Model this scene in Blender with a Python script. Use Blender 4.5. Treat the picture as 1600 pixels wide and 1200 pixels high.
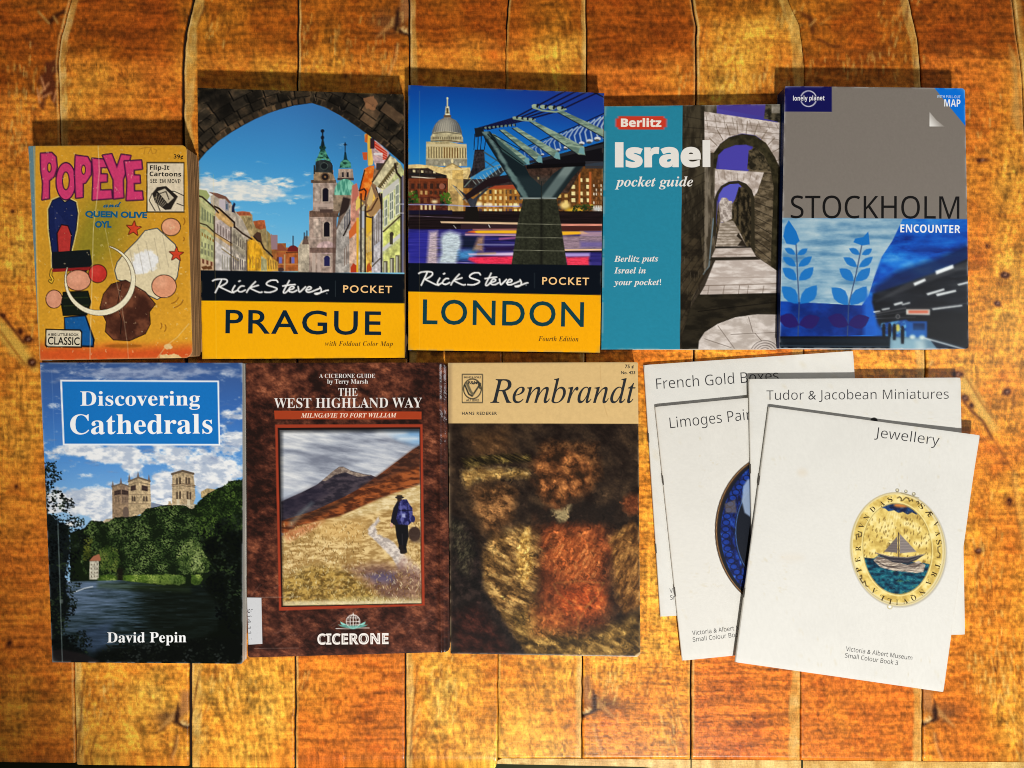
import bpy, math, random
import numpy as np

# ---------------------------------------------------------------- view, lamps, exposure
for o in list(bpy.data.objects): bpy.data.objects.remove(o)
SC = bpy.context.scene
COL = SC.collection
S = 0.00035          # metres per photograph unit on the table plane
H = 0.44             # camera height
def wx(px, z=0.): return (px - 800.) * S * (1 - z / H)
def wy(py, z=0.): return (600. - py) * S * (1 - z / H)

cam = bpy.data.cameras.new('camera'); cam_o = bpy.data.objects.new('camera', cam); COL.objects.link(cam_o)
cam_o.location = (0, 0, H); cam.sensor_width = 36; cam.lens = 36 * H / (1600 * S)
cam.clip_start = .01; cam.clip_end = 20
SC.camera = cam_o

world = bpy.data.worlds.new('World'); SC.world = world; world.use_nodes = True
bg = world.node_tree.nodes['Background']; bg.inputs[0].default_value = (1.0, .93, .84, 1); bg.inputs[1].default_value = .10

def lamp(name, kind, loc, target, energy, col, **k):
    d = bpy.data.lights.new(name, kind); d.energy = energy; d.color = col
    for a, b in k.items(): setattr(d, a, b)
    o = bpy.data.objects.new(name, d); COL.objects.link(o); o.location = loc
    v = [target[i] - loc[i] for i in range(3)]
    from mathutils import Vector
    o.rotation_euler = Vector(v).to_track_quat('-Z', 'Y').to_euler()
    return o
# the reading lamp: low, from the near side and a little to the right; its cone dies away over the far edge and the near left corner
lamp('desk_lamp', 'SPOT', (.25, -1.05, 1.04), (.035, -.015, 0), 108.0, (1.0, .97, .92), shadow_soft_size=.042, spot_size=math.radians(29), spot_blend=.55)
# added weak fill from the right, for a glare line on the jacket ridge
lamp('ridge_fill_light', 'AREA', (.80, .05, .80), (0, 0, 0), 1.3, (.95, .97, 1.0), shape='RECTANGLE', size=.10, size_y=.5)

SC.view_settings.view_transform = 'Standard'; SC.view_settings.look = 'None'
SC.cycles.filter_width = 1.0
SC.view_settings.exposure = 0; SC.view_settings.gamma = 1

# ---------------------------------------------------------------- cover art: painted in code with numpy
_RT = np.random.RandomState(7).rand(256, 256)

def vnoise(x, y, seed=0):
    x = x + seed * 17.31; y = y + seed * 9.17
    xi = np.floor(x).astype(np.int64); yi = np.floor(y).astype(np.int64)
    fx = x - xi; fy = y - yi
    fx = fx * fx * (3 - 2 * fx); fy = fy * fy * (3 - 2 * fy)
    a = _RT[yi & 255, xi & 255]; b = _RT[yi & 255, (xi + 1) & 255]
    c = _RT[(yi + 1) & 255, xi & 255]; d = _RT[(yi + 1) & 255, (xi + 1) & 255]
    return (a * (1 - fx) + b * fx) * (1 - fy) + (c * (1 - fx) + d * fx) * fy

def fbm(x, y, sx, sy=None, oct=4, seed=0, gain=.55):
    sy = sy or sx
    t = 0; amp = 1; tot = 0
    u = x / sx; v = y / sy
    for i in range(oct):
        t = t + amp * vnoise(u, v, seed + i * 3); tot += amp
        amp *= gain; u = u * 2.03 + 5.1; v = v * 2.03 + 1.7
    return t / tot

def sstep(a, b, x):
    t = np.clip((x - a) / (b - a), 0, 1)
    return t * t * (3 - 2 * t)

def mixc(a, b, t):
    a = np.asarray(a, float); b = np.asarray(b, float)
    return a * (1 - t[..., None]) + b * t[..., None]

def ramp(t, stops):
    xs = [s[0] for s in stops]
    return np.stack([np.interp(t, xs, [s[1][i] for s in stops]) for i in range(3)], -1)

class Art:
    """A picture in photograph units; colours are 0..255 display values."""
    def __init__(s, x0, y0, x1, y1, col=(128, 128, 128)):
        s.x0, s.y0, s.x1, s.y1 = x0, y0, x1, y1
        s.w = int(math.ceil(x1 - x0)); s.h = int(math.ceil(y1 - y0))
        s.a = np.zeros((s.h, s.w, 3)); s.a[:] = col
        s.X, s.Y = np.meshgrid(x0 + np.arange(s.w) + .5, y0 + np.arange(s.h) + .5)
        s.v = (0, 0, 1.0); s.mask = None
        s.rng = random.Random(3)
    def view(s, ox, oy, k): s.v = (ox, oy, k); return s
    def P(s, pts):
        ox, oy, k = s.v
        return [(ox + x * k, oy + y * k) for x, y in pts]
    def XY(s):
        ox, oy, k = s.v
        return (s.X - ox) / k, (s.Y - oy) / k
    def box(s, pts, m):
        xs = [p[0] for p in pts]; ys = [p[1] for p in pts]
        a = max(0, int(min(xs) - m - s.x0)); b = min(s.w, int(max(xs) + m - s.x0) + 2)
        c = max(0, int(min(ys) - m - s.y0)); d = min(s.h, int(max(ys) + m - s.y0) + 2)
        if a >= b or c >= d: return None
        return (slice(c, d), slice(a, b))
    def put(s, sl, cov, col):
        if s.mask is not None: cov = cov * s.mask[sl]
        if callable(col):
            ox, oy, k = s.v
            col = col((s.X[sl] - ox) / k, (s.Y[sl] - oy) / k)
        col = np.asarray(col, float)
        s.a[sl] = s.a[sl] * (1 - cov[..., None]) + col * cov[..., None]
    def sdf(s, sl, P, closed=True):
        X = s.X[sl]; Y = s.Y[sl]
        d = np.full(X.shape, 1e9); ins = np.zeros(X.shape, bool)
        n = len(P)
        for i in range(n if closed else n - 1):
            ax, ay = P[i]; bx, by = P[(i + 1) % n]
            ex, ey = bx - ax, by - ay
            L = ex * ex + ey * ey + 1e-12
            t = np.clip(((X - ax) * ex + (Y - ay) * ey) / L, 0, 1)
            d = np.minimum(d, (X - ax - t * ex) ** 2 + (Y - ay - t * ey) ** 2)
            if closed and ay != by:
                ins ^= ((ay > Y) != (by > Y)) & (X < (bx - ax) * (Y - ay) / (by - ay) + ax)
        d = np.sqrt(d)
        return np.where(ins, -d, d) if closed else d
    def poly(s, pts, col, a=1., soft=.5, rough=0, rs=6, seed=0):
        P = s.P(pts); sl = s.box(P, soft + 1 + rough)
        if sl is None: return
        d = s.sdf(sl, P)
        if rough: d = d + (fbm(s.X[sl], s.Y[sl], rs, oct=3, seed=seed) - .5) * 2 * rough
        s.put(sl, np.clip(.5 - d / (2 * soft), 0, 1) * a, col)
    def rect(s, x0, y0, x1, y1, col, a=1., soft=.5):
        s.poly([(x0, y0), (x1, y0), (x1, y1), (x0, y1)], col, a, soft)
    def line(s, pts, w, col, a=1., soft=.5, closed=False):
        """w in view units"""
        if closed: pts = list(pts) + [pts[0]]
        P = s.P(pts); r = max(w * s.v[2] / 2, .05)
        if r < .5: a = a * r / .5; r = .5
        sl = s.box(P, r + soft + 1)
        if sl is None: return
        d = s.sdf(sl, P, closed=False) - r
        s.put(sl, np.clip(.5 - d / (2 * soft), 0, 1) * a, col)
    def ell(s, cx, cy, rx, ry, col, a=1., soft=.5, rot=0, rough=0, rs=6, seed=0, ring=None):
        ox, oy, k = s.v
        cx, cy, rx, ry = ox + cx * k, oy + cy * k, max(rx * k, .3), max(ry * k, .3)
        m = max(rx, ry) + soft + rough + 1
        sl = s.box([(cx, cy)], m)
        if sl is None: return
        c, q = math.cos(rot), math.sin(rot)
        dx = s.X[sl] - cx; dy = s.Y[sl] - cy
        u = (dx * c + dy * q) / rx; v = (-dx * q + dy * c) / ry
        r = np.sqrt(u * u + v * v) + 1e-9
        d = (r - 1) * r / np.sqrt((u / rx) ** 2 + (v / ry) ** 2 + 1e-12)
        if rough: d = d + (fbm(s.X[sl], s.Y[sl], rs, oct=3, seed=seed) - .5) * 2 * rough
        if ring: d = np.abs(d) - ring * k / 2
        s.put(sl, np.clip(.5 - d / (2 * soft), 0, 1) * a, col)
    def wins(s, q, nx, ny, col, fw=.5, fh=.6, a=.9, soft=.4, edge=None):
        """windows in a quad tl,tr,br,bl"""
        (ax, ay), (bx, by), (cx, cy), (dx, dy) = q
        def at(u, v):
            return ((ax * (1 - u) + bx * u) * (1 - v) + (dx * (1 - u) + cx * u) * v, (ay * (1 - u) + by * u) * (1 - v) + (dy * (1 - u) + cy * u) * v)
        for i in range(nx):
            for j in range(ny):
                u0 = (i + .5 - fw / 2) / nx; u1 = (i + .5 + fw / 2) / nx
                v0 = (j + .5 - fh / 2) / ny; v1 = (j + .5 + fh / 2) / ny
                c = col(s.rng) if callable(col) else col
                if c is None: continue
                pts = [at(u0, v0), at(u1, v0), at(u1, v1), at(u0, v1)]
                if edge is not None: s.line(pts, edge[1], edge[0], .8, closed=True)
                s.poly(pts, c, a, soft)
    def gain(s, f, m=None):
        if s.mask is not None:
            k = s.mask[..., None]
            s.a = s.a * (1 - k) + s.a * f[..., None] * k
        else: s.a = s.a * f[..., None]
    def maskpoly(s, pts, soft=.5):
        P = s.P(pts); sl = (slice(0, s.h), slice(0, s.w))
        s.mask = np.clip(.5 - s.sdf(sl, P) / (2 * soft), 0, 1)
    def leaves(s, pts, n, size, cols, a=.9, elong=1.6, seed=1, light=None, rough=2):
        """foliage: many small blobs inside a polygon"""
        P = s.P(pts); r = random.Random(seed)
        xs = [p[0] for p in P]; ys = [p[1] for p in P]
        k = s.v[2]; v = s.v; s.v = (0, 0, 1)
        for _ in range(n):
            x = r.uniform(min(xs), max(xs)); y = r.uniform(min(ys), max(ys))
            c = False; m = len(P)
            for i in range(m):
                (ax, ay), (bx, by) = P[i], P[(i + 1) % m]
                if (ay > y) != (by > y) and x < (bx - ax) * (y - ay) / (by - ay) + ax: c = not c
            if not c: continue
            g = float(fbm(np.array([x]), np.array([y]), 16, oct=3, seed=seed)[0])
            g = (g - .5) * 2.6 + .5 + r.uniform(-.25, .25)
            if light: g += light(x, y)
            g = min(max(g, 0), .999) * (len(cols) - 1)
            i = int(g); f = g - i
            col = [cols[i][j] * (1 - f) + cols[i + 1][j] * f for j in range(3)]
            z = size * r.uniform(.5, 1.3)
            s.ell(x, y, z * elong ** .5, z / elong ** .5, col, a, .45, rot=r.uniform(-.9, .9))
        s.v = v

def clouds(A, mask, c0, c1, sc=(30, 12), seed=1, lo=.45, hi=.7):
    n = fbm(A.X, A.Y, sc[0], sc[1], oct=5, seed=seed)
    t = sstep(lo, hi, n + mask)
    sh = fbm(A.X, A.Y + 3, sc[0] * .5, sc[1] * .5, oct=4, seed=seed + 9)
    col = mixc(c1, c0, sstep(.3, .7, sh))
    m = t if A.mask is None else t * A.mask
    A.a = A.a * (1 - m[..., None]) + col * m[..., None]

def blobf(A, cx, cy, rx, ry):
    U, V = A.XY()
    return np.exp(-(((U - cx) / rx) ** 2 + ((V - cy) / ry) ** 2))

# --------------------------------------------------------------------------------------------- comic paperback
def paint_comic():
    A = Art(40, 222, 322, 568, (218, 163, 52)).view(30, 210, .3083)
    U, V = A.XY()
    A.a = A.a * (1 + .10 * (fbm(A.X, A.Y, 60, oct=3, seed=2) - .5))[..., None]
    g = blobf(A, 430, 450, 150, 190) + .7 * blobf(A, 330, 620, 110, 140)
    A.a = A.a * (1 - np.clip(g, 0, 1)[..., None] * .75) + np.array((134, 132, 44)) * np.clip(g, 0, 1)[..., None] * .75
    b = sstep(1030, 1110, V + 25 * (fbm(A.X, A.Y, 20, seed=4) - .5))
    A.a = mixc((0, 0, 0), (214, 96, 44), b) + A.a * (1 - b[..., None])
    A.rect(40, 40, 74 + 8, 1160, (112, 145, 156))
    A.poly([(40, 40), (72, 40), (100, 1160), (40, 1160)], (112, 145, 156))
    A.poly([(72, 60), (78, 60), (108, 1150), (100, 1150)], (225, 190, 110), .6)
    # throne: tall blue chair back with a yellow outline, seat and curled leg
    ch = [(150, 380), (170, 335), (205, 320), (232, 345), (258, 330), (288, 345), (298, 400), (290, 480), (272, 560), (262, 600), (250, 680), (170, 690), (168, 600), (152, 480)]
    A.line(ch, 16, (226, 205, 130), closed=True); A.poly(ch, (30, 42, 92)); A.line(ch, 5, (18, 20, 50), closed=True)
    for i in range(14): A.line([(180 + i * 6, 380 + i * 7), (185 + i * 5, 480 + i * 8)], 3, (56, 66, 120), .5)
    A.line([(190, 660), (165, 690), (160, 715), (172, 735), (165, 750), (155, 742)], 14, (40, 30, 20)); A.line([(190, 660), (165, 690), (160, 715), (172, 735), (165, 750), (155, 742)], 8, (232, 188, 60))
    # plain rounded shapes in the colours of the print
    A.poly([(196, 600), (190, 500), (215, 455), (250, 460), (270, 510), (262, 600)], (28, 20, 30)); A.poly([(201, 596), (196, 502), (217, 461), (247, 466), (264, 512), (257, 596)], (188, 62, 58))
    A.poly([(170, 596), (360, 585), (372, 660), (340, 700), (172, 690)], (24, 30, 34)); A.line([(175, 690), (360, 680)], 16, (150, 40, 40))
    for (cx, cy, rx, ry, c) in ((300, 740, 62, 50, (222, 160, 130)), (178, 835, 40, 44, (220, 158, 128)), (400, 706, 44, 44, (200, 60, 52))):
        A.ell(cx, cy, rx + 4, ry + 4, (60, 30, 24)); A.ell(cx, cy, rx, ry, c)
        A.ell(cx - rx * .2, cy - ry * .25, rx * .55, ry * .5, tuple(min(255, q + 14) for q in c), .7, 3)
    bar = [(225, 800), (350, 795), (365, 850), (345, 915), (225, 918), (215, 860)]
    A.poly(bar, (26, 34, 26)); A.line(bar, 5, (12, 14, 12), closed=True)
    for y in (830, 870): A.line([(228, y), (350, y - 4)], 4, (70, 84, 40), .7)
    A.poly([(228, 925), (340, 915), (385, 1040), (380, 1080), (230, 1075)], (20, 24, 40)); A.poly([(233, 930), (335, 922), (375, 1040), (372, 1070), (240, 1068)], (28, 98, 160))
    # cream balloon, brown sack
    cr = [(500, 650), (540, 600), (600, 540), (640, 490), (700, 478), (790, 560), (812, 640), (800, 720), (760, 800), (700, 835), (630, 800), (560, 750), (500, 735), (488, 690)]
    A.line(cr, 9, (44, 60, 80), closed=True); A.poly(cr, (226, 212, 176)); 
    A.ell(640, 645, 66, 56, (238, 238, 238), .95, 2, rough=5, rs=6); A.ell(600, 680, 36, 28, (238, 238, 238), .9, 1.5, rough=3)
    A.ell(770, 470, 50, 46, (50, 30, 20)); A.ell(770, 470, 46, 42, (226, 164, 128)); A.ell(758, 458, 24, 20, (236, 180, 146), .7, 4)
    A.ell(735, 770, 64, 60, (60, 34, 26)); A.ell(735, 770, 60, 56, (224, 160, 126)); A.ell(720, 752, 30, 26, (234, 178, 146), .6, 4)
    for i in range(5): A.line([(560 + i * 42, 575 - i * 16), (590 + i * 42, 720 - i * 12)], 3, (150, 140, 120), .5)
    sk = [(470, 760), (540, 740), (640, 800), (690, 860), (660, 900), (665, 960), (640, 1010), (560, 1045), (480, 1040), (440, 1000), (445, 950), (412, 880), (430, 810)]
    A.line(sk, 7, (26, 16, 14), closed=True); A.poly(sk, lambda x, y: mixc((74, 42, 32), (124, 76, 54), sstep(.3, .7, fbm(x, y, 60, seed=5))))
    A.line([(520, 760), (500, 860), (520, 940), (515, 1010)], 5, (34, 20, 18), .8)
    A.ell(530, 1072, 90, 10, (150, 92, 30), .7, 1.5)
    # stars, motion arcs
    def star(cx, cy, r, rot=0):
        p = []
        for i in range(10):
            q = r if i % 2 == 0 else r * .42
            t = -math.pi / 2 + i * math.pi / 5 + rot
            p.append((cx + q * math.cos(t), cy + q * math.sin(t)))
        A.line(p, 7, (80, 30, 20), closed=True); A.poly(p, (212, 78, 50))
    star(582, 478, 38, .1); star(797, 608, 36, .05)
    for (cx, cy, r) in ((760, 820, 48), (770, 830, 62), (690, 970, 34), (705, 980, 40), (800, 440, 40), (815, 530, 22)):
        p = [(cx + r * math.cos(t), cy + r * .8 * math.sin(t)) for t in [(-.5 + i * .22) if r < 45 else (.2 + i * .22) for i in range(6)]]
        A.line(p, 4, (120, 70, 24), .8)
    # hand-drawn white crescent ring
    for i in range(60):
        t = -1.25 + i / 59 * 4.65
        w = 3 + 23 * math.sin(max(0, min(1, (i + 2) / 62)) * math.pi) ** 1.2
        cx, cy = 408, 733
        r0 = 172
        p0 = (cx + r0 * math.cos(t) * 1.0, cy + r0 * math.sin(t)); t2 = t + 4.65 / 59
        p1 = (cx + r0 * math.cos(t2), cy + r0 * math.sin(t2))
        A.line([p0, p1], w + 5, (70, 50, 30), .8)
    for i in range(60):
        t = -1.25 + i / 59 * 4.65
        w = 3 + 23 * math.sin(max(0, min(1, (i + 2) / 62)) * math.pi) ** 1.2
        t2 = t + 4.65 / 59
        A.line([(408 + 172 * math.cos(t), 733 + 172 * math.sin(t)), (408 + 172 * math.cos(t2), 733 + 172 * math.sin(t2))], w, (238, 230, 202))
    # flip-book box
    A.rect(646, 141, 838, 397, (24, 20, 18)); A.rect(652, 147, 833, 391, (226, 212, 186))
    bk = [(675, 300), (700, 268), (745, 262), (805, 315), (770, 380), (742, 384), (690, 345)]
    A.poly(bk, (48, 42, 38)); A.poly([(700, 290), (740, 275), (785, 322), (752, 352)], (206, 194, 170)); A.line([(700, 290), (752, 352)], 5, (20, 18, 16)); A.line([(715, 300), (745, 290), (760, 330)], 5, (60, 52, 44))
    for i in range(6): A.line([(690 + i * 7, 352 + i * 3), (700 + i * 14, 300 + i * 5)], 3, (190, 178, 156), .7)
    A.line([(752, 285), (790, 290), (832, 310)], 4, (40, 34, 30)); A.line([(800, 350), (832, 362)], 4, (40, 34, 30)); A.line([(675, 300), (660, 335), (690, 388)], 4, (40, 34, 30)); A.line([(700, 350), (715, 388)], 4, (40, 34, 30))
    # classic badge
    A.poly([(134, 985), (312, 988), (322, 1000), (320, 1082), (140, 1080), (131, 1070)], (24, 20, 20)); A.poly([(140, 992), (308, 995), (315, 1004), (313, 1075), (145, 1073), (138, 1065)], (222, 212, 188))
    # title: puffy pink capitals with a dark outline
    dk = (70, 24, 66); pk = (214, 70, 122); mu = (218, 163, 52)
    LT = [[(110, 98), (165, 94), (186, 115), (192, 165), (178, 212), (152, 235), (152, 324), (118, 330), (122, 250), (112, 180)], None,
          [(288, 108), (348, 116), (366, 150), (364, 205), (338, 245), (324, 250), (324, 318), (290, 322), (284, 200)],
          [(372, 124), (452, 130), (452, 166), (414, 168), (414, 203), (446, 204), (446, 240), (412, 242), (412, 286), (468, 284), (472, 324), (374, 332), (378, 200)],
          [(426, 108), (470, 101), (497, 172), (520, 104), (566, 110), (527, 232), (530, 320), (482, 326), (480, 232)],
          [(536, 138), (620, 133), (624, 175), (582, 180), (582, 208), (612, 210), (614, 246), (582, 248), (584, 290), (624, 290), (628, 330), (546, 334), (550, 240)]]
    for L in LT:
        if L: A.line(L, 13, dk, closed=True); A.poly(L, pk, 1, 1.1)
        else: A.ell(238, 238, 54, 98, dk); A.ell(238, 238, 47, 91, pk)
    A.ell(238, 236, 20, 48, dk); A.ell(238, 236, 14, 42, mu)
    A.ell(154, 168, 12, 26, dk); A.ell(154, 168, 7, 20, mu); A.ell(328, 180, 12, 26, dk); A.ell(328, 180, 7, 20, mu)
    # pencil scribble, wear
    A.line([(612, 75), (650, 66), (672, 68)], 3, (150, 104, 40), .7); A.line([(640, 70), (634, 100)], 3, (150, 104, 40), .7); A.line([(655, 98), (668, 72), (676, 98)], 3, (150, 104, 40), .7); A.line([(682, 74), (698, 80), (692, 96), (680, 98)], 3, (150, 104, 40), .7)
    wl = [(402, 60), (408, 180), (396, 330), (378, 470), (372, 700), (366, 900), (360, 1140)]
    A.line(wl, 4, (240, 226, 190), .55); A.line([(430, 440), (470, 640), (520, 860), (550, 1060), (556, 1140)], 3, (244, 232, 200), .4)
    A.poly([(715, 1118), (800, 1112), (822, 1130), (790, 1148), (712, 1146)], (228, 206, 150), .9, rough=2, rs=4); A.ell(756, 1075, 20, 15, (230, 210, 160), .8, rough=1.5, rs=3)
    A.line([(760, 1060), (800, 1030), (860, 960)], 5, (232, 210, 160), .5); A.line([(690, 1148), (740, 1080)], 5, (230, 205, 150), .6)
    n = fbm(A.X, A.Y, 5, oct=3, seed=31)
    sp = (n > .80)
    A.a[sp] = A.a[sp] * .6 + np.array((238, 220, 176)) * .4
    A.a *= (1 + .12 * (fbm(A.X, A.Y, 3, oct=2, seed=8) - .5))[..., None]
    e = sstep(1135, 1150, V); A.a = A.a * (1 - .5 * e[..., None]) + np.array((214, 190, 150)) * .5 * e[..., None]
    return A

# --------------------------------------------------------------------------------------------- town street under an arch
def paint_arch_town():
    A = Art(303, 130, 640, 568).view(300, 120, .3834)
    U, V = A.XY()
    A.a = ramp((V - .12 * (U - 430)) / 800, [(0, (66, 124, 190)), (.15, (66, 132, 196)), (.45, (74, 160, 218)), (.75, (108, 188, 232)), (1, (150, 205, 232))])
    A.a *= (1 - .10 * sstep(350, 800, U) * sstep(500, 200, V))[..., None]
    m = 1.35 * blobf(A, 170, 455, 200, 52) + .75 * blobf(A, 260, 480, 160, 30) - .35
    clouds(A, m * .55 - .12, (238, 238, 232), (196, 214, 226), (26, 9), 5, .38, .66)
    for (a, b) in (((330, 490), (480, 488)), ((300, 505), (400, 500)), ((340, 470), (400, 462))): A.line([a, b], 10, (214, 226, 232), .35, 3)
    A.view(310, 300, .10833)   # left terrace
    tan = (196, 182, 150); dk = (52, 36, 26)
    def tx(c, s=1.0, sx=40, sy=60, sd=3): 
        return lambda x, y: np.asarray(c)[None, None] * (1 + s * .5 * (fbm(x, y, sx, sy, oct=3, seed=sd) - .5))[..., None]
    A.poly([(1030, 1140), (1030, 640), (1050, 600), (1060, 620), (1140, 625), (1140, 740), (1265, 740), (1265, 800), (1440, 800), (1440, 1140)], tx((170, 110, 60)))
    A.poly([(1120, 850), (1150, 760), (1200, 750), (1290, 850)], (150, 84, 62)); A.rect(1045, 620, 1140, 830, (160, 132, 140))
    A.ell(1365, 850, 80, 80, (124, 40, 40)); A.line([(1368, 640), (1368, 790)], 16, (52, 52, 70)); A.rect(1270, 860, 1440, 1140, tx((178, 104, 54))); A.rect(1130, 870, 1270, 1140, tx((166, 96, 56)))
    for x in (1185, 1365): A.rect(x - 22, 940, x + 22, 1030, (120, 120, 190)); A.rect(x - 48, 940, x - 26, 1030, (90, 52, 40))
    A.line([(1130, 1042), (1440, 1042)], 12, (206, 150, 90)); A.line([(1270, 875), (1440, 870)], 14, (90, 50, 34)); A.rect(1235, 900, 1255, 1140, (196, 160, 110)); A.ell(1190, 1120, 45, 30, (80, 60, 60))
    A.poly([(990, 1140), (990, 560), (1035, 600), (1060, 880), (1080, 1140)], tx((150, 130, 84)))
    A.poly([(790, 1140), (790, 420), (900, 408), (955, 410), (985, 560), (1000, 900), (1010, 1140)], tx((168, 148, 104))); A.poly([(790, 425), (900, 406), (958, 408), (975, 520), (900, 545), (830, 520)], tx((176, 100, 60), 1.4))
    A.poly([(540, 1140), (540, 290), (640, 278), (740, 295), (780, 330), (800, 640), (820, 1140)], tx((176, 156, 112), 1.6)); A.poly([(535, 290), (640, 276), (745, 292), (770, 345), (700, 340), (540, 345)], (186, 110, 74)); A.wins([(560, 285), (740, 290), (740, 340), (560, 340)], 9, 1, (110, 50, 40), .35, .7)
    A.poly([(800, 620), (850, 575), (900, 590), (930, 800), (870, 740)], (84, 60, 48)); A.poly([(560, 380), (640, 400), (620, 440), (540, 420)], (80, 40, 36))
    A.poly([(705, 1140), (705, 720), (770, 670), (850, 700), (940, 820), (940, 1140)], tx((222, 168, 46), 1.5, 30, 80)); A.poly([(690, 700), (760, 640), (900, 720), (980, 880), (1060, 950), (1150, 1010), (1150, 1140), (930, 1140), (930, 880), (880, 760), (770, 680)], tx((206, 162, 70), 1.4))
    A.poly([(905, 920), (985, 980), (990, 1140), (905, 1140)], tx((176, 172, 130))); A.poly([(1000, 1060), (1060, 1080), (1060, 1140), (1000, 1140)], (232, 186, 60))
    A.line([(800, 640), (850, 700), (900, 720), (950, 820), (1000, 860), (1070, 930)], 22, (54, 40, 34))
    A.wins([(720, 880), (900, 950), (900, 1120), (720, 1120)], 4, 1, (160, 120, 60), .3, .8, .7); A.wins([(990, 930), (1130, 1010), (1140, 1130), (1000, 1130)], 4, 1, (110, 84, 50), .35, .8, .7)
    A.poly([(180, 1140), (180, 60), (260, 20), (400, 70), (475, 160), (520, 260), (640, 400), (760, 660), (690, 700), (700, 1140)], tx((188, 176, 160)))
    A.poly([(150, 0), (280, 20), (400, 65), (480, 160), (440, 165), (390, 100), (300, 95)], (130, 92, 78)); A.poly([(300, 110), (390, 110), (395, 280), (300, 200)], (200, 190, 196)); A.poly([(392, 120), (440, 160), (440, 270), (392, 270)], (150, 150, 160)); A.rect(400, 175, 425, 250, (90, 110, 130))
    A.poly([(480, 290), (485, 210), (515, 150), (540, 175), (520, 240), (530, 300)], (34, 44, 76))
    A.poly([(240, 330), (300, 240), (460, 400), (520, 480), (480, 520), (300, 400)], tx((200, 164, 110))); A.line([(235, 210), (300, 240), (400, 330), (520, 440), (520, 510)], 26, dk); A.poly([(245, 420), (320, 400), (470, 530), (470, 830), (245, 600)], tx((196, 182, 176))); A.wins([(260, 440), (465, 560), (465, 720), (260, 600)], 5, 1, (128, 112, 108), .45, .85)
    A.line([(520, 500), (640, 600), (770, 680)], 24, dk, .9); A.poly([(490, 520), (560, 560), (690, 700), (690, 950), (490, 800)], tx((176, 166, 146), 1.4)); A.wins([(500, 580), (690, 740), (690, 860), (500, 740)], 6, 1, (96, 86, 80), .4, .85)
    A.poly([(480, 800), (690, 940), (690, 1140), (480, 1140)], tx((182, 172, 158), 1.8)); A.wins([(490, 900), (690, 1000), (690, 1130), (490, 1130)], 6, 1, (90, 80, 90), .4, .9)
    A.poly([(240, 700), (480, 880), (480, 1140), (240, 1140)], tx((206, 200, 196))); A.wins([(330, 880), (470, 950), (470, 1130), (330, 1130)], 4, 1, (150, 146, 130), .4, .9); A.line([(340, 820), (575, 990)], 16, (150, 134, 100)); A.line([(20, 470), (240, 610), (470, 760)], 46, tx((206, 172, 120))); A.line([(20, 445), (240, 590), (480, 740)], 10, (60, 40, 24))
    A.rect(462, 500, 482, 1140, (60, 48, 44), .85); A.rect(690, 690, 708, 1140, (70, 50, 44), .8)
    A.poly([(-20, 1140), (-20, 60), (60, 70), (240, 250), (240, 1140)], tx((184, 186, 136))); A.poly([(-20, -40), (120, -20), (170, 60), (130, 120), (60, 70), (-20, 60)], (168, 178, 120)); A.line([(-20, 50), (60, 75), (200, 200), (290, 300)], 22, dk); A.line([(0, 110), (230, 300)], 26, (206, 200, 150), .8)
    A.wins([(40, 200), (235, 350), (235, 480), (40, 400)], 5, 1, (120, 128, 100), .5, .9); A.line([(-10, 440), (120, 480), (240, 590)], 16, (50, 34, 20)); A.line([(10, 500), (120, 530), (240, 640)], 34, (208, 182, 120), .9)
    A.wins([(40, 560), (230, 680), (230, 740), (40, 640)], 5, 1, (150, 110, 50), .5, .6); A.wins([(30, 700), (220, 760), (220, 960), (30, 900)], 4, 2, (128, 130, 104), .5, .7); A.poly([(-20, 940), (225, 1010), (225, 1140), (-20, 1140)], (206, 176, 140)); A.wins([(40, 950), (220, 1010), (220, 1080), (40, 1030)], 3, 1, (110, 60, 44), .5, .8)
    for x in (90, 160): A.poly([(x - 50, 1080), (x + 30, 1060), (x + 40, 1110), (x - 20, 1120)], (110, 70, 40))
    A.rect(222, 350, 242, 1140, (54, 40, 34), .9)
    # church towers
    A.view(460, 190, .2)
    st = (172, 152, 140)
    def sto(c=st, sd=3): return lambda x, y: np.asarray(c)[None, None] * (1 + .7 * (fbm(x, y, 22, 30, oct=4, seed=sd) - .5))[..., None]
    A.poly([(30, 1180), (30, 980), (60, 930), (110, 890), (130, 940), (200, 960), (320, 1180)], sto((188, 176, 156))); A.poly([(60, 960), (75, 900), (100, 890), (115, 960)], sto((110, 90, 80)))
    A.line([(78, 870), (78, 910)], 8, (60, 60, 70)); A.line([(98, 855), (98, 910)], 8, (60, 60, 70))
    A.poly([(115, 1180), (115, 700), (145, 690), (145, 470), (160, 400), (300, 400), (330, 480), (400, 560), (380, 640), (330, 760), (330, 1180)], sto())
    A.poly([(300, 560), (410, 560), (360, 700), (320, 740)], sto((150, 132, 112)))
    A.rect(120, 700, 345, 745, sto((118, 94, 80))); A.rect(200, 685, 300, 712, (90, 72, 66)); A.rect(130, 455, 325, 480, sto((112, 92, 76)))
    A.rect(150, 760, 205, 900, sto((196, 178, 164))); A.rect(160, 480, 200, 620, sto((192, 176, 164))); A.rect(272, 480, 302, 620, sto((190, 172, 160))); A.rect(150, 640, 330, 668, (196, 176, 164), .8)
    for (cx, y0, y1, w, c) in ((243, 520, 625, 46, (30, 26, 40)), (253, 785, 900, 46, (28, 24, 34)), (255, 1050, 1130, 44, (44, 44, 90))):
        A.rect(cx - w / 2 - 8, y0, cx + w / 2 + 8, y1 + 6, (200, 184, 168), .8); A.rect(cx - w / 2, y0 + 18, cx + w / 2, y1, c); A.ell(cx, y0 + 20, w / 2, 22, c)
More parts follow.
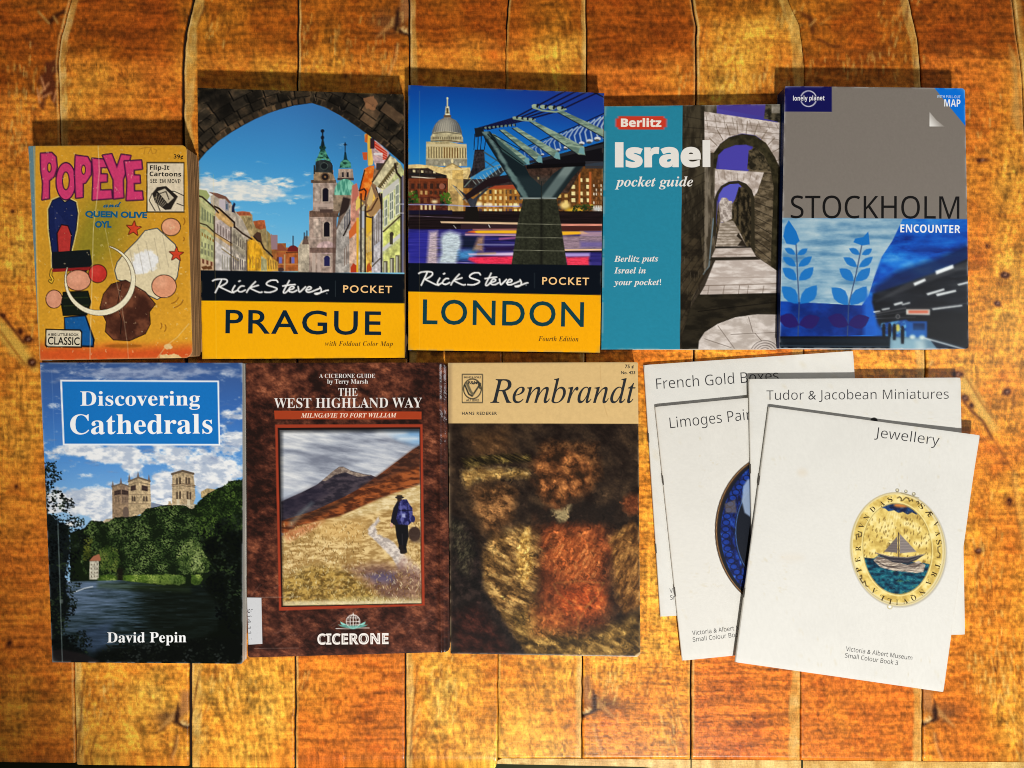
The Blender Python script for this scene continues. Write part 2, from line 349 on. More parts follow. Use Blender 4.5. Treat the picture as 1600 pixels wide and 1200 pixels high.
    A.ell(250, 985, 75, 50, sto((196, 170, 168))); A.rect(120, 985, 330, 1025, sto((130, 106, 96))); A.rect(140, 1030, 165, 1180, (200, 184, 172), .7); A.rect(180, 1030, 205, 1180, (196, 178, 168), .7); A.line([(110, 915), (330, 915)], 14, sto((190, 172, 160))); A.rect(300, 740, 332, 1180, (96, 72, 64), .6)
    A.rect(150, 380, 305, 460, sto((160, 136, 108))); A.ell(240, 432, 34, 34, (40, 34, 36)); A.ell(240, 432, 30, 30, (150, 116, 80), ring=5); A.ell(240, 432, 8, 8, (160, 120, 80))
    A.poly([(160, 395), (165, 320), (180, 300), (270, 300), (295, 330), (300, 400)], sto((54, 60, 62))); A.ell(232, 348, 30, 28, (30, 36, 40)); A.ell(232, 348, 28, 26, (96, 110, 104), ring=4)
    A.rect(150, 340, 160, 410, (50, 50, 50)); A.rect(290, 340, 300, 410, (50, 50, 50))
    gr = lambda x, y: mixc((24, 62, 52), (96, 168, 140), sstep(.3, .75, fbm(x, y, 26, 14, oct=3, seed=6)))
    A.poly([(160, 312), (185, 270), (205, 215), (198, 190), (242, 190), (240, 220), (262, 270), (286, 312), (225, 295)], gr); A.ell(221, 205, 26, 16, (30, 66, 60))
    A.line([(221, 70), (221, 200)], 10, (24, 34, 46)); A.ell(220, 74, 14, 14, (24, 30, 46)); A.ell(220, 126, 13, 17, (24, 30, 46)); A.poly([(206, 190), (215, 140), (228, 140), (238, 190)], (26, 44, 50))
    A.poly([(338, 460), (345, 370), (455, 370), (465, 460)], sto((176, 156, 140), 8)); A.rect(372, 395, 386, 435, (40, 36, 44)); A.rect(408, 395, 424, 435, (40, 36, 44)); A.rect(335, 440, 465, 458, (84, 70, 66))
    A.ell(398, 560, 86, 112, lambda x, y: mixc((76, 150, 130), (150, 214, 190), sstep(.3, .7, fbm(x, y, 12, 60, oct=3, seed=9)))); A.rect(305, 574, 500, 700, sto((150, 132, 112)))
    A.poly([(352, 362), (360, 320), (385, 296), (415, 296), (440, 322), (444, 362)], gr); A.poly([(384, 300), (392, 240), (404, 240), (414, 300)], (24, 60, 70)); A.line([(397, 165), (397, 250)], 7, (24, 34, 46)); A.line([(385, 182), (410, 182)], 6, (24, 34, 46)); A.ell(397, 180, 8, 10, (30, 36, 50))
    # right terrace
    A.poly([(350, 1180), (440, 640), (500, 560), (560, 400), (640, 360), (760, 330), (870, 420), (870, 1180)], sto((150, 118, 90), 6))
    A.poly([(345, 750), (375, 620), (385, 580), (440, 600), (440, 760), (345, 960), (330, 1180), (320, 900)], sto((122, 104, 92))); A.poly([(345, 750), (380, 590), (435, 605), (420, 690)], (58, 46, 44))
    A.poly([(320, 1180), (330, 850), (440, 640), (470, 640), (460, 1180)], sto((172, 166, 160))); A.wins([(385, 740), (440, 660), (440, 790), (385, 870)], 3, 1, (90, 90, 100), .5, .8); A.line([(385, 890), (440, 780), (500, 740)], 12, (50, 38, 34)); A.wins([(385, 990), (440, 930), (440, 1100), (385, 1140)], 4, 1, (120, 96, 84), .4, .9)
    A.poly([(440, 640), (450, 500), (485, 480), (510, 560), (500, 1180), (440, 1180)], sto((206, 150, 130))); A.poly([(450, 640), (455, 500), (490, 482), (500, 580)], (196, 120, 104))
    A.poly([(425, 860), (500, 750), (505, 850), (430, 920)], (214, 116, 60)); A.poly([(480, 620), (500, 580), (540, 640), (480, 700)], (232, 206, 110)); A.poly([(430, 920), (500, 860), (500, 1180), (430, 1180)], sto((212, 180, 158))); A.poly([(440, 1140), (460, 1105), (490, 1130), (500, 1180), (440, 1180)], (190, 70, 40)); A.rect(485, 750, 505, 1180, (228, 184, 60))
    A.poly([(500, 1180), (505, 700), (550, 640), (560, 1180)], sto((190, 184, 160))); A.rect(525, 700, 548, 830, (196, 200, 206))
    A.poly([(508, 530), (545, 370), (590, 345), (625, 345), (610, 470), (550, 620), (505, 600)], lambda x, y: mixc((220, 106, 30), (246, 160, 70), sstep(.3, .7, fbm(x, y, 40, seed=3)))); A.line([(508, 540), (545, 525), (560, 545), (550, 610)], 12, (60, 36, 30)); A.line([(508, 540), (525, 470), (550, 380)], 10, (70, 46, 30))
    A.poly([(548, 100), (565, 92), (600, 120), (615, 330), (575, 345), (570, 170), (550, 150)], (230, 190, 80)); A.poly([(548, 160), (555, 98), (575, 100), (570, 165)], (206, 110, 50)); A.poly([(530, 240), (570, 240), (570, 300), (540, 300)], (206, 96, 50)); A.poly([(580, 345), (600, 250), (620, 250), (610, 340)], (240, 206, 110))
    A.poly([(595, 140), (640, 150), (740, 240), (740, 330), (640, 370), (615, 300), (600, 200)], sto((200, 172, 176))); A.poly([(625, 150), (725, 240), (725, 300), (690, 300), (690, 260), (625, 200)], (200, 60, 40)); 
    for i in range(5): A.line([(632, 168 + i * 24), (722, 232 + i * 18)], 5, (240, 200, 180), .8)
    A.rect(592, 130, 625, 212, (60, 40, 50)); A.rect(640, 325, 700, 378, (70, 60, 60)); A.rect(620, 245, 690, 262, (226, 220, 220))
    A.poly([(550, 1180), (555, 720), (590, 600), (620, 560), (650, 640), (640, 1180)], sto((226, 186, 90))); A.poly([(565, 640), (600, 500), (620, 560), (600, 680)], (216, 186, 130)); A.poly([(560, 760), (605, 740), (600, 850), (565, 880)], (232, 190, 60)); A.poly([(565, 1130), (585, 1100), (610, 1160), (565, 1180)], (190, 90, 40)); A.wins([(562, 900), (608, 860), (608, 1030), (562, 1040)], 3, 1, (200, 186, 150), .4, .8)
    A.poly([(565, 700), (640, 590), (670, 590), (670, 680), (600, 755)], (176, 140, 96)); A.line([(565, 705), (600, 690), (650, 600)], 12, (92, 60, 40))
    A.poly([(605, 1180), (605, 760), (670, 680), (700, 700), (700, 1180)], sto((204, 200, 204))); A.wins([(620, 760), (668, 690), (668, 940), (620, 980)], 3, 1, (110, 98, 90), .5, .95); A.line([(610, 990), (672, 940)], 12, (190, 190, 200)); A.line([(610, 1130), (670, 1070)], 10, (90, 80, 70))
    A.poly([(690, 1180), (690, 600), (640, 500), (750, 270), (830, 330), (875, 420), (875, 1180)], sto((202, 206, 150)))
    A.poly([(610, 480), (745, 265), (790, 290), (830, 350), (690, 545), (640, 500)], sto((206, 196, 160))); A.line([(610, 470), (745, 262)], 14, (80, 64, 50)); A.line([(660, 515), (800, 330)], 24, (120, 106, 70)); 
    for i in range(11): A.line([(668 + i * 12, 500 - i * 16), (684 + i * 12, 520 - i * 16)], 6, (70, 60, 44), .8)
    A.poly([(690, 540), (815, 440), (820, 500), (690, 600)], (206, 204, 196)); 
    for (a, b, c, d) in ((700, 610, 728, 830), (742, 550, 775, 780), (788, 490, 820, 740)): A.poly([(a, b + 8), (c, b - 14), (c, d - 20), (a, d)], (226, 226, 206)); A.wins([(a + 3, b + 10), (c - 3, b - 8), (c - 3, d - 24), (a + 3, d - 6)], 2, 3, (120, 132, 120), .75, .85)
    A.line([(695, 860), (825, 740)], 12, (90, 74, 50)); A.line([(695, 1000), (825, 890)], 26, (212, 210, 206)); A.poly([(695, 870), (825, 760), (825, 870), (695, 980)], sto((214, 220, 130))); A.poly([(695, 1040), (825, 930), (825, 1180), (695, 1180)], sto((206, 210, 132)))
    for x in (715, 765, 808): A.rect(x - 18, 1090 - (x - 715) * .5, x + 14, 1180, (110, 104, 90)); A.rect(x - 12, 1100 - (x - 715) * .5, x - 2, 1180, (210, 210, 190))
    A.rect(745, 880, 770, 960, (80, 74, 60)); A.ell(760, 880, 16, 18, (70, 60, 50))
    for (x, y0, y1) in ((520, 560, 1180), (553, 660, 1180), (612, 740, 1100), (680, 560, 1180), (833, 430, 1180)): A.rect(x - 6, y0, x + 7, y1, (42, 34, 36), .9)
    A.line([(600, 750), (560, 740), (555, 690)], 10, (46, 36, 36)); A.line([(785, 330), (800, 400), (832, 440)], 16, (52, 42, 36)); A.line([(640, 520), (660, 560), (680, 640)], 14, (44, 36, 34)); A.poly([(640, 505), (665, 520), (690, 545), (655, 560)], (220, 216, 210))
    A.rect(840, 420, 875, 1180, (110, 110, 140)); A.line([(820, 645), (875, 645)], 6, (200, 200, 210)); A.line([(820, 715), (875, 715)], 6, (200, 200, 210))
    # arch of dark blocks
    A.view(300, 120, .3834)
    arch = [(10, 360), (24, 350), (60, 306), (110, 262), (160, 228), (210, 198), (260, 172), (310, 150), (360, 133), (420, 117), (490, 108), (540, 124), (600, 156), (660, 195), (720, 238), (780, 284), (830, 328), (880, 372)]
    P = [(-20, 400)] + arch + [(930, 420), (930, 0), (-20, 0)]
    def stone(x, y):
        n = fbm(x, y, 40, 34, oct=5, seed=12)
        return ramp(n, [(.25, (22, 20, 17)), (.5, (48, 42, 34)), (.62, (72, 62, 48)), (.8, (120, 96, 72))])
    A.poly(P, stone, rough=0)
    r = random.Random(5)
    def along(i0, off):
        n = len(arch) - 1; f = i0 * n; i = min(int(f), n - 1); t = f - i
        (ax, ay), (bx, by) = arch[i], arch[i + 1]
        dx, dy = bx - ax, by - ay; L = math.hypot(dx, dy)
        return (ax + dx * t + dy / L * off, ay + dy * t - dx / L * off)
    for i in range(46):
        t0, t1 = i / 46 + .002, (i + .82) / 46
        c = r.choice([(74, 60, 44), (98, 76, 54), (52, 44, 34), (130, 104, 74), (64, 52, 40)]) if i < 27 else r.choice([(40, 34, 28), (58, 48, 38), (34, 30, 24)])
        A.poly([along(t0, 3), along(t1, 3), along(t1, 24), along(t0, 22)], c, .85, .8)
    for k, (o0, o1, n) in enumerate(((30, 62, 17), (66, 104, 15), (108, 150, 12))):
        for i in range(n):
            t0, t1 = (i + .06 + k * .3) / n, (i + .92 + k * .3) / n
            if t1 > 1: continue
            v = r.uniform(.5, 1.5); c = (50 * v, 44 * v, 36 * v)
            if i in (int(n * .78),): c = (140, 108, 80)
            A.poly([along(t0, o0), along(t1, o0), along(t1, o1), along(t0, o1)], c, .5, 1, rough=1.2, rs=5, seed=i)
            A.line([along(t0, o0), along(t0, o1)], 6, (14, 12, 10), .8); A.line([along(t0, o0), along(t1, o0)], 4, (14, 12, 10), .6)
    A.poly([(700, 90), (740, 78), (760, 110), (745, 140), (710, 130)], (176, 124, 86), .7, 1, rough=2)
    for _ in range(60):
        x, y = r.uniform(30, 860), r.uniform(40, 300); L = r.uniform(8, 26); t = r.uniform(0, 3.1)
        if y < np.interp(x, [p[0] for p in arch], [p[1] for p in arch]) - 30: A.line([(x, y), (x + L * math.cos(t), y + L * math.sin(t))], 3, r.choice([(130, 110, 90), (90, 74, 58), (8, 8, 8)]), .6)
    A.poly([(-20, 787), (920, 805), (920, 932), (-20, 912)], (13, 21, 30)); A.line([(585, 832), (585, 896)], 2, (70, 80, 84), .8)
    A.poly([(-20, 911), (920, 924), (920, 1240), (-20, 1240)], lambda x, y: np.asarray((246, 182, 14))[None, None] * (1 + .05 * (fbm(x, y, 4, oct=2) - .5))[..., None])
    A.line([(88, 400), (100, 1150)], 3, (255, 220, 120), .22)
    A.view(310, 430, .203125); pen_name(A, lambda p: p, 12); A.ell(988, 141, 6, 6, (120, 126, 130))
    return A

SCRIPT_NAME = [  # handwritten name, in the zoom of the first guide (view 310,430,.203125)
    [(110, 44), (130, 34), (175, 30), (215, 34), (222, 50), (205, 68), (170, 86), (160, 88), (210, 112), (250, 130), (272, 134)],
    [(178, 38), (160, 75), (142, 110), (130, 134)],
    [(282, 80), (268, 102), (262, 122), (275, 128), (300, 116)], [(312, 48), (322, 43)],
    [(352, 84), (330, 84), (308, 104), (308, 122), (330, 128), (362, 114)],
    [(440, 50), (410, 80), (385, 110), (372, 132)], [(462, 78), (420, 90), (398, 98), (430, 116), (470, 132), (490, 130)],
    [(612, 54), (600, 40), (560, 40), (528, 58), (530, 76), (580, 92), (605, 104), (590, 120), (550, 132), (510, 130)],
    [(700, 42), (680, 80), (662, 112), (655, 134), (668, 136), (690, 120)], [(650, 84), (700, 76), (745, 72)],
    [(690, 116), (730, 104), (735, 90), (715, 88), (698, 108), (702, 126), (730, 130), (760, 116)],
    [(768, 88), (772, 110), (780, 130), (810, 104), (825, 90)],
    [(826, 116), (862, 108), (868, 94), (850, 90), (832, 108), (834, 128), (862, 130), (900, 116), (930, 104)],
    [(936, 92), (946, 112), (940, 134), (915, 146), (896, 142), (935, 136), (980, 120), (1000, 116)]]

def smooth(p, n=6):
    q = [p[0]] + list(p) + [p[-1]]; out = []
    for i in range(1, len(q) - 2):
        for k in range(n):
            t = k / n; r = []
            for j in (0, 1):
                a, b, c, d = q[i - 1][j], q[i][j], q[i + 1][j], q[i + 2][j]
                r.append(.5 * (2 * b + (c - a) * t + (2 * a - 5 * b + 4 * c - d) * t * t + (3 * b - a - 3 * c + d) * t ** 3))
            out.append(tuple(r))
    return out + [tuple(p[-1])]

def pen_name(A, f, w):
    for st in SCRIPT_NAME: A.line([f(p) for p in smooth(st)], w, (246, 246, 240), 1, .45)

# --------------------------------------------------------------------------------------------- dome and footbridge at night
def paint_river_night():
    A = Art(632, 126, 950, 558).view(640, 130, .190625)
    U, V = A.XY()
    A.a = ramp(V / 800, [(0, (22, 76, 160)), (.12, (16, 84, 172)), (.45, (18, 116, 200)), (.8, (40, 140, 210)), (1, (70, 150, 200))])
    t = sstep(300, 1500, U) * sstep(700, 0, V)
    A.a = A.a * (1 - .85 * t[..., None]) + np.array((40, 58, 148)) * .85 * t[..., None]
    def nz(c, s=.5, sx=20, sy=20, sd=3): return lambda x, y: np.asarray(c, float)[None, None] * (1 + s * (fbm(x, y, sx, sy, oct=3, seed=sd) - .5))[..., None]
    # dome
    A.line([(310, 120), (310, 290)], 10, (230, 220, 170)); A.poly([(296, 190), (324, 190), (330, 250), (336, 285), (284, 285), (290, 250)], nz((206, 196, 160), 1.4, 12, 12)); A.rect(302, 205, 318, 245, (90, 80, 60)); A.ell(310, 125, 8, 10, (240, 230, 190))
    A.rect(280, 262, 340, 282, (112, 90, 70))
    dome = [(180, 440), (186, 390), (205, 345), (240, 305), (285, 284), (335, 284), (380, 305), (410, 345), (428, 395), (434, 450)]
    A.poly(dome, lambda x, y: mixc((96, 100, 104), (196, 190, 172), sstep(.9, .1, np.abs(x - 290) / 150) * .8 + .2 * fbm(x, y, 10)))
    for i in range(13):
        u = -1 + 2 * (i + .5) / 13
        A.line([(310 + 40 * u, 288), (308 + 100 * u, 330), (306 + 122 * u, 400), (306 + 128 * u, 440)], 4, (70, 72, 76), .6)
    A.poly([(172, 440), (200, 402), (300, 395), (420, 410), (438, 450), (438, 490), (172, 475)], nz((196, 186, 150))); A.line([(196, 412), (300, 402), (420, 418)], 6, (90, 86, 76)); 
    for i in range(16): A.rect(190 + i * 15, 440, 197 + i * 15, 462, (80, 66, 46), .8)
    A.line([(176, 476), (300, 470), (438, 486)], 8, (110, 90, 60))
    A.poly([(134, 670), (136, 480), (300, 478), (468, 510), (470, 680)], nz((196, 180, 136))); A.rect(140, 500, 466, 520, (214, 200, 160)); 
    for i in range(15):
        x = 150 + i * 21.5; y = 522 + i * .8; c = (120, 84, 36) if 6 <= i <= 11 else (132, 118, 84)
        A.rect(x, y, x + 11, y + 92, c, .95); A.rect(x - 6, y, x, y + 92, (226, 210, 160))
    A.rect(136, 616, 470, 680, nz((160, 154, 134))); A.rect(136, 616, 470, 624, (206, 194, 156)); A.ell(350, 640, 10, 18, (236, 222, 176)); A.ell(285, 665, 8, 12, (240, 226, 180)); A.ell(415, 668, 8, 12, (240, 226, 180))
    A.poly([(-20, 850), (-20, 670), (60, 665), (140, 672), (290, 690), (350, 655), (415, 695), (500, 690), (500, 850)], nz((226, 200, 140), .5)); A.line([(280, 696), (350, 660), (425, 700)], 8, (160, 136, 90)); A.rect(350, 705, 440, 850, nz((214, 182, 112), .5)); A.rect(300, 700, 460, 712, (236, 214, 160)); 
    A.poly([(-20, 850), (-20, 700), (150, 695), (225, 735), (305, 755), (310, 850)], nz((52, 40, 36), .8)); 
    A.wins([(20, 705), (220, 720), (220, 745), (20, 735)], 6, 1, lambda r: (240, 226, 180) if r.random() < .5 else (90, 80, 70), .6, .7); A.line([(20, 768), (210, 782)], 9, (230, 220, 200), .9); A.line([(-10, 745), (300, 760)], 8, (30, 34, 40))
    A.view(640, 280, .190625)
    A.rect(-20, 0, 350, 260, nz((116, 60, 36), .7)); A.line([(0, 5), (310, 5)], 22, (128, 66, 38)); 
    A.wins([(0, 30), (310, 30), (310, 85), (0, 85)], 6, 1, (60, 40, 34), .5, .8); A.wins([(0, 92), (310, 92), (310, 130), (0, 130)], 8, 1, lambda r: (206, 170, 110) if r.random() < .45 else (70, 48, 36), .5, .8); A.ell(265, 60, 24, 24, (170, 110, 90), .8)
    A.rect(-20, 145, 350, 262, nz((92, 46, 34), .8)); A.wins([(80, 208), (220, 208), (220, 255), (80, 255)], 4, 1, lambda r: (240, 220, 170), .5, .8); A.wins([(0, 150), (310, 150), (310, 200), (0, 200)], 6, 1, lambda r: (130, 80, 50), .5, .8); A.ell(205, 185, 22, 14, (255, 240, 190), .9, 2)
    A.rect(315, 0, 445, 265, nz((214, 184, 120), .6, 30, 60)); A.rect(395, 30, 440, 70, (214, 180, 110)); A.rect(330, 100, 400, 265, nz((180, 150, 96)))
    for (a, b) in ((20, 110), (290, 130)): A.leaves([(a - 40, b - 10), (a + 40, b - 20), (a + 55, b + 80), (a - 50, b + 90)], 90, 1.6, [(16, 40, 20), (40, 90, 30), (90, 120, 40)], seed=a)
    A.rect(440, 60, 1600, 285, nz((160, 110, 50), .6)); A.rect(440, 0, 930, 75, nz((60, 50, 50), .9)); A.poly([(640, 80), (700, 55), (930, 40), (930, 80)], (170, 80, 50))
    A.wins([(560, 80), (930, 80), (930, 180), (560, 180)], 9, 2, lambda r: r.choice([(250, 236, 180), (240, 220, 150), (80, 70, 60), (50, 50, 60), (230, 200, 120)]), .45, .6); A.wins([(560, 190), (930, 190), (930, 280), (560, 280)], 9, 2, lambda r: r.choice([(250, 240, 190), (250, 230, 150), (90, 70, 90)]), .6, .6)
    for x in (690, 780, 640): A.rect(x - 10, 80, x + 8, 275, (206, 156, 80), .8)
    A.rect(1200, -110, 1600, 285, nz((110, 72, 36), .8)); A.wins([(1310, -20), (1490, -20), (1500, 200), (1310, 200)], 3, 4, lambda r: (255, 240, 180) if r.random() < .8 else (120, 90, 50), .5, .55); A.wins([(1200, 20), (1310, 10), (1310, 260), (1200, 260)], 2, 5, lambda r: (230, 200, 120) if r.random() < .6 else (70, 60, 50), .5, .55); A.rect(1385, -60, 1400, 200, (190, 110, 50)); A.rect(1470, -60, 1490, 220, (180, 100, 50)); A.wins([(1500, 0), (1580, 0), (1580, 280), (1500, 280)], 4, 8, lambda r: r.choice([(230, 220, 200), (90, 60, 40), (160, 110, 70)]), .5, .6)
    A.ell(1275, 215, 40, 30, (255, 230, 150), .9, 3); A.ell(1350, 255, 70, 22, (240, 200, 60), .8, 3); A.ell(1540, 245, 40, 22, (226, 236, 240), .8, 3); A.leaves([(1340, 210), (1500, 210), (1500, 290), (1340, 290)], 80, 1.4, [(40, 60, 30), (120, 130, 50), (220, 190, 80)], seed=9)
    A.ell(570, 205, 26, 20, (255, 244, 200), .95, 2); A.ell(870, 215, 26, 16, (255, 244, 200), .9, 2); A.ell(650, 210, 30, 14, (250, 240, 220), .8, 2)
    # embankment and river
    A.rect(-30, 262, 1620, 420, nz((34, 24, 26), .8, 200, 8)); A.rect(-30, 255, 350, 290, (30, 26, 50)); A.line([(-30, 208), (300, 210), (460, 222), (900, 222)], 7, (170, 180, 240), .9); A.line([(-30, 300), (440, 318)], 5, (150, 130, 150), .7)
    def river(x, y):
        n = fbm(x, y, 260, 10, oct=4, seed=4)
        return ramp(n, [(.25, (26, 26, 60)), (.5, (48, 44, 120)), (.7, (84, 76, 150)), (.9, (160, 150, 190))])
    A.rect(-30, 410, 1620, 720, river); A.poly([(-30, 420), (200, 430), (130, 700), (-30, 700)], (56, 56, 170), .7, 4)
    sp = lambda c, s=1.: (lambda x, y: np.asarray(c, float)[None, None] * (.72 + .56 * fbm(x, y, 30, 4, oct=4, seed=8))[..., None])
    A.poly([(160, 430), (230, 425), (230, 700), (140, 700)], sp((226, 206, 200)), .8, 3); A.poly([(270, 450), (330, 425), (410, 450), (430, 520), (400, 620), (380, 700), (230, 700), (260, 600), (250, 500)], sp((214, 230, 232)), .9, 4)
    A.poly([(400, 590), (560, 560), (520, 660), (400, 660)], sp((80, 160, 210)), .8, 4); A.poly([(430, 460), (560, 470), (530, 580), (430, 560)], (24, 34, 50), .8, 4); A.poly([(560, 480), (610, 460), (600, 590), (520, 580)], sp((190, 150, 110)), .8, 3)
    A.rect(420, 370, 900, 412, (60, 40, 46)); A.poly([(250, 346), (900, 355), (900, 372), (260, 360)], (226, 196, 160)); A.poly([(480, 430), (560, 420), (900, 418), (900, 446), (560, 445)], (250, 190, 40), 1, 1); A.poly([(460, 440), (530, 420), (540, 442)], (230, 90, 50), .8, 1.5); A.line([(460, 455), (900, 460)], 12, (236, 190, 200), .9, 1)
    A.line([(520, 412), (900, 410)], 8, (200, 130, 110), .8); A.line([(560, 536), (900, 540)], 12, (140, 140, 180), .8, 1); A.poly([(620, 555), (880, 548), (880, 590), (620, 590)], (44, 26, 70), .9, 2); A.line([(740, 490), (900, 478)], 16, (196, 110, 150), .8, 1.5)
    A.poly([(480, 610), (880, 600), (880, 628), (490, 622)], (236, 214, 240), .95, 1.5); A.poly([(490, 640), (880, 630), (880, 700), (560, 695), (480, 660)], sp((240, 60, 92)), 1, 2); A.line([(560, 612), (700, 606)], 10, (200, 160, 60), .6, 2)
    A.rect(1230, 366, 1620, 384, (220, 150, 130)); A.rect(1230, 385, 1620, 425, (84, 44, 40)); A.poly([(1240, 428), (1420, 428), (1470, 448), (1250, 460)], (250, 190, 50), 1, 1); A.rect(1400, 428, 1620, 470, (206, 170, 180), .8, 2); A.rect(1250, 465, 1620, 575, sp((176, 150, 150)), .8, 2); A.rect(1400, 510, 1620, 560, (110, 100, 170), .7, 3)
    A.line([(1260, 580), (1620, 578)], 14, (236, 200, 160)); A.line([(1260, 594), (1620, 594)], 12, (20, 14, 16)); A.rect(1270, 605, 1480, 635, (190, 170, 230), .9, 1.5); A.poly([(1280, 640), (1470, 636), (1470, 710), (1290, 710)], sp((240, 70, 96)), 1, 2); A.rect(1480, 610, 1620, 720, (56, 50, 130), .8, 3)
    A.line([(648, 375), (658, 395)], 6, (230, 230, 220)); A.line([(362, 380), (380, 402)], 5, (200, 200, 200))
    # far pier and far span
    A.poly([(460, 225), (555, 225), (575, 340), (450, 340)], (30, 26, 24)); A.poly([(345, 45), (385, 65), (470, 175), (500, 225), (540, 225), (560, 160), (650, 80), (625, 80), (520, 165), (440, 110)], nz((60, 64, 74), .6)); A.line([(360, 55), (470, 190)], 8, (140, 150, 160), .7)
    A.view(640, 130, .190625)
    A.poly([(540, 838), (760, 680), (800, 700), (640, 860), (520, 930), (430, 960)], nz((58, 62, 66), .8, 14)); A.poly([(450, 920), (640, 780), (860, 740), (860, 800), (640, 850), (470, 960)], (40, 26, 30), .95); A.line([(450, 850), (560, 730), (770, 660)], 8, (140, 160, 150), .8)
    for i in range(9): A.line([(520 + i * 28, 800 - i * 16), (545 + i * 28, 830 - i * 14)], 6, (180, 196, 190), .8)
    A.poly([(515, 690), (535, 545), (612, 545), (620, 700), (560, 740), (470, 790), (455, 840)], nz((44, 40, 46), 1.2, 8)); 
    for x in (535, 565, 590, 620): A.line([(x + 12 if x > 600 else x, 420), (x - 8, 545)], 7, (24, 30, 50))
    for i in range(12): A.line([(520, 560 + i * 12), (615, 565 + i * 12)], 3, (120, 110, 100), .5)
    A.line([(610, 565), (740, 650)], 12, (70, 96, 110)); A.line([(620, 640), (690, 690)], 10, (70, 96, 110)); A.line([(620, 700), (760, 600)], 6, (60, 80, 96), .6)
    # deck
    A.poly([(940, 680), (1300, 560), (1620, 470), (1620, 640), (1200, 700), (960, 700)], (22, 20, 26)); A.poly([(960, 640), (1620, 490), (1620, 520), (960, 665)], (46, 48, 54))
    A.line([(880, 560), (1100, 460), (1350, 360), (1610, 240)], 9, (20, 24, 60)); A.poly([(900, 560), (1350, 370), (1620, 260), (1620, 440), (1000, 640)], (26, 52, 130), .55)
    for i in range(17):
        t = i / 16; x = 950 + 640 * t ** 1.15; y = 600 - 150 * t ** 1.15; h = 60 + 150 * t
        A.line([(x, y), (x - 10 - 8 * t, y - h * .45), (x + 6 + 16 * t, y - h * .8), (x + 30 + 40 * t, y - h)], 5 + 9 * t, (176, 196, 214), .9)
    for i in range(10):
        t = i / 9; x = 960 + 580 * t; y = 620 - 165 * t; A.ell(x, y, 9 + 18 * t, 6 + 10 * t, (220, 224, 226), .95); A.ell(x - 4, y + 8 + 6 * t, 8 + 14 * t, 5 + 6 * t, (70, 64, 60), .8)
    # raking arms
    gl = lambda x, y: mixc((104, 128, 116), (160, 182, 160), sstep(.3, .7, fbm(x, y, 60, 14, seed=4)))
    for q in ([(1210, 238), (1260, 228), (1600, 385), (1600, 450)], [(985, 318), (1030, 315), (1430, 520), (1440, 590), (1380, 585)], [(840, 370), (880, 362), (1215, 560), (1230, 622), (1195, 620)], [(735, 385), (775, 380), (1075, 590), (1085, 650), (1050, 650)], [(660, 410), (700, 420), (960, 610), (975, 665), (935, 665)]):
        A.poly(q, gl); A.line([q[0], q[-1]], 7, (26, 34, 44), .9)
    for p in ((1410, 560), (1210, 600), (1065, 630), (960, 645)): A.poly([(p[0] - 28, p[1] + 10), (p[0] - 10, p[1] - 36), (p[0] + 18, p[1] - 30), (p[0] + 24, p[1] + 26)], (120, 166, 170))
    # cables and clamps
    for o in (0, 26, 52, 80): A.line([(560 + o, 372 + o * .1), (860 + o * 1.0, 285 + o * .25), (1040 + o * 2.2, 190 + o * .5), (1360 + o * 3.8, 20)], 13, (26, 26, 66))
    A.line([(1500, 70), (1620, 130)], 10, (16, 20, 40)); 
    for i in range(4): A.ell(1030 + i * 68, 190 + i * 6, 30, 17, (168, 186, 160), rot=.15); A.ell(1048 + i * 68, 186 + i * 6, 10, 18, (24, 30, 40), rot=.3)
    A.line([(1010, 200), (1090, 226), (1200, 236), (1280, 214)], 14, (150, 172, 150))
    for i in range(4): A.ell(865 + i * 44, 286 + i * 4, 22, 12, (158, 176, 152), rot=.15); A.ell(880 + i * 44, 284 + i * 4, 8, 13, (24, 30, 40), rot=.3)
    A.line([(850, 292), (930, 306), (1000, 312), (1030, 300)], 10, (140, 160, 140))
    for i in range(10): A.ell(560 + i * 33, 374 - i * 3.4, 13, 9, (120, 140, 128)); A.ell(570 + i * 33, 374 - i * 3.4, 5, 10, (20, 26, 34))
    A.poly([(532, 370), (600, 362), (620, 430), (540, 445)], (30, 36, 46)); 
    # main Y pier
    A.poly([(940, 670), (1440, 660), (1300, 900), (940, 900)], nz((70, 52, 44), 1.)); A.wins([(960, 700), (1300, 700), (1300, 860), (960, 860)], 9, 3, lambda r: (210, 180, 120) if r.random() < .35 else None, .4, .4)
    A.rect(1440, 640, 1640, 700, (60, 60, 66), .9)
    arm = lambda x, y: mixc((26, 40, 46), (112, 138, 136), sstep(.42, .75, .5 * fbm(x, y, 70, 50, seed=2) + .5 * np.exp(-((x - (620 + (y - 400) * .62)) / 34) ** 2)))
    A.poly([(590, 400), (660, 395), (700, 450), (940, 670), (985, 760), (1075, 840), (1082, 945), (920, 945), (790, 740), (700, 600), (620, 470)], arm); A.poly([(690, 430), (960, 660), (935, 680), (760, 560)], (64, 92, 92), .9); A.line([(640, 420), (760, 540), (930, 665)], 6, (10, 14, 20)); A.line([(690, 425), (940, 560)], 6, (14, 18, 28))
    A.poly([(1390, 660), (1290, 665), (1180, 740), (1082, 850), (1082, 945), (1210, 945), (1330, 780), (1440, 660)], lambda x, y: mixc((34, 46, 50), (124, 140, 138), sstep(.35, .8, np.exp(-((x - (1240 + (780 - y) * .75)) / 60) ** 2)))); A.poly([(960, 672), (1440, 650), (1440, 680), (960, 704)], (16, 14, 18))
    A.view(640, 280, .190625)
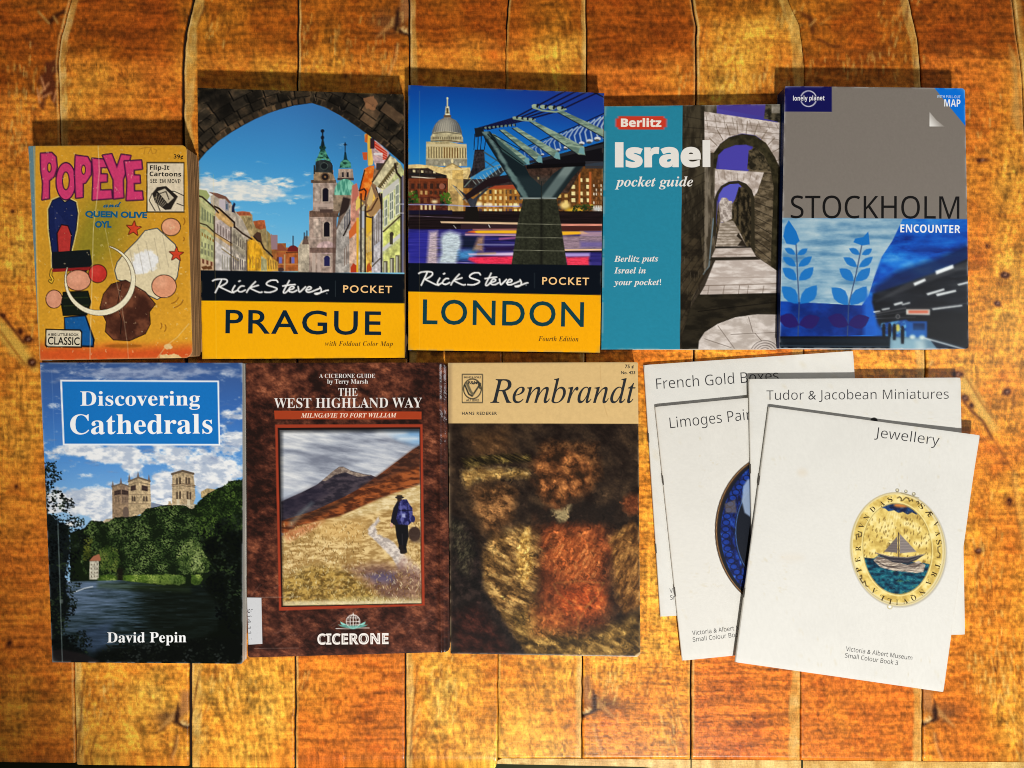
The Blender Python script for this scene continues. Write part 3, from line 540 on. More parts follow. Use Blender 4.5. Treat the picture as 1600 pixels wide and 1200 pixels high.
    A.poly([(905, 150), (1205, 150), (1205, 165), (905, 165)], (150, 160, 156)); A.line([(1080, 20), (1080, 160)], 6, (12, 16, 18)); A.poly([(850, -20), (1300, -20), (1250, 60), (1200, 150), (930, 150)], (62, 78, 80), .35, 4)
    A.poly([(930, 164), (1205, 164), (1240, 370), (1292, 720), (832, 720), (885, 370)], nz((52, 54, 42), .7, 14, 14)); A.rect(1070, 164, 1092, 720, (24, 24, 20), .7, 2)
    for y, x0, x1 in ((372, 886, 1245), (482, 868, 1255), (588, 850, 1270)): A.line([(x0, y - 6), (x1, y)], 5, (150, 150, 130), .8)
    # bands
    A.view(630, 120, .375)
    A.poly([(-20, 775), (920, 787), (920, 916), (-20, 897)], (13, 21, 32)); A.line([(547, 818), (547, 880)], 2, (70, 80, 84), .8)
    A.poly([(-20, 894), (920, 912), (920, 1240), (-20, 1240)], lambda x, y: np.asarray((246, 178, 12))[None, None] * (1 + .05 * (fbm(x, y, 4, oct=2) - .5))[..., None])
    A.line([(68, 60), (68, 1140)], 3, (255, 224, 140), .16)
    pen_name(A, lambda p: (65 + (p[0] - 110) * .511, 812 + (p[1] - 30) * .54), 6.6); A.ell(512, 868, 3.4, 3.4, (120, 126, 130))
    return A

# --------------------------------------------------------------------------------------------- stone alley with arches
def paint_alley():
    A = Art(935, 160, 1224, 550, (46, 142, 168)).view(930, 150, .3418)
    U, V = A.XY()
    A.a = A.a * (1 + .04 * (fbm(A.X, A.Y, 3, oct=2) - .5))[..., None]
    A.maskpoly([(401, -20), (930, -20), (930, 1260), (386, 1260)])
    def st(c0, c1, sx=34, sy=34, sd=2, g=(.3, .72)): return lambda x, y: mixc(c0, c1, sstep(g[0], g[1], fbm(x, y, sx, sy, oct=5, seed=sd)))
    A.rect(380, 0, 930, 1240, st((62, 54, 44), (110, 98, 80), 30, 60))
    A.rect(550, 20, 900, 700, lambda x, y: ramp((x + y) / 1100., [(.4, (96, 84, 170)), (.9, (70, 66, 156)), (1, (88, 90, 190))]))
    # left wall, shaded, receding
    A.poly([(386, 20), (505, 20), (505, 620), (470, 820), (386, 1180)], st((48, 42, 32), (80, 72, 56), 26, 70, 3)); A.poly([(500, 20), (555, 20), (550, 640), (520, 800), (498, 830)], st((70, 62, 50), (130, 120, 104), 16, 80, 5))
    A.poly([(386, 640), (480, 600), (500, 830), (440, 920), (420, 1180), (386, 1240)], st((38, 32, 24), (74, 64, 48), 40, 30, 6))
    for i in range(22): A.line([(390, 90 + i * 52), (500, 110 + i * 40)], 3, (26, 22, 18), .5)
    A.rng.seed(4)
    for i in range(90):
        x = A.rng.uniform(390, 545); y = A.rng.uniform(40, 900); A.line([(x, y), (x + A.rng.uniform(-2, 2), y + A.rng.uniform(10, 34))], 3, A.rng.choice([(20, 18, 14), (96, 88, 70), (120, 110, 92)]), .4)
    A.line([(540, 560), (520, 780), (495, 815)], 6, (120, 140, 150), .8); A.line([(512, 90), (512, 640)], 8, (140, 130, 116), .5)
    # far wall right, shaded blocks
    A.poly([(700, 340), (720, 230), (790, 180), (880, 60), (880, 860), (740, 740), (650, 620), (560, 560), (620, 470), (660, 420)], st((76, 66, 50), (128, 114, 92), 22, 14, 7))
    for i in range(16):
        A.line([(700, 250 + i * 32), (870, 230 + i * 44)], 3, (28, 24, 18), .7)
    for i in range(70):
        x = A.rng.uniform(700, 850); y = A.rng.uniform(240, 800); A.rect(x, y, x + A.rng.uniform(10, 28), y + A.rng.uniform(8, 18), A.rng.choice([(134, 118, 92), (96, 84, 62), (40, 34, 26)]), .35)
    # outer arch
    pale = st((176, 162, 152), (222, 212, 206), 26, 20, 8)
    A.poly([(560, 20), (800, 20), (790, 100), (560, 60)], (82, 68, 154)); A.poly([(780, 20), (880, 20), (880, 130), (770, 105)], st((40, 38, 30), (100, 92, 74), 16, 16, 4)); A.rect(805, 25, 845, 80, st((110, 104, 92), (176, 168, 156)))
    A.poly([(498, 72), (845, 124), (845, 330), (820, 280), (780, 215), (730, 180), (670, 172), (610, 190), (570, 220), (545, 260), (500, 260)], pale)
    for i in range(9): A.line([(505 + i * 40, 82 + i * 6), (515 + i * 40, 150)], 3, (120, 106, 92), .6)
    for i in range(3): A.line([(500, 112 + i * 26), (845, 150 + i * 26)], 3, (124, 110, 96), .55)
    for i in range(12):
        t = math.pi * (1.05 + i * .082); A.line([(670 + 145 * math.cos(t), 320 + 148 * math.sin(t)), (670 + 190 * math.cos(t), 320 + 205 * math.sin(t))], 4, (120, 104, 88), .7)
    ringc = st((46, 42, 28), (70, 64, 44), 22, 22, 9)
    A.poly([(540, 262), (570, 220), (610, 190), (670, 174), (730, 182), (780, 218), (822, 284), (848, 360), (848, 860), (800, 820), (815, 420), (800, 330), (770, 270), (730, 235), (690, 224), (640, 226), (590, 244), (562, 272), (552, 330), (540, 330)], ringc)
    A.poly([(562, 272), (590, 244), (640, 226), (690, 224), (712, 238), (700, 340), (566, 335)], (84, 76, 176)); A.poly([(700, 250), (730, 236), (770, 272), (800, 330), (806, 345), (694, 335)], st((42, 38, 28), (104, 92, 70), 14, 12, 4))
    # inner arch
    A.poly([(548, 334), (770, 350), (740, 440), (725, 460), (715, 430), (690, 402), (655, 388), (610, 392), (575, 412), (556, 440), (545, 470)], pale)
    for i in range(7): A.line([(560 + i * 30, 345 + i * 3), (566 + i * 28, 385)], 3, (124, 108, 94), .6)
    A.poly([(545, 470), (556, 440), (575, 412), (610, 392), (655, 388), (690, 402), (715, 430), (728, 470), (730, 720), (710, 700), (708, 480), (690, 430), (655, 402), (615, 404), (585, 420), (566, 450), (556, 480), (552, 640), (540, 640)], (56, 50, 36))
    A.poly([(566, 450), (585, 420), (615, 404), (655, 402), (668, 415), (640, 470), (620, 500), (620, 560), (566, 560)], (98, 98, 196)); A.poly([(566, 490), (578, 465), (600, 465), (612, 480), (625, 480), (625, 560), (600, 575), (566, 580)], st((150, 138, 130), (214, 204, 196), 8, 10)); 
    A.poly([(560, 470), (572, 560), (560, 690), (548, 690)], st((54, 46, 34), (110, 96, 74), 10, 20)); A.poly([(656, 415), (690, 425), (712, 470), (712, 690), (690, 690), (660, 630), (625, 570), (625, 520)], st((30, 26, 18), (96, 84, 62), 10, 22, 3))
    # steps
    A.poly([(570, 580), (630, 570), (660, 620), (692, 688), (550, 690)], st((150, 138, 124), (200, 188, 176), 20, 8)); 
    for i in range(8): A.line([(565 - i * 2, 590 + i * 13), (640 + i * 7, 588 + i * 13)], 3, (112, 98, 82), .7)
    A.poly([(655, 625), (692, 688), (650, 684), (668, 660), (645, 640)], (50, 42, 32))
    A.rect(548, 688, 712, 700, (40, 34, 26)); A.poly([(550, 697), (712, 694), (735, 735), (532, 738)], st((172, 158, 148), (214, 204, 196), 40, 8)); A.poly([(532, 738), (735, 735), (755, 752), (520, 752)], (48, 42, 32)); A.line([(534, 726), (733, 722)], 3, (140, 126, 114), .6)
    A.poly([(550, 752), (756, 748), (832, 800), (832, 905), (478, 910), (478, 866), (500, 830)], st((190, 178, 170), (226, 218, 212), 60, 16, 4)); A.line([(480, 868), (832, 858)], 4, (120, 104, 92), .8); A.line([(495, 832), (832, 828)], 3, (140, 124, 112), .5); A.line([(478, 888), (832, 884)], 3, (110, 96, 84), .6)
    for x in (520, 590, 660, 700, 770): A.line([(x, 868), (x - 6, 905)], 3, (110, 96, 84), .7)
    A.poly([(470, 860), (505, 800), (548, 752), (500, 870), (478, 908)], (50, 42, 32), .9)
    A.poly([(472, 908), (845, 900), (845, 1010), (720, 1000), (640, 1015), (560, 1050), (500, 1090), (470, 1160), (386, 1200), (400, 1080), (440, 960)], st((34, 30, 22), (54, 48, 36), 60, 20, 6)); A.line([(470, 985), (845, 940)], 4, (18, 14, 10), .7)
    A.poly([(470, 1165), (474, 1120), (500, 1080), (560, 1042), (640, 1012), (740, 998), (860, 1000), (860, 1240), (470, 1240)], st((186, 176, 168), (222, 214, 208), 50, 26, 7))
    for (a, b) in (((560, 1050), (640, 1160)), ((620, 1090), (840, 1080)), ((700, 1010), (720, 1080)), ((500, 1110), (620, 1150)), ((730, 1085), (760, 1120))): A.line([a, b], 3, (120, 108, 100), .8)
    A.ell(775, 1180, 66, 62, (196, 186, 180), .6); 
    for i in range(5): A.ell(775, 1180, 66 - i * 12, 62 - i * 11, (90, 80, 76), .7, ring=3)
    A.poly([(832, 860), (860, 860), (860, 1180), (845, 1180)], (60, 54, 44), .7)
    A.mask = None
    # publisher badge
    A.poly([(110, 93), (310, 93), (325, 108), (325, 138), (310, 154), (110, 154), (95, 140), (95, 108)], (206, 68, 46), 1, .6)
    return A

# --------------------------------------------------------------------------------------------- blue metro cave
def paint_metro():
    A = Art(1214, 130, 1520, 550, (134, 127, 120)).view(1210, 120, .3666)
    U, V = A.XY()
    A.a = A.a * (1 + .03 * (fbm(A.X, A.Y, 2.5, oct=2) - .5))[..., None]
    A.poly([(-20, -20), (244, -20), (244, 150), (-20, 148)], (26, 26, 96)); A.ell(145, 94, 33, 33, (236, 236, 240), ring=4); A.rect(78, 84, 214, 104, (26, 26, 96))
    A.poly([(666, 30), (860, 30), (860, 260), (812, 208)], (10, 122, 222)); A.poly([(666, 52), (812, 210), (660, 212), (658, 150)], (134, 127, 120))
    g = [(660, 150), (660, 212), (724, 212), (690, 185)]
    A.poly(g, lambda x, y: mixc((232, 230, 226), (132, 124, 116), sstep(0, 1, np.clip((x - 660) / 64 * .7 + (212 - y) / 62 * .5, 0, 1))))
    A.view(1210, 120, .3666)
    A.maskpoly([(-20, 602), (860, 608), (860, 1260), (-20, 1260)])
    A.rect(-20, 590, 900, 1260, lambda x, y: ramp(.6 * fbm(x, y, 110, 60, oct=5, seed=4) + .4 * fbm(x + 1.3 * y, y, 140, 24, oct=4, seed=8), [(.3, (12, 40, 122)), (.45, (16, 82, 182)), (.6, (34, 126, 214)), (.75, (110, 180, 230))]))
    A.poly([(430, 1000), (420, 900), (520, 830), (700, 770), (860, 690), (860, 1260), (430, 1260)], (12, 26, 66), .75, 5); A.poly([(560, 620), (860, 610), (860, 700), (720, 740), (600, 760)], (22, 96, 196), .5, 8)
    pan = [(-20, 600), (548, 600), (500, 700), (455, 768), (425, 850), (398, 940), (370, 975), (-20, 955)]
    A.poly(pan, lambda x, y: ramp(.5 * fbm(x, y, 90, 50, oct=5, seed=14) + .5 * fbm(x, y, 200, 24, oct=4, seed=3), [(.3, (92, 140, 176)), (.5, (146, 180, 200)), (.7, (186, 206, 214))]))
    A.poly([(-20, 955), (370, 975), (420, 960), (430, 1100), (-20, 1110)], lambda x, y: ramp(fbm(x, y, 90, 60, seed=3), [(.3, (14, 44, 120)), (.7, (20, 78, 180))])); A.poly([(380, 900), (420, 960), (440, 1060), (490, 1110), (380, 1110)], (30, 110, 210), .8, 4)
    lb = (28, 120, 196)
    def leafp(x, y, L, w, t, c):
        ct, s_ = math.cos(t), math.sin(t); p = []
        for (u, v) in ((0, 0), (.25, .7), (.5, 1), (.72, .8), (.9, .35), (1, 0), (.85, -.4), (.6, -.8), (.35, -.75), (.12, -.4)):
            p.append((x + u * L * ct - v * w * s_, y + u * L * s_ + v * w * ct))
        A.poly(p, c, .95, .7)
    for (sx, sy, ex, ey, sd, fl) in ((90, 715, 105, 970, 1, (72, 716, 20, 100)), (375, 715, 315, 975, 2, (375, 715, 38, 62))):
        A.line([(sx, sy - 20), ((sx + ex) / 2, (sy + ey) / 2), (ex, ey), (ex - 5, 1110)], 5, (60, 80, 120), .9)
        for i, (f, L, w) in enumerate(((.15, 50, 14), (.35, 66, 18), (.58, 76, 24), (.97, 96, 32))):
            x = sx + (ex - sx) * f; y = sy + (ey - sy) * f
            leafp(x + 5, y + 6, L * (1.1 if i else 1), w, -.55 - .1 * i, lb); leafp(x - 4, y + 4, L * 1.05, w, math.pi + .5 + .1 * i, lb)
        for t in (-.35, math.pi + .35): leafp(ex, 1058, 94, 34, t, (44, 28, 104))
    A.poly([(60, 612), (92, 660), (106, 700), (88, 718), (50, 712), (36, 680), (44, 640)], lb); A.poly([(398, 660), (404, 715), (372, 720), (334, 706), (342, 690), (376, 684)], lb)
    # platform
    A.poly([(415, 960), (420, 925), (560, 880), (700, 830), (860, 760), (860, 1260), (490, 1260), (490, 1110), (440, 1050)], lambda x, y: ramp(fbm(x, y, 200, 30, seed=3), [(.3, (10, 12, 18)), (.6, (26, 30, 38)), (.8, (56, 60, 66))]), 1, 2)
    A.poly([(560, 880), (860, 770), (860, 800), (640, 880), (430, 960)], (90, 92, 96), .5, 2); A.poly([(600, 990), (860, 1010), (860, 1130), (640, 1110), (470, 1060), (450, 1000)], (8, 10, 14), .8, 3)
    for q in (((684, 828), (760, 800), (762, 816), (688, 844)), ((590, 880), (640, 860), (644, 870), (596, 892)), ((645, 924), (722, 902), (724, 910), (652, 932)), ((686, 926), (772, 908), (774, 916), (692, 936)), ((506, 968), (544, 958), (546, 966), (510, 976)), ((540, 970), (576, 960), (578, 966), (544, 974)), ((778, 884), (860, 864), (860, 872), (784, 890)), ((670, 988), (800, 972), (800, 978), (674, 994)), ((455, 990), (490, 984), (490, 990), (458, 996)), ((420, 1000), (450, 996), (450, 1001), (422, 1006))):
        A.poly(q, (232, 238, 240), 1, .7)
    A.line([(420, 1020), (560, 1000), (860, 960)], 3, (120, 124, 128), .6); A.line([(430, 1030), (600, 1025)], 3, (150, 150, 150), .6); A.line([(430, 1010), (560, 985)], 4, (200, 200, 200), .5)
    A.poly([(560, 990), (662, 990), (662, 1016), (560, 1014)], (206, 210, 204)); A.rect(570, 996, 655, 1008, (200, 90, 60), .9, 1); A.rect(560, 984, 662, 991, (30, 30, 34))
    A.poly([(455, 1050), (560, 1035), (600, 1060), (560, 1110), (480, 1110), (450, 1080)], lambda x, y: mixc((20, 70, 150), (110, 180, 220), sstep(.3, .7, fbm(x, y, 20, 14)))); A.rect(560, 1042, 650, 1110, (24, 90, 170), .95); A.rect(590, 1050, 640, 1080, (14, 40, 80), .9)
    A.poly([(488, 1108), (640, 1112), (860, 1170), (860, 1240), (480, 1240)], (120, 156, 176), .9, 2); A.poly([(500, 1112), (620, 1118), (700, 1240), (490, 1240)], (150, 186, 200), .7, 4); A.poly([(660, 1118), (860, 1168), (860, 1240), (760, 1240)], (14, 26, 44)); A.line([(640, 1114), (860, 1176)], 6, (206, 216, 220))
    A.ell(588, 1108, 12, 9, (255, 250, 220), 1, 1.6); A.ell(628, 1110, 12, 9, (255, 250, 220), 1, 1.6); A.ell(525, 1070, 9, 16, (220, 206, 90), .9, 1); A.ell(608, 1094, 40, 26, (60, 130, 200), .35, 4); A.poly([(600, 1120), (640, 1120), (650, 1190), (605, 1190)], (220, 226, 220), .4, 5)
    for (x, y, h) in ((510, 1060, 62), (545, 1070, 68), (490, 1058, 50), (465, 1060, 48)): A.ell(x, y, 6, 8, (14, 14, 20)); A.poly([(x - 8, y + 6), (x + 8, y + 6), (x + 6, y + h), (x - 6, y + h)], (14, 16, 24))
    A.ell(525, 1022, 10, 10, (150, 150, 150)); A.ell(525, 1022, 7, 7, (40, 44, 50))
    A.poly([(-20, 1108), (492, 1112), (492, 1128), (490, 1165), (-20, 1165)], (20, 32, 44)); A.rect(-20, 1106, 492, 1116, (12, 18, 26)); A.poly([(-20, 1130), (490, 1135), (490, 1240), (-20, 1240)], (16, 26, 36)); A.line([(20, 1146), (490, 1150)], 5, (60, 80, 96), .6)
    p = np.pad(A.a, ((2, 2), (2, 2), (0, 0)), 'edge'); q = sum(p[j:j + A.h, i:i + A.w] for i in range(5) for j in range(5)) / 25.; u, v = A.XY(); m = (sstep(400, 450, u) * sstep(760, 800, v) * .6)[..., None]; A.a = A.a * (1 - m) + q * 1.05 * m
    A.mask = None
    return A

# --------------------------------------------------------------------------------------------- cathedral above the river
def paint_cathedral():
    A = Art(56, 560, 388, 1044).view(50, 555, .4127)
    U, V = A.XY()
    A.a = ramp(V / 620, [(0, (52, 84, 138)), (.1, (66, 100, 158)), (.35, (66, 116, 186)), (.6, (84, 146, 212)), (.85, (128, 178, 224)), (1, (150, 190, 224))])
    m = 1.1 * blobf(A, 330, 385, 130, 34) + .8 * blobf(A, 130, 365, 110, 22) + 1.3 * blobf(A, 230, 560, 170, 55) + 1.3 * blobf(A, 660, 440, 130, 60) + 1. * blobf(A, 520, 510, 80, 40) + .7 * blobf(A, 740, 320, 60, 30) + .7 * blobf(A, 740, 220, 30, 20) + .5 * blobf(A, 760, 360, 40, 20)
    clouds(A, m * .6 - .22, (236, 238, 240), (182, 194, 212), (24, 13), 11, .36, .62)
    clouds(A, .55 * blobf(A, 450, 70, 330, 26) - .2, (150, 166, 196), (110, 130, 170), (26, 9), 4, .4, .8)
    A.view(120, 720, .17497)
    sc = lambda c, s=.6, sx=14, sy=14, sd=3: (lambda x, y: np.asarray(c, float)[None, None] * (1 + s * (fbm(x, y, sx, sy, oct=3, seed=sd) - .5))[..., None])
    s1, s2, dkc = (180, 160, 128), (150, 128, 104), (84, 72, 62)
    A.poly([(200, 640), (200, 570), (260, 520), (340, 510), (500, 520), (230, 640)], sc((190, 176, 150))); A.poly([(560, 520), (600, 420), (700, 390), (800, 400), (820, 380), (1060, 385), (1060, 520)], sc((176, 164, 140))); A.poly([(664, 372), (800, 400), (820, 420), (664, 430)], (130, 140, 160)); A.rect(820, 362, 840, 400, s1); A.poly([(1110, 330), (1110, 275), (1165, 245), (1260, 258), (1300, 290), (1300, 360)], sc((178, 158, 116)))
    A.poly([(318, 520), (316, 235), (395, 205), (470, 235), (470, 520)], sc(s2)); A.poly([(395, 212), (468, 232), (468, 400), (398, 380)], sc((150, 128, 108))); A.poly([(464, 520), (462, 180), (550, 140), (655, 180), (662, 400), (600, 470), (560, 480)], sc(s1)); A.poly([(550, 150), (655, 185), (662, 400), (560, 430)], sc((190, 170, 136)))
    for (x, y) in ((322, 215), (395, 185), (470, 155), (548, 130), (645, 160)): A.poly([(x - 12, y + 20), (x - 6, y - 12), (x, y - 38), (x + 6, y - 12), (x + 12, y + 20)], (120, 110, 106))
    A.line([(316, 230), (395, 205), (468, 228)], 12, (112, 98, 84)); A.line([(462, 185), (550, 150), (655, 182)], 14, (112, 98, 84)); A.line([(462, 215), (550, 188), (657, 215)], 6, (120, 104, 86), .9)
    for q in ([(335, 270), (395, 255), (395, 300), (335, 310)], [(402, 255), (462, 270), (462, 310), (402, 300)], [(482, 225), (528, 215), (528, 262), (482, 270)], [(580, 216), (634, 228), (634, 274), (580, 264)]): A.poly(q, (78, 62, 58)); A.wins(q, 4, 2, (46, 38, 36), .5, .6)
    for x in (490, 508, 592, 616): A.poly([(x, 325), (x + 8, 312), (x + 16, 325), (x + 16, 362), (x, 362)], dkc)
    for x in (345, 365, 405, 430, 445): A.rect(x, 320, x + 10, 370, (104, 88, 76), .7)
    A.ell(438, 455, 26, 46, (112, 96, 86)); A.rect(414, 455, 464, 510, (112, 96, 86)); A.line([(320, 400), (470, 380), (660, 385)], 6, (140, 120, 98), .9); A.line([(318, 320), (470, 300), (660, 300)], 5, (140, 120, 98), .8)
    A.poly([(850, 390), (854, 110), (945, 82), (1040, 108), (1052, 215), (1060, 330), (1040, 385)], sc(s1)); A.poly([(945, 85), (1040, 108), (1060, 330), (1040, 385), (935, 385)], sc((176, 156, 126))); A.line([(852, 118), (945, 90), (1042, 115)], 20, (104, 90, 76)); A.line([(852, 215), (945, 205), (1055, 222)], 12, (130, 110, 88)); A.line([(852, 230), (945, 222), (1057, 236)], 5, (90, 76, 62))
    for (x, y, h) in ((888, 150, 58), (915, 145, 62), (970, 142, 62), (995, 148, 58), (888, 275, 66), (915, 270, 70), (982, 270, 72), (1008, 276, 70)): A.poly([(x, y + 8), (x + 8, y), (x + 16, y + 8), (x + 16, y + h), (x, y + h)], (86, 72, 60))
    for x in (876, 905, 940, 966, 1024): A.line([(x, 120), (x + 2, 385)], 4, (214, 198, 166), .6)
    for x in (905, 1000): A.rect(x - 14, 345, x + 14, 400, (216, 206, 180), .8)
    g0 = [(22, 32, 18), (38, 54, 28), (54, 74, 38), (74, 96, 50), (104, 124, 72)]
    A.poly([(-60, 1110), (-60, 640), (70, 600), (130, 530), (220, 540), (250, 560), (340, 510), (560, 490), (620, 430), (760, 400), (960, 395), (1030, 440), (1060, 400), (1130, 320), (1260, 240), (1340, 220), (1350, 180), (1470, 165), (1540, 160), (1540, 1150)], (22, 34, 18), rough=1.6, rs=5)
    hill = [(70, 620), (130, 540), (230, 560), (340, 520), (560, 495), (620, 435), (760, 405), (960, 400), (1030, 450), (1100, 620), (1160, 1000), (520, 1040), (80, 1060), (40, 900)]
    A.leaves(hill, 5200, 1.0, g0, seed=3, light=lambda x, y: .34 * math.sin(x * .19 + 2 * math.sin(y * .09)) * math.sin(y * .15 + x * .05) + (.08 if y < 860 else 0))
    A.leaves([(1060, 400), (1130, 330), (1270, 240), (1350, 200), (1470, 165), (1540, 160), (1540, 900), (1200, 1000), (1100, 640), (1040, 480)], 3400, 1.0, [(14, 24, 10), (30, 46, 20), (52, 74, 32), (84, 108, 48)], seed=5, light=lambda x, y: (840 - y) * .0016)
    A.leaves([(900, 820), (1000, 700), (1060, 690), (1110, 780), (1200, 930), (1180, 1000), (1020, 1010), (930, 960), (880, 900)], 1300, .9, [(44, 62, 30), (84, 104, 52), (130, 146, 88), (156, 170, 112)], seed=6)
    A.leaves([(200, 800), (270, 750), (360, 790), (390, 900), (350, 990), (220, 980)], 800, .9, [(36, 54, 22), (70, 92, 40), (110, 124, 60)], seed=16)
    A.leaves([(60, 700), (110, 650), (140, 700), (120, 860), (60, 900)], 200, 1.2, [(60, 70, 26), (110, 116, 50)], seed=17)
    A.poly([(110, 895), (150, 850), (200, 832), (216, 880), (205, 896)], (168, 110, 84)); A.poly([(116, 897), (196, 894), (196, 1060), (112, 1060)], sc((190, 186, 170))); A.wins([(120, 910), (195, 910), (195, 1050), (120, 1050)], 3, 4, (120, 110, 96), .35, .4)
    for i, (x, w, c) in enumerate(((280, 90, (70, 96, 34)), (480, 80, (92, 120, 44)), (620, 100, (82, 108, 40)), (780, 150, (108, 130, 60)), (900, 70, (96, 118, 60)), (1070, 50, (80, 104, 44)))):
        A.ell(x, 1062, w, 46, c, 1, 1, rough=2, rs=5, seed=i); A.leaves([(x - w, 1020), (x + w, 1020), (x + w, 1095), (x - w, 1095)], 90, 1.1, [(50, 72, 26), c, (150, 168, 86)], seed=30 + i)
    A.rect(360, 960, 412, 1080, (30, 26, 20), .8, 2)
    A.view(50, 555, .4127)
    # water
    A.poly([(120, 858), (330, 852), (420, 862), (560, 878), (640, 870), (900, 870), (900, 1240), (40, 1240), (60, 900)], lambda x, y: ramp(.55 * fbm(x, y, 60, 6, oct=4, seed=4) + .45 * sstep(1180, 880, y) * sstep(560, 180, x), [(.2, (16, 24, 22)), (.38, (34, 48, 50)), (.55, (66, 84, 98)), (.8, (106, 126, 152))]), 1, 1)
    A.poly([(250, 862), (420, 866), (600, 880), (600, 900), (420, 890), (250, 880)], (58, 72, 34), .5, 4); A.poly([(400, 880), (800, 880), (800, 1180), (520, 1180), (440, 1040)], (16, 22, 14), .62, 14)
    A.poly([(180, 1040), (300, 1010), (290, 1100), (240, 1135), (180, 1100)], (70, 88, 122), .55, 8); A.line([(160, 897), (200, 882), (230, 876)], 4, (206, 214, 220), .9)
    for i in range(40):
        x = A.rng.uniform(130, 560); y = A.rng.uniform(880, 1030); A.line([(x, y), (x + A.rng.uniform(14, 50), y + 1)], 2, A.rng.choice([(90, 104, 120), (14, 20, 20)]), .3)
    dk2 = [(6, 10, 10), (12, 18, 16), (22, 30, 24), (36, 48, 34)]
    A.poly([(640, 700), (860, 640), (860, 1240), (640, 1170), (560, 1100), (700, 1040), (720, 960), (650, 880), (690, 800)], (10, 16, 10), .95, 3, rough=5, rs=8); A.leaves([(620, 680), (830, 560), (800, 1100), (700, 1000), (690, 920), (640, 870), (680, 780)], 1300, 1.7, dk2 + [(50, 66, 36)], seed=8, light=lambda x, y: (830 - y) * .003 - .1)
    A.poly([(200, 1170), (250, 1120), (400, 1090), (620, 1080), (860, 1060), (860, 1240), (100, 1240), (200, 1180)], (10, 14, 12), .9, 6); A.leaves([(280, 1090), (700, 1070), (780, 1170), (240, 1170)], 500, 1.6, [(8, 12, 10), (18, 24, 18), (44, 50, 48)], seed=12)
    A.poly([(-30, 470), (30, 440), (55, 420), (60, 600), (140, 640), (150, 720), (130, 860), (140, 960), (110, 1060), (200, 1120), (210, 1180), (-30, 1240)], (10, 16, 16), .93, 2, rough=6, rs=8)
    A.leaves([(30, 400), (70, 410), (95, 460), (80, 510), (130, 520), (150, 600), (190, 640), (200, 720), (160, 800), (190, 860), (150, 930), (170, 960), (120, 1050), (200, 1070), (215, 1140), (60, 1180), (30, 1100)], 2100, 1.5, [(4, 8, 10), (10, 16, 16), (20, 30, 24), (44, 58, 40)], seed=10)
    for (x, y) in ((90, 455), (140, 560), (70, 420), (175, 630), (60, 500), (130, 660), (200, 700), (185, 1060), (205, 1085), (150, 935)): A.leaves([(x - 22, y - 18), (x + 22, y - 18), (x + 22, y + 20), (x - 22, y + 20)], 60, 1.1, [(8, 14, 14), (24, 34, 26)], seed=int(x))
    A.poly([(60, 1168), (60, 1120), (110, 1112), (200, 1130), (270, 1165)], (36, 32, 34), .9, 2)
    A.poly([(108, 93), (709, 96), (713, 342), (118, 341)], (240, 244, 248)); A.poly([(115, 99), (703, 102), (707, 336), (124, 335)], lambda x, y: np.asarray((30, 124, 198), float)[None, None] * (1 + .04 * (fbm(x, y, 5, oct=2) - .5))[..., None])
    A.line([(98, 640), (116, 1160)], 4, (170, 190, 190), .45); A.line([(76, 60), (98, 640)], 3, (150, 180, 220), .22); A.ell(112, 932, 6, 8, (150, 160, 160), .5, 1)
    return A

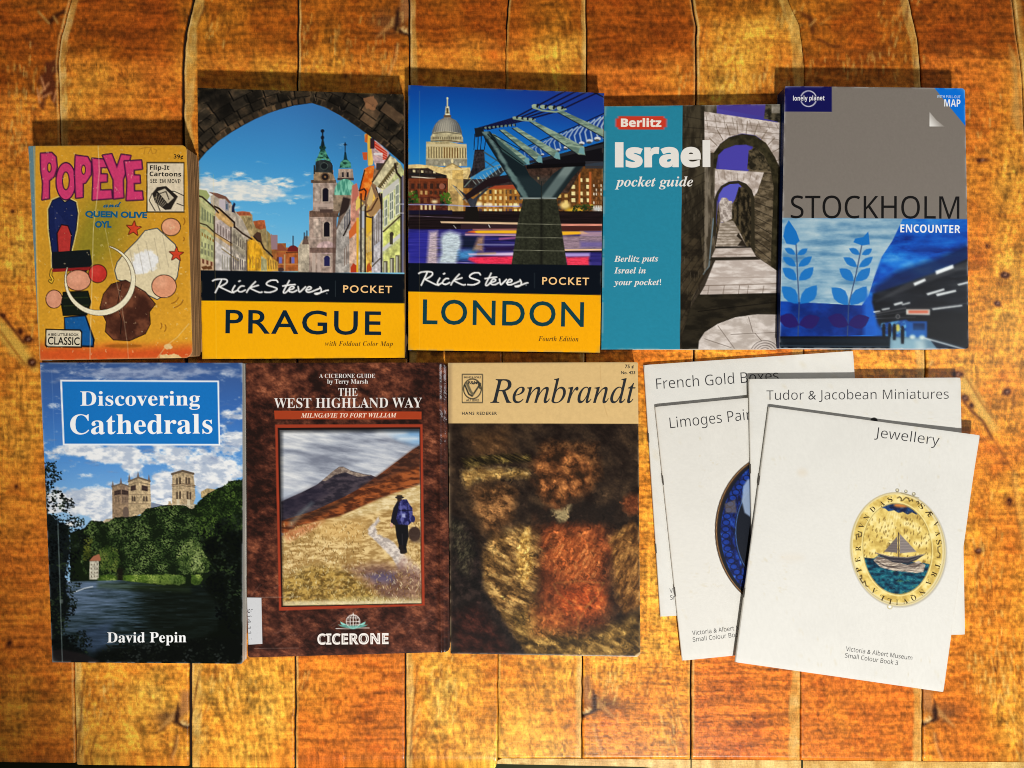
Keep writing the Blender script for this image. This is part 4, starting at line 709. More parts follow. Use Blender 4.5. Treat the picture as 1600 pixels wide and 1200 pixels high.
# --------------------------------------------------------------------------------------------- hill path in a leather-look frame
def paint_hillwalk():
    A = Art(378, 560, 714, 1034).view(370, 555, .4042)
    U, V = A.XY()
    n = .6 * fbm(A.X + .5 * A.Y, A.Y - .4 * A.X, 14, 9, oct=5, seed=3, gain=.7) + .4 * fbm(A.X, A.Y, 50, oct=3, seed=6)
    up = -.05 + .03 * sstep(400, 40, V)
    A.a = ramp(n + up, [(.3, (38, 20, 16)), (.45, (76, 40, 30)), (.56, (112, 64, 46)), (.66, (156, 94, 66)), (.8, (206, 146, 112))])
    gloss = .5 * sstep(800, 1100, V)
    A.a = A.a * (1 - .30 * gloss[..., None]) + np.array((96, 66, 60)) * .30 * gloss[..., None]
    A.poly([(146, 214), (715, 218), (715, 248), (148, 247)], (172, 70, 36))
    A.poly([(150, 268), (719, 266), (727, 966), (165, 986)], (164, 66, 40)); A.poly([(160, 280), (710, 278), (716, 960), (174, 972)], (30, 16, 14)); 
    A.maskpoly([(168, 290), (706, 286), (714, 956), (180, 966)], .8)
    A.rect(150, 270, 730, 700, lambda x, y: ramp(.5 * fbm(x, y - .15 * x, 90, 16, oct=5, seed=5) + .5 * fbm(x, y, 160, 50, oct=3, seed=9), [(.3, (128, 134, 150)), (.5, (176, 182, 194)), (.7, (222, 224, 226))]))
    A.poly([(560, 280), (730, 280), (730, 350), (680, 345), (620, 320)], (120, 172, 218), .75, 6); A.ell(600, 300, 60, 12, (226, 230, 234), .7, 4); A.ell(665, 322, 40, 8, (222, 228, 232), .7, 3); A.rect(150, 520, 330, 560, (190, 200, 214), .5, 6)
    hz = lambda c0, c1, sx=30, sy=12, sd=2: (lambda x, y: mixc(c0, c1, sstep(.3, .7, fbm(x + .3 * y, y, sx, sy, oct=5, seed=sd))))
    A.poly([(170, 566), (250, 530), (310, 500), (350, 468), (380, 445), (398, 430), (412, 430), (440, 445), (490, 458), (520, 462), (560, 480), (560, 640), (170, 680)], hz((44, 40, 52), (84, 74, 82))); A.poly([(330, 485), (372, 448), (398, 430), (415, 432), (445, 448), (500, 462), (520, 464), (470, 470), (420, 452), (380, 462), (345, 486)], hz((120, 104, 96), (170, 154, 140), 12, 6)); A.poly([(170, 566), (310, 500), (360, 530), (250, 600), (170, 640)], (40, 36, 56), .5, 5)
    A.poly([(170, 680), (170, 640), (300, 600), (420, 545), (500, 500), (560, 455), (620, 410), (680, 365), (730, 335), (730, 520), (600, 560), (350, 650), (220, 720)], hz((84, 44, 26), (170, 96, 50), 30, 10)); A.poly([(480, 510), (560, 455), (680, 365), (730, 335), (730, 420), (640, 450), (540, 500)], hz((58, 36, 30), (110, 66, 46), 24, 10, 4), .9, 3); A.poly([(200, 640), (330, 590), (460, 540), (380, 590), (260, 640)], (50, 36, 30), .7, 4)
    gr = hz((168, 136, 84), (226, 200, 146), 26, 9, 6)
    A.poly([(170, 700), (240, 660), (400, 620), (520, 570), (620, 530), (730, 495), (730, 980), (170, 980)], gr, 1, 1.5); A.poly([(380, 640), (540, 560), (730, 490), (730, 560), (620, 590), (520, 610)], hz((196, 172, 120), (236, 220, 180), 16, 6), .85, 3)
    A.poly([(180, 690), (260, 655), (340, 640), (300, 670), (200, 720)], (192, 120, 80), .7, 4); A.poly([(330, 640), (500, 640), (480, 720), (300, 700)], (214, 176, 110), .6, 8)
    A.poly([(550, 620), (556, 640), (535, 660), (545, 690), (600, 715), (640, 760), (660, 800), (630, 830), (600, 780), (540, 720), (512, 695), (508, 670), (535, 645)], hz((176, 166, 160), (226, 216, 206), 12, 8), 1, 1.5, rough=1.5); A.poly([(640, 760), (720, 830), (720, 900), (620, 820)], hz((170, 140, 130), (220, 200, 180), 10, 8), .85, 4)
    A.poly([(170, 860), (300, 810), (440, 830), (520, 900), (600, 960), (600, 980), (170, 980)], hz((92, 70, 26), (192, 160, 84), 14, 10), .8, 8, rough=4); A.poly([(420, 820), (560, 800), (720, 840), (720, 980), (600, 970), (500, 880)], hz((96, 66, 62), (150, 116, 100), 20, 12), .8, 8, rough=4); A.poly([(500, 850), (560, 835), (612, 842), (610, 880), (540, 878)], (92, 84, 116), .8, 5); A.poly([(190, 960), (500, 930), (720, 940), (720, 980), (190, 980)], hz((180, 170, 110), (226, 214, 170), 9, 6), .7, 4)
    for i in range(1300):
        x = A.rng.uniform(180, 712); y = A.rng.uniform(650, 960)
        if 500 < x < 660 and 610 < y < 830: continue
        L = A.rng.uniform(4, 10); A.line([(x, y), (x + A.rng.uniform(-6, 6), y - L)], 2.4, A.rng.choice([(90, 66, 26), (236, 214, 150), (150, 110, 50), (246, 236, 196), (120, 84, 34)]), .55)
    # walker with a rucksack, seen from behind
    A.ell(688, 690, 24, 28, (58, 42, 40), .9, 1.2); A.ell(700, 715, 30, 10, (80, 60, 50), .6, 2)
    A.poly([(612, 652), (662, 650), (665, 700), (656, 740), (660, 762), (634, 766), (630, 745), (618, 700)], (20, 20, 26)); A.line([(640, 690), (642, 740)], 4, (60, 56, 60), .6); A.ell(644, 758, 13, 9, (40, 32, 30)); A.ell(636, 742, 10, 10, (36, 30, 30))
    A.poly([(606, 590), (622, 562), (646, 556), (660, 600), (660, 655), (610, 655), (598, 648), (596, 640)], (26, 26, 40)); A.ell(599, 655, 6, 8, (210, 170, 150))
    A.ell(630, 556, 9, 10, (60, 44, 40)); A.ell(630, 549, 17, 5, (40, 34, 34)); A.rect(620, 540, 640, 550, (52, 44, 42))
    A.poly([(628, 570), (640, 556), (658, 556), (668, 575), (680, 590), (682, 640), (665, 656), (625, 652), (618, 630), (624, 600)], lambda x, y: mixc((30, 32, 84), (86, 88, 150), sstep(.35, .7, fbm(x, y, 12)))); A.line([(630, 600), (678, 598)], 4, (20, 20, 50)); A.rect(640, 612, 652, 626, (180, 186, 220), .8); A.line([(634, 570), (640, 650)], 3, (120, 124, 180), .7); A.ell(682, 632, 8, 13, (40, 42, 96)); A.line([(660, 575), (668, 650)], 3, (24, 24, 60), .8)
    # jacket scuffs over the picture
    A.poly([(200, 660), (205, 640), (290, 565), (300, 570), (240, 635), (215, 665)], (150, 170, 170), .35, 3)
    sh = np.clip((U - 168) / 18, 0, 1) * np.clip((V - 288) / 16, 0, 1)
    A.gain(.35 + .65 * sh)
    A.rect(178, 948, 714, 970, (240, 230, 200), .5, 2)
    A.mask = None
    for i in range(90):
        x = A.rng.uniform(50, 810); y = A.rng.uniform(880, 1140); t = A.rng.uniform(-.9, -.3); L = A.rng.uniform(10, 60)
        A.line([(x, y), (x + L * math.cos(t), y + L * math.sin(t))], 3, (196, 160, 150), A.rng.uniform(.05, .25), 1)
    A.line([(47, 936), (246, 932)], 2, (210, 196, 186), .5); A.line([(70, 1132), (240, 1130)], 2, (200, 186, 180), .4); A.line([(246, 932), (250, 960)], 2, (200, 190, 180), .3)
    # globe and open book emblem
    A.view(370, 900, .21875)
    A.line([(712, 373), (948, 368)], 4, (236, 232, 226)); 
    for sx in (-1, 1):
        A.poly([(832, 372), (832 + sx * 20, 355), (832 + sx * 90, 322), (832 + sx * 84, 340), (832 + sx * 60, 356)], (150, 206, 196)); A.poly([(832, 374), (832 + sx * 40, 348), (832 + sx * 104, 345), (832 + sx * 80, 360)], (110, 176, 166)); A.line([(832, 374), (832 + sx * 45, 352), (832 + sx * 100, 358)], 3, (60, 60, 50))
    A.ell(833, 322, 48, 48, (44, 26, 20), .5); A.ell(833, 322, 48, 48, (236, 230, 224), ring=5); A.line([(833, 262), (833, 370)], 5, (236, 230, 224)); A.ell(833, 322, 22, 48, (236, 230, 224), ring=4); A.ell(833, 322, 38, 48, (236, 230, 224), .7, ring=3)
    for y in (296, 322, 346): A.line([(790 + abs(y - 322) * .2, y), (876 - abs(y - 322) * .2, y)], 4, (236, 230, 224))
    A.poly([(786, 350), (880, 350), (845, 374), (820, 374)], (120, 186, 176), .8)
    return A

# --------------------------------------------------------------------------------------------- dark old-master style stand-in
def paint_darkpainting():
    A = Art(694, 560, 1008, 1034, (218, 188, 134)).view(690, 555, .4044)
    U, V = A.XY()
    A.a = A.a * (1 + .05 * (fbm(A.X, A.Y, 5, oct=3) - .5))[..., None]
    A.maskpoly([(-20, 263), (900, 265), (900, 1240), (-20, 1240)])
    br = lambda c0, c1, c2, sx=34, sy=18, sd=3, k=.5: (lambda x, y: ramp(fbm(x + k * y, y - k * x, sx, sy, oct=5, seed=sd), [(.28, c0), (.5, c1), (.75, c2)]))
    A.rect(-20, 250, 900, 1240, br((30, 20, 16), (46, 34, 27), (70, 52, 38), 60, 40))
    A.poly([(100, 300), (250, 280), (280, 380), (130, 400)], br((60, 40, 26), (84, 56, 34), (110, 76, 46)), .7, 12)
    # loose warm masses, abstract, in the places and colours of the picture
    A.poly([(390, 620), (480, 590), (600, 640), (680, 740), (650, 860), (660, 1000), (580, 1060), (420, 1090), (370, 960), (330, 800)], br((70, 36, 22), (112, 56, 32), (168, 92, 50), 22, 50, 5), 1, 16, rough=12, rs=20)
    A.poly([(140, 800), (200, 700), (300, 660), (370, 680), (380, 780), (350, 980), (420, 1100), (440, 1160), (330, 1160), (250, 1060), (170, 930)], br((66, 46, 26), (122, 88, 50), (190, 150, 92), 44, 16, 6), 1, 10, rough=8, rs=16)
    A.poly([(250, 1000), (330, 980), (420, 1060), (600, 1070), (760, 1000), (780, 1180), (330, 1180)], br((60, 44, 24), (108, 80, 42), (170, 132, 74), 40, 20, 7), 1, 10, rough=8, rs=16)
    A.poly([(650, 700), (740, 640), (790, 700), (790, 960), (700, 1000), (670, 900)], br((70, 44, 24), (120, 80, 42), (176, 126, 70), 14, 40, 8), .95, 5, rough=5)
    A.ell(735, 575, 34, 40, br((90, 44, 26), (124, 66, 38), (150, 86, 50)), .8, 5, rough=4)
    A.poly([(352, 985), (490, 975), (495, 1060), (360, 1070)], br((110, 52, 26), (150, 76, 38), (190, 112, 58), 24, 14), .7, 14, rough=4); A.ell(540, 940, 90, 60, br((110, 50, 26), (170, 74, 34), (210, 120, 60)), .8, 8, rough=5)
    A.poly([(420, 800), (430, 690), (560, 690), (620, 760), (600, 860), (480, 880)], br((120, 60, 30), (162, 84, 42), (206, 130, 74), 10, 26, 4), .8, 10, rough=6)
    # pale horizontal sweep and two ochre clouds of paint
    A.poly([(75, 400), (180, 382), (340, 384), (350, 410), (200, 420), (90, 440)], br((26, 20, 12), (50, 40, 22), (110, 90, 50), 40, 6), 1, 3, rough=3); A.poly([(75, 450), (110, 436), (220, 434), (338, 446), (334, 472), (230, 474), (130, 488), (100, 512), (78, 480)], br((110, 80, 44), (160, 124, 72), (206, 172, 116), 40, 12, 4, .1), .95, 5, rough=4)
    A.poly([(120, 520), (180, 492), (270, 500), (290, 560), (270, 640), (200, 700), (165, 680), (130, 600)], br((50, 34, 22), (100, 66, 40), (168, 118, 72), 34, 26, 4), 1, 9, rough=6, rs=14)
    A.poly([(350, 430), (390, 370), (470, 350), (560, 370), (600, 440), (580, 520), (500, 570), (430, 585), (385, 540), (356, 490)], br((46, 30, 20), (104, 62, 36), (176, 114, 66), 40, 36, 9), 1, 9, rough=6, rs=14)
    A.poly([(370, 350), (420, 330), (600, 340), (620, 470), (570, 500), (590, 420), (500, 360), (380, 390)], br((40, 26, 18), (80, 50, 30), (124, 82, 50), 14, 14, 5), .8, 6, rough=5)
    A.poly([(340, 580), (460, 600), (500, 560), (600, 580), (690, 560), (660, 650), (480, 650), (360, 650)], (34, 26, 22), .9, 6, rough=6); A.poly([(425, 600), (470, 590), (500, 575), (480, 640), (455, 640)], (190, 166, 120), .7, 3, rough=3)
    A.poly([(300, 700), (340, 660), (350, 850), (310, 900), (290, 800)], br((130, 90, 40), (190, 146, 76), (226, 190, 120), 10, 10), .8, 3, rough=4)
    A.poly([(20, 600), (100, 640), (150, 760), (160, 900), (260, 1060), (340, 1170), (20, 1180)], br((20, 16, 15), (34, 26, 24), (56, 42, 38), 30, 30), 1, 4, rough=3); A.poly([(40, 1000), (140, 960), (240, 1100), (280, 1170), (60, 1170)], br((30, 16, 16), (52, 26, 22), (84, 42, 34)), .8, 8)
    A.poly([(30, 640), (80, 650), (120, 740), (110, 860), (60, 820)], br((30, 26, 22), (60, 54, 40), (110, 100, 74), 6, 12), .6, 6, rough=4)
    for i in range(1500):
        x = A.rng.uniform(60, 760); y = A.rng.uniform(330, 1150)
        xi = int(A.v[0] + x * A.v[2] - A.x0); yi = int(A.v[1] + y * A.v[2] - A.y0)
        c = A.a[min(yi, A.h - 1), min(xi, A.w - 1)]
        if c.sum() < 170: 
            if A.rng.random() < .7: continue
        f = A.rng.choice([.55, .7, 1.25, 1.45]); t = A.rng.uniform(0, 3.14); L = A.rng.uniform(6, 20)
        A.line([(x, y), (x + L * .5 * math.cos(t) + 2, y + L * .6 * math.sin(t)), (x + L * math.cos(t + .4), y + L * math.sin(t + .4))], A.rng.uniform(3, 7), np.clip(c * f, 0, 240), .6, .7)
    # goblet-like curves of loose yellow paint
    for (p, w) in (([(432, 885), (450, 920), (500, 960), (530, 1010), (525, 1080)], 6), ([(625, 880), (600, 930), (560, 970), (540, 1010)], 5), ([(440, 880), (530, 872), (628, 880)], 4), ([(510, 960), (560, 975), (580, 950)], 4)): A.line(p, w, (186, 140, 76), .3, 1.6)
    dab = fbm(A.X, A.Y, 2.2, oct=2, seed=3)
    A.a = A.a * (1 + .3 * (dab - .5) * A.mask)[..., None]; A.a = A.a * (1 + A.mask[..., None] * np.array((.08, .12, .12)))
    A.mask = None
    # emblem box
    A.line([(80, 74), (158, 74), (158, 183), (80, 183)], 3, (44, 44, 40), closed=True)
    A.ell(119, 130, 34, 38, (44, 44, 40), ring=4); A.line([(90, 115), (105, 150), (118, 158), (150, 110)], 6, (60, 60, 54)); A.line([(98, 108), (112, 140), (120, 150)], 10, (120, 110, 84)); A.line([(122, 110), (140, 104), (148, 128)], 5, (60, 60, 54))
    A.poly([(742, 1170), (748, 1158), (775, 1140), (775, 1180)], (206, 180, 134), .95, .8)
    A.line([(612, 40), (618, 160), (640, 235)], 2, (190, 156, 104), .6)
    e = sstep(48, 30, U); A.a = A.a * (1 - .35 * e[..., None]) + np.array((120, 100, 80)) * .35 * e[..., None]
    return A

# --------------------------------------------------------------------------------------------- oval medallion, white booklet
def paint_medallion():
    A = Art(1150, 620, 1535, 1090, (223, 222, 216)).view(1320, 750, .17497)
    paper_wear(A, 1)
    A.ell(478, 625, 432, 515, (150, 140, 116), .5, 1.2, rot=-.12); A.ell(474, 618, 424, 508, (222, 208, 158), 1, .7, rot=-.12); A.ell(472, 612, 415, 500, (150, 132, 86), .5, .7, rot=-.12, ring=7)
    gold = lambda x, y: ramp(fbm(x, y, 60, 60, oct=4, seed=3), [(.3, (196, 166, 84)), (.5, (226, 200, 112)), (.75, (242, 226, 158))])
    A.ell(470, 612, 398, 484, gold, 1, .7, rot=-.12)
    for (x, y, r) in ((468, 92, 16), (545, 102, 14), (615, 125, 16)): A.ell(x, y, r, r, (120, 110, 84)); A.ell(x, y - 2, r * .6, r * .6, (226, 220, 190))
    A.ell(402, 1132, 26, 22, (196, 186, 150)); A.ell(402, 1132, 14, 12, (250, 248, 240)); A.line([(500, 115), (660, 160)], 8, (140, 128, 90), .7)
    A.ell(468, 615, 318, 422, (236, 220, 150), 1, .8, rot=-.08); A.ell(468, 615, 310, 412, gold, 1, .6, rot=-.08)
    A.ell(468, 615, 310, 412, (220, 190, 110), .001)
    # mask to inner oval
    c, q = math.cos(-.08), math.sin(-.08); U, V = A.XY(); dx, dy = U - 468, V - 615
    r = np.sqrt(((dx * c + dy * q) / 305) ** 2 + ((-dx * q + dy * c) / 407) ** 2); A.mask = np.clip((1 - r) * 50, 0, 1)
    A.poly([(330, 250), (345, 200), (470, 190), (600, 200), (720, 280), (715, 318), (660, 300), (640, 310), (600, 290), (560, 310), (520, 285), (480, 295), (440, 270), (390, 280), (360, 255)], lambda x, y: mixc((14, 26, 60), (34, 70, 120), sstep(.3, .7, fbm(x, y, 30)))); A.ell(510, 225, 70, 20, (206, 124, 50), .95, 2)
    for i in range(16): A.line([(380 + i * 20, 285), (300 + i * 32, 500)], 4, (180, 150, 70), .45)
    for i in range(150):
        x = A.rng.uniform(170, 790); y = A.rng.uniform(320, 730); A.line([(x, y), (x - 4, y + 14)], 8, (120, 92, 42), .8)
    A.poly([(150, 690), (260, 700), (300, 670), (500, 720), (700, 740), (800, 760), (800, 1100), (150, 1100)], lambda x, y: ramp(fbm(x, y, 40, 24, oct=5, seed=5), [(.3, (6, 34, 56)), (.5, (14, 70, 92)), (.7, (30, 110, 126)), (.85, (80, 150, 150))]))
    for i in range(50):
        x = A.rng.uniform(190, 740); y = A.rng.uniform(790, 1020); A.line([(x, y + 8), (x + 14, y), (x + 30, y + 8)], 5, A.rng.choice([(70, 140, 150), (4, 24, 44), (110, 160, 90)]), .6)
    wv = lambda x, y: mixc((110, 96, 86), (210, 196, 178), sstep(.3, .7, fbm(x, y, 60, 8)))
    A.poly([(255, 720), (290, 680), (340, 690), (560, 760), (660, 720), (720, 760), (700, 820), (640, 830), (440, 810), (320, 780)], wv)
    for i in range(5): A.line([(270 + i * 16, 720 + i * 8), (340 + i * 14, 760 + i * 6), (480, 790 - i * 8), (620 + i * 10, 790 - i * 12), (680 + i * 6, 740)], 4, (70, 60, 60), .8)
    hull = [(270, 650), (345, 690), (430, 735), (560, 748), (640, 715), (720, 660), (690, 665), (560, 690), (400, 680)]
    A.poly(hull, (52, 50, 58)); A.line([(280, 652), (400, 684), (560, 694), (710, 664)], 7, (150, 138, 124)); A.line([(360, 712), (560, 726), (660, 690)], 4, (120, 112, 108))
    A.line([(478, 470), (482, 690)], 9, (70, 58, 50)); A.poly([(490, 480), (640, 640), (490, 655)], (140, 130, 126)); A.poly([(470, 500), (470, 650), (350, 640)], (112, 102, 100))
    for i in range(5): A.line([(496, 520 + i * 26), (520 + i * 24, 520 + i * 26)], 4, (84, 78, 80), .7); A.line([(380 + i * 4, 630 - i * 22), (466, 634 - i * 22)], 4, (74, 68, 70), .6)
    A.mask = None
    A.ell(468, 615, 306, 408, (90, 76, 40), .5, .6, rot=-.08, ring=5)
    for p in ([(470, 160), (490, 150), (505, 165), (500, 185), (520, 180), (545, 155), (570, 165), (575, 190), (600, 175), (606, 190)], [(640, 195), (655, 190), (662, 205), (652, 215)], [(105, 530), (100, 490), (125, 480), (120, 510), (150, 500), (150, 470), (120, 460)], [(850, 590), (830, 600), (832, 640), (850, 660), (845, 690), (825, 690)], [(135, 860), (150, 850), (152, 880), (135, 880), (160, 920), (180, 900), (190, 945), (205, 950)]): A.line(p, 9, (70, 54, 26), .95)
    return A

def paper_wear(A, seed, edge=None):
    n = fbm(A.X, A.Y, 70, oct=4, seed=seed)
    A.a = A.a * (1 - .012 * sstep(.5, .8, n))[..., None]
    A.a = A.a * (1 + .03 * (fbm(A.X, A.Y, 2.5, oct=2, seed=seed + 3) - .5))[..., None]
    fx = sstep(.70, .80, fbm(A.X, A.Y, 7, oct=3, seed=seed + 20)) * sstep(.45, .7, fbm(A.X, A.Y, 60, oct=2, seed=seed + 31)); A.a = A.a * (1 - fx[..., None] * np.array((.02, .035, .07)))

def paint_plate():
    """edge of a round blue enamel plate on the second booklet"""
    A = Art(1020, 600, 1260, 1040, (223, 221, 214)).view(990, 540, .46667)
    paper_wear(A, 5)
    cx, cy, rx, ry = 505, 622, 233, 268
    A.ell(cx, cy, rx, ry, (52, 36, 26), rot=-.05); A.ell(cx + 2, cy, rx - 3, ry - 3, (150, 112, 70), ring=3, rot=-.05); A.ell(cx + 3, cy, rx - 7, ry - 6, (16, 22, 36))
    bl = lambda x, y: ramp(fbm(x, y, 10, 16, oct=4, seed=4), [(.3, (8, 16, 50)), (.5, (14, 36, 110)), (.7, (26, 66, 160)), (.85, (80, 120, 190))])
    A.ell(cx + 6, cy, rx - 14, ry - 12, bl); A.ell(cx + 6, cy, rx - 60, ry - 60, (16, 22, 34)); A.ell(cx + 6, cy, rx - 64, ry - 64, (60, 90, 150), ring=3)
    for i in range(26):
        t = math.pi * (.62 + i * .03)
        x, y = cx + (rx - 36) * math.cos(t), cy - (ry - 36) * math.sin(t) * (1 if i % 2 else 1)
        y = cy + (ry - 36) * math.sin(math.pi * (.62 + i * .03)); A.ell(x, y, 12, 9, (20, 56, 150), .8, .8, rot=t); A.ell(x, y, 12, 9, (6, 12, 40), .8, ring=3)
    A.poly([(368, 470), (380, 450), (400, 440), (400, 580), (372, 560), (362, 520)], (150, 170, 200), .9, 1.5); A.poly([(305, 530), (340, 515), (345, 560), (308, 560)], (120, 100, 76), .6, 1.5)
    return A

# --------------------------------------------------------------------------------------------- weathered wood of the boards
JOINTS = [
    [(-62, -260), (-60, 1500)],
    [(120, -260), (110, 0), (95, 57), (90, 96), (91, 134), (94, 226), (104, 560), (115, 1040), (119, 1195), (120, 1500)],
    [(310, -260), (301, 0), (291, 44), (286, 77), (285, 134), (286, 226), (291, 600), (297, 1037), (296, 1500)],
    [(468, -260), (466, 0), (464, 140), (463, 600), (461, 1030), (460, 1500)],
    [(639, -260), (639, 0), (640, 135), (637, 600), (633, 1030), (634, 1500)],
    [(800, -260), (795, 0), (791, 45), (790, 130), (784, 600), (778, 1030), (776, 1500)],
    [(914, -260), (916, 0), (917, 140), (914, 600), (910, 1030), (908, 1500)],
    [(1075, -260), (1082, 0), (1088, 40), (1088, 160), (1085, 560), (1080, 1040), (1079, 1500)],
    [(1205, -260), (1232, 0), (1250, 40), (1257, 95), (1258, 300), (1256, 550), (1251, 1040), (1250, 1500)],
    [(1395, -260), (1421, 0), (1435, 60), (1441, 140), (1447, 570), (1442, 1080), (1441, 1500)],
    [(1570, -260), (1583, 0), (1590, 60), (1598, 120), (1606, 300), (1612, 700), (1604, 1000), (1603, 1500)],
    [(1790, -260), (1790, 1500)]]

def joint_x(i, y):
    p = JOINTS[i]
    return np.interp(y, [q[1] for q in p], [q[0] for q in p]) + (fbm(y, y * 0 + i * 37., 24, oct=3, seed=i) - .5) * (2.2 if 0 < i < 11 else 0)

def knot(W, x, y, s, flip=1, seed=0):
    """a split knot: dark cleft with pale splinters either side"""
    q = lambda pts: [(x + flip * a * s, y + b * s) for a, b in pts]
    W.ell(x + flip * 14 * s, y - 2 * s, 26 * s, 13 * s, (84, 56, 40), .6, 6 * s, rough=4 * s, rs=9 * s, seed=seed)
    W.poly(q([(0, 2), (-20, -12), (-20, -44), (-6, -46), (-2, -22)]), (168, 112, 66), .8, 2)
    W.poly(q([(0, -24), (5, -10), (6, 4), (10, 6), (4, 10), (-6, 14), (-18, 20), (-20, 13), (-10, 10), (-2, 5), (-3, -10)]), (50, 26, 16), .95, 1.2, rough=1.2, rs=4)
    W.poly(q([(4, -14), (16, 0), (34, 20), (30, 20), (14, 8), (6, 2)]), (204, 150, 84), .6, 1); W.poly(q([(14, 8), (30, 20), (36, 26), (22, 20)]), (94, 54, 28), .5, 1.2, rough=1.5)
    W.poly(q([(-3, 6), (-10, 2), (-8, 8), (-14, 5), (-14, 11), (-20, 9), (-20, 14), (-8, 12)]), (232, 196, 130), .9, .8)
    W.line(q([(0, 30), (3, 50), (10, 66), (14, 76)]), 3, (214, 160, 96), .7, 1); W.line(q([(3, 30), (7, 52), (14, 68)]), 2.2, (110, 60, 34), .7, 1)

def paint_wood(step):
    x0, y0, x1, y1 = -66, -264, 1800, 1506
    W = Art(0, 0, (x1 - x0) / step, (y1 - y0) / step)
    W.X = x0 + (W.X) * step; W.Y = y0 + (W.Y) * step
    W.x0, W.y0 = x0, y0
    X, Y = W.X, W.Y
    wx = X + 14 * (fbm(X, Y, 60, oct=3, seed=21) - .5); wy = Y + 12 * (fbm(X, Y, 60, oct=3, seed=22) - .5)
    yel = fbm(wx, wy, 90, 120, oct=4, seed=40)
    out = np.zeros(X.shape + (3,))
    # row-wise pixel index of the board
    bi = np.zeros(X.shape, int); xl = np.zeros(X.shape); xr = np.zeros(X.shape)
    yy = Y[:, 0]
    for i in range(11):
        a = joint_x(i, yy)[:, None] * np.ones_like(X); b = joint_x(i + 1, yy)[:, None] * np.ones_like(X)
        m = (X >= a) & (X < b); bi[m] = i; xl[m] = (X - a)[m]; xr[m] = (b - X)[m]
    tone = np.array([.44, .36, .52, .62, .42, .50, .34, .58, .56, .30, .52])[bi]       # how yellow each board runs
    tb = np.array([.30, .66, .60, .28, .60, .62, .56, .24, .22, .56, .50])[bi]       # and towards the bottom
    tmid = np.array([.62, .5, .5, .5, .5, .5, .5, .5, .56, .62, .58])[bi]
    f = sstep(200, 450, Y); g = sstep(700, 1000, Y)
    tt = tone * (1 - f) + tmid * f; tt = tt * (1 - g) + tb * g
    t = np.clip((yel - .5) * 1.0 + tt, 0, 1)
    # saw marks across the boards (horizontal) and flame strokes along yellow parts
    saw = fbm(wx, wy, 90, 4.4, oct=4, seed=50) - .5
    saw2 = fbm(wx, wy, 34, 9, oct=3, seed=52) - .5
    ang = .22 * np.sin(X / 140 + bi)
    fl = fbm(wx + wy * ang, wy, 5.2, 46, oct=4, seed=60 ) - .5
    grain = fbm(X, Y, 4.5, 4.5, oct=3, seed=61) - .5
    base = ramp(t, [(0, (196, 101, 34)), (.3, (213, 119, 38)), (.55, (225, 141, 46)), (.8, (236, 166, 60)), (1, (244, 192, 86))])
    k = 1 + .66 * saw * (1.1 - .6 * t) + .3 * saw2 + .72 * fl * sstep(.3, .75, t) + .75 * grain
    k = k * (1 - .0 * t)
    base = base * np.clip(k, .5, 1.3)[..., None]
    # rust blotches and small dark specks
    bl = sstep(.58, .74, fbm(wx, wy, 26, 14, oct=4, seed=70)); base = mixc(base, base * np.array((.82, .70, .60)), bl * .45)
    sp = sstep(.74, .80, fbm(X, Y, 9, 6, oct=3, seed=71)); base = mixc(base, (88, 44, 18), sp * .35)
    W.a = base
    # burnt dark upper ends of the boards with an uneven limit
    lim = np.array([150, 92, 86, 80, 66, 60, 92, 30, 110, 84, 60])[bi] + 34 * (fbm(X, Y, 36, 26, oct=4, seed=80) - .5)
    burn = sstep(12, -14, Y - lim); W.a = W.a * (1 - burn[..., None] * np.array((.24, .32, .46)))
    # painted edge highlight: pale strip along one edge of the boards
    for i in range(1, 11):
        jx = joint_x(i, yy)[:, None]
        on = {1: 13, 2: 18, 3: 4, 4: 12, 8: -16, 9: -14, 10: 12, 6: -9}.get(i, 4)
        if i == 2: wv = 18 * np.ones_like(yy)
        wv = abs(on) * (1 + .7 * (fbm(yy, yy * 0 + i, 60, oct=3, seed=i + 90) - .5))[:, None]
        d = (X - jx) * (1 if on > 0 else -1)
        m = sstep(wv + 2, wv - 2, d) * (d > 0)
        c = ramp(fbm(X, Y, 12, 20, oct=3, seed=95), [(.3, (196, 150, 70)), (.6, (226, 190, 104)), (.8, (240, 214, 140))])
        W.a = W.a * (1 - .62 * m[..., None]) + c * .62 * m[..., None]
    # diagonal splinter strokes near edges
    W.rng.seed(12)
    W2 = Art(0, 0, 2, 2)
    return W, bi, xl, xr

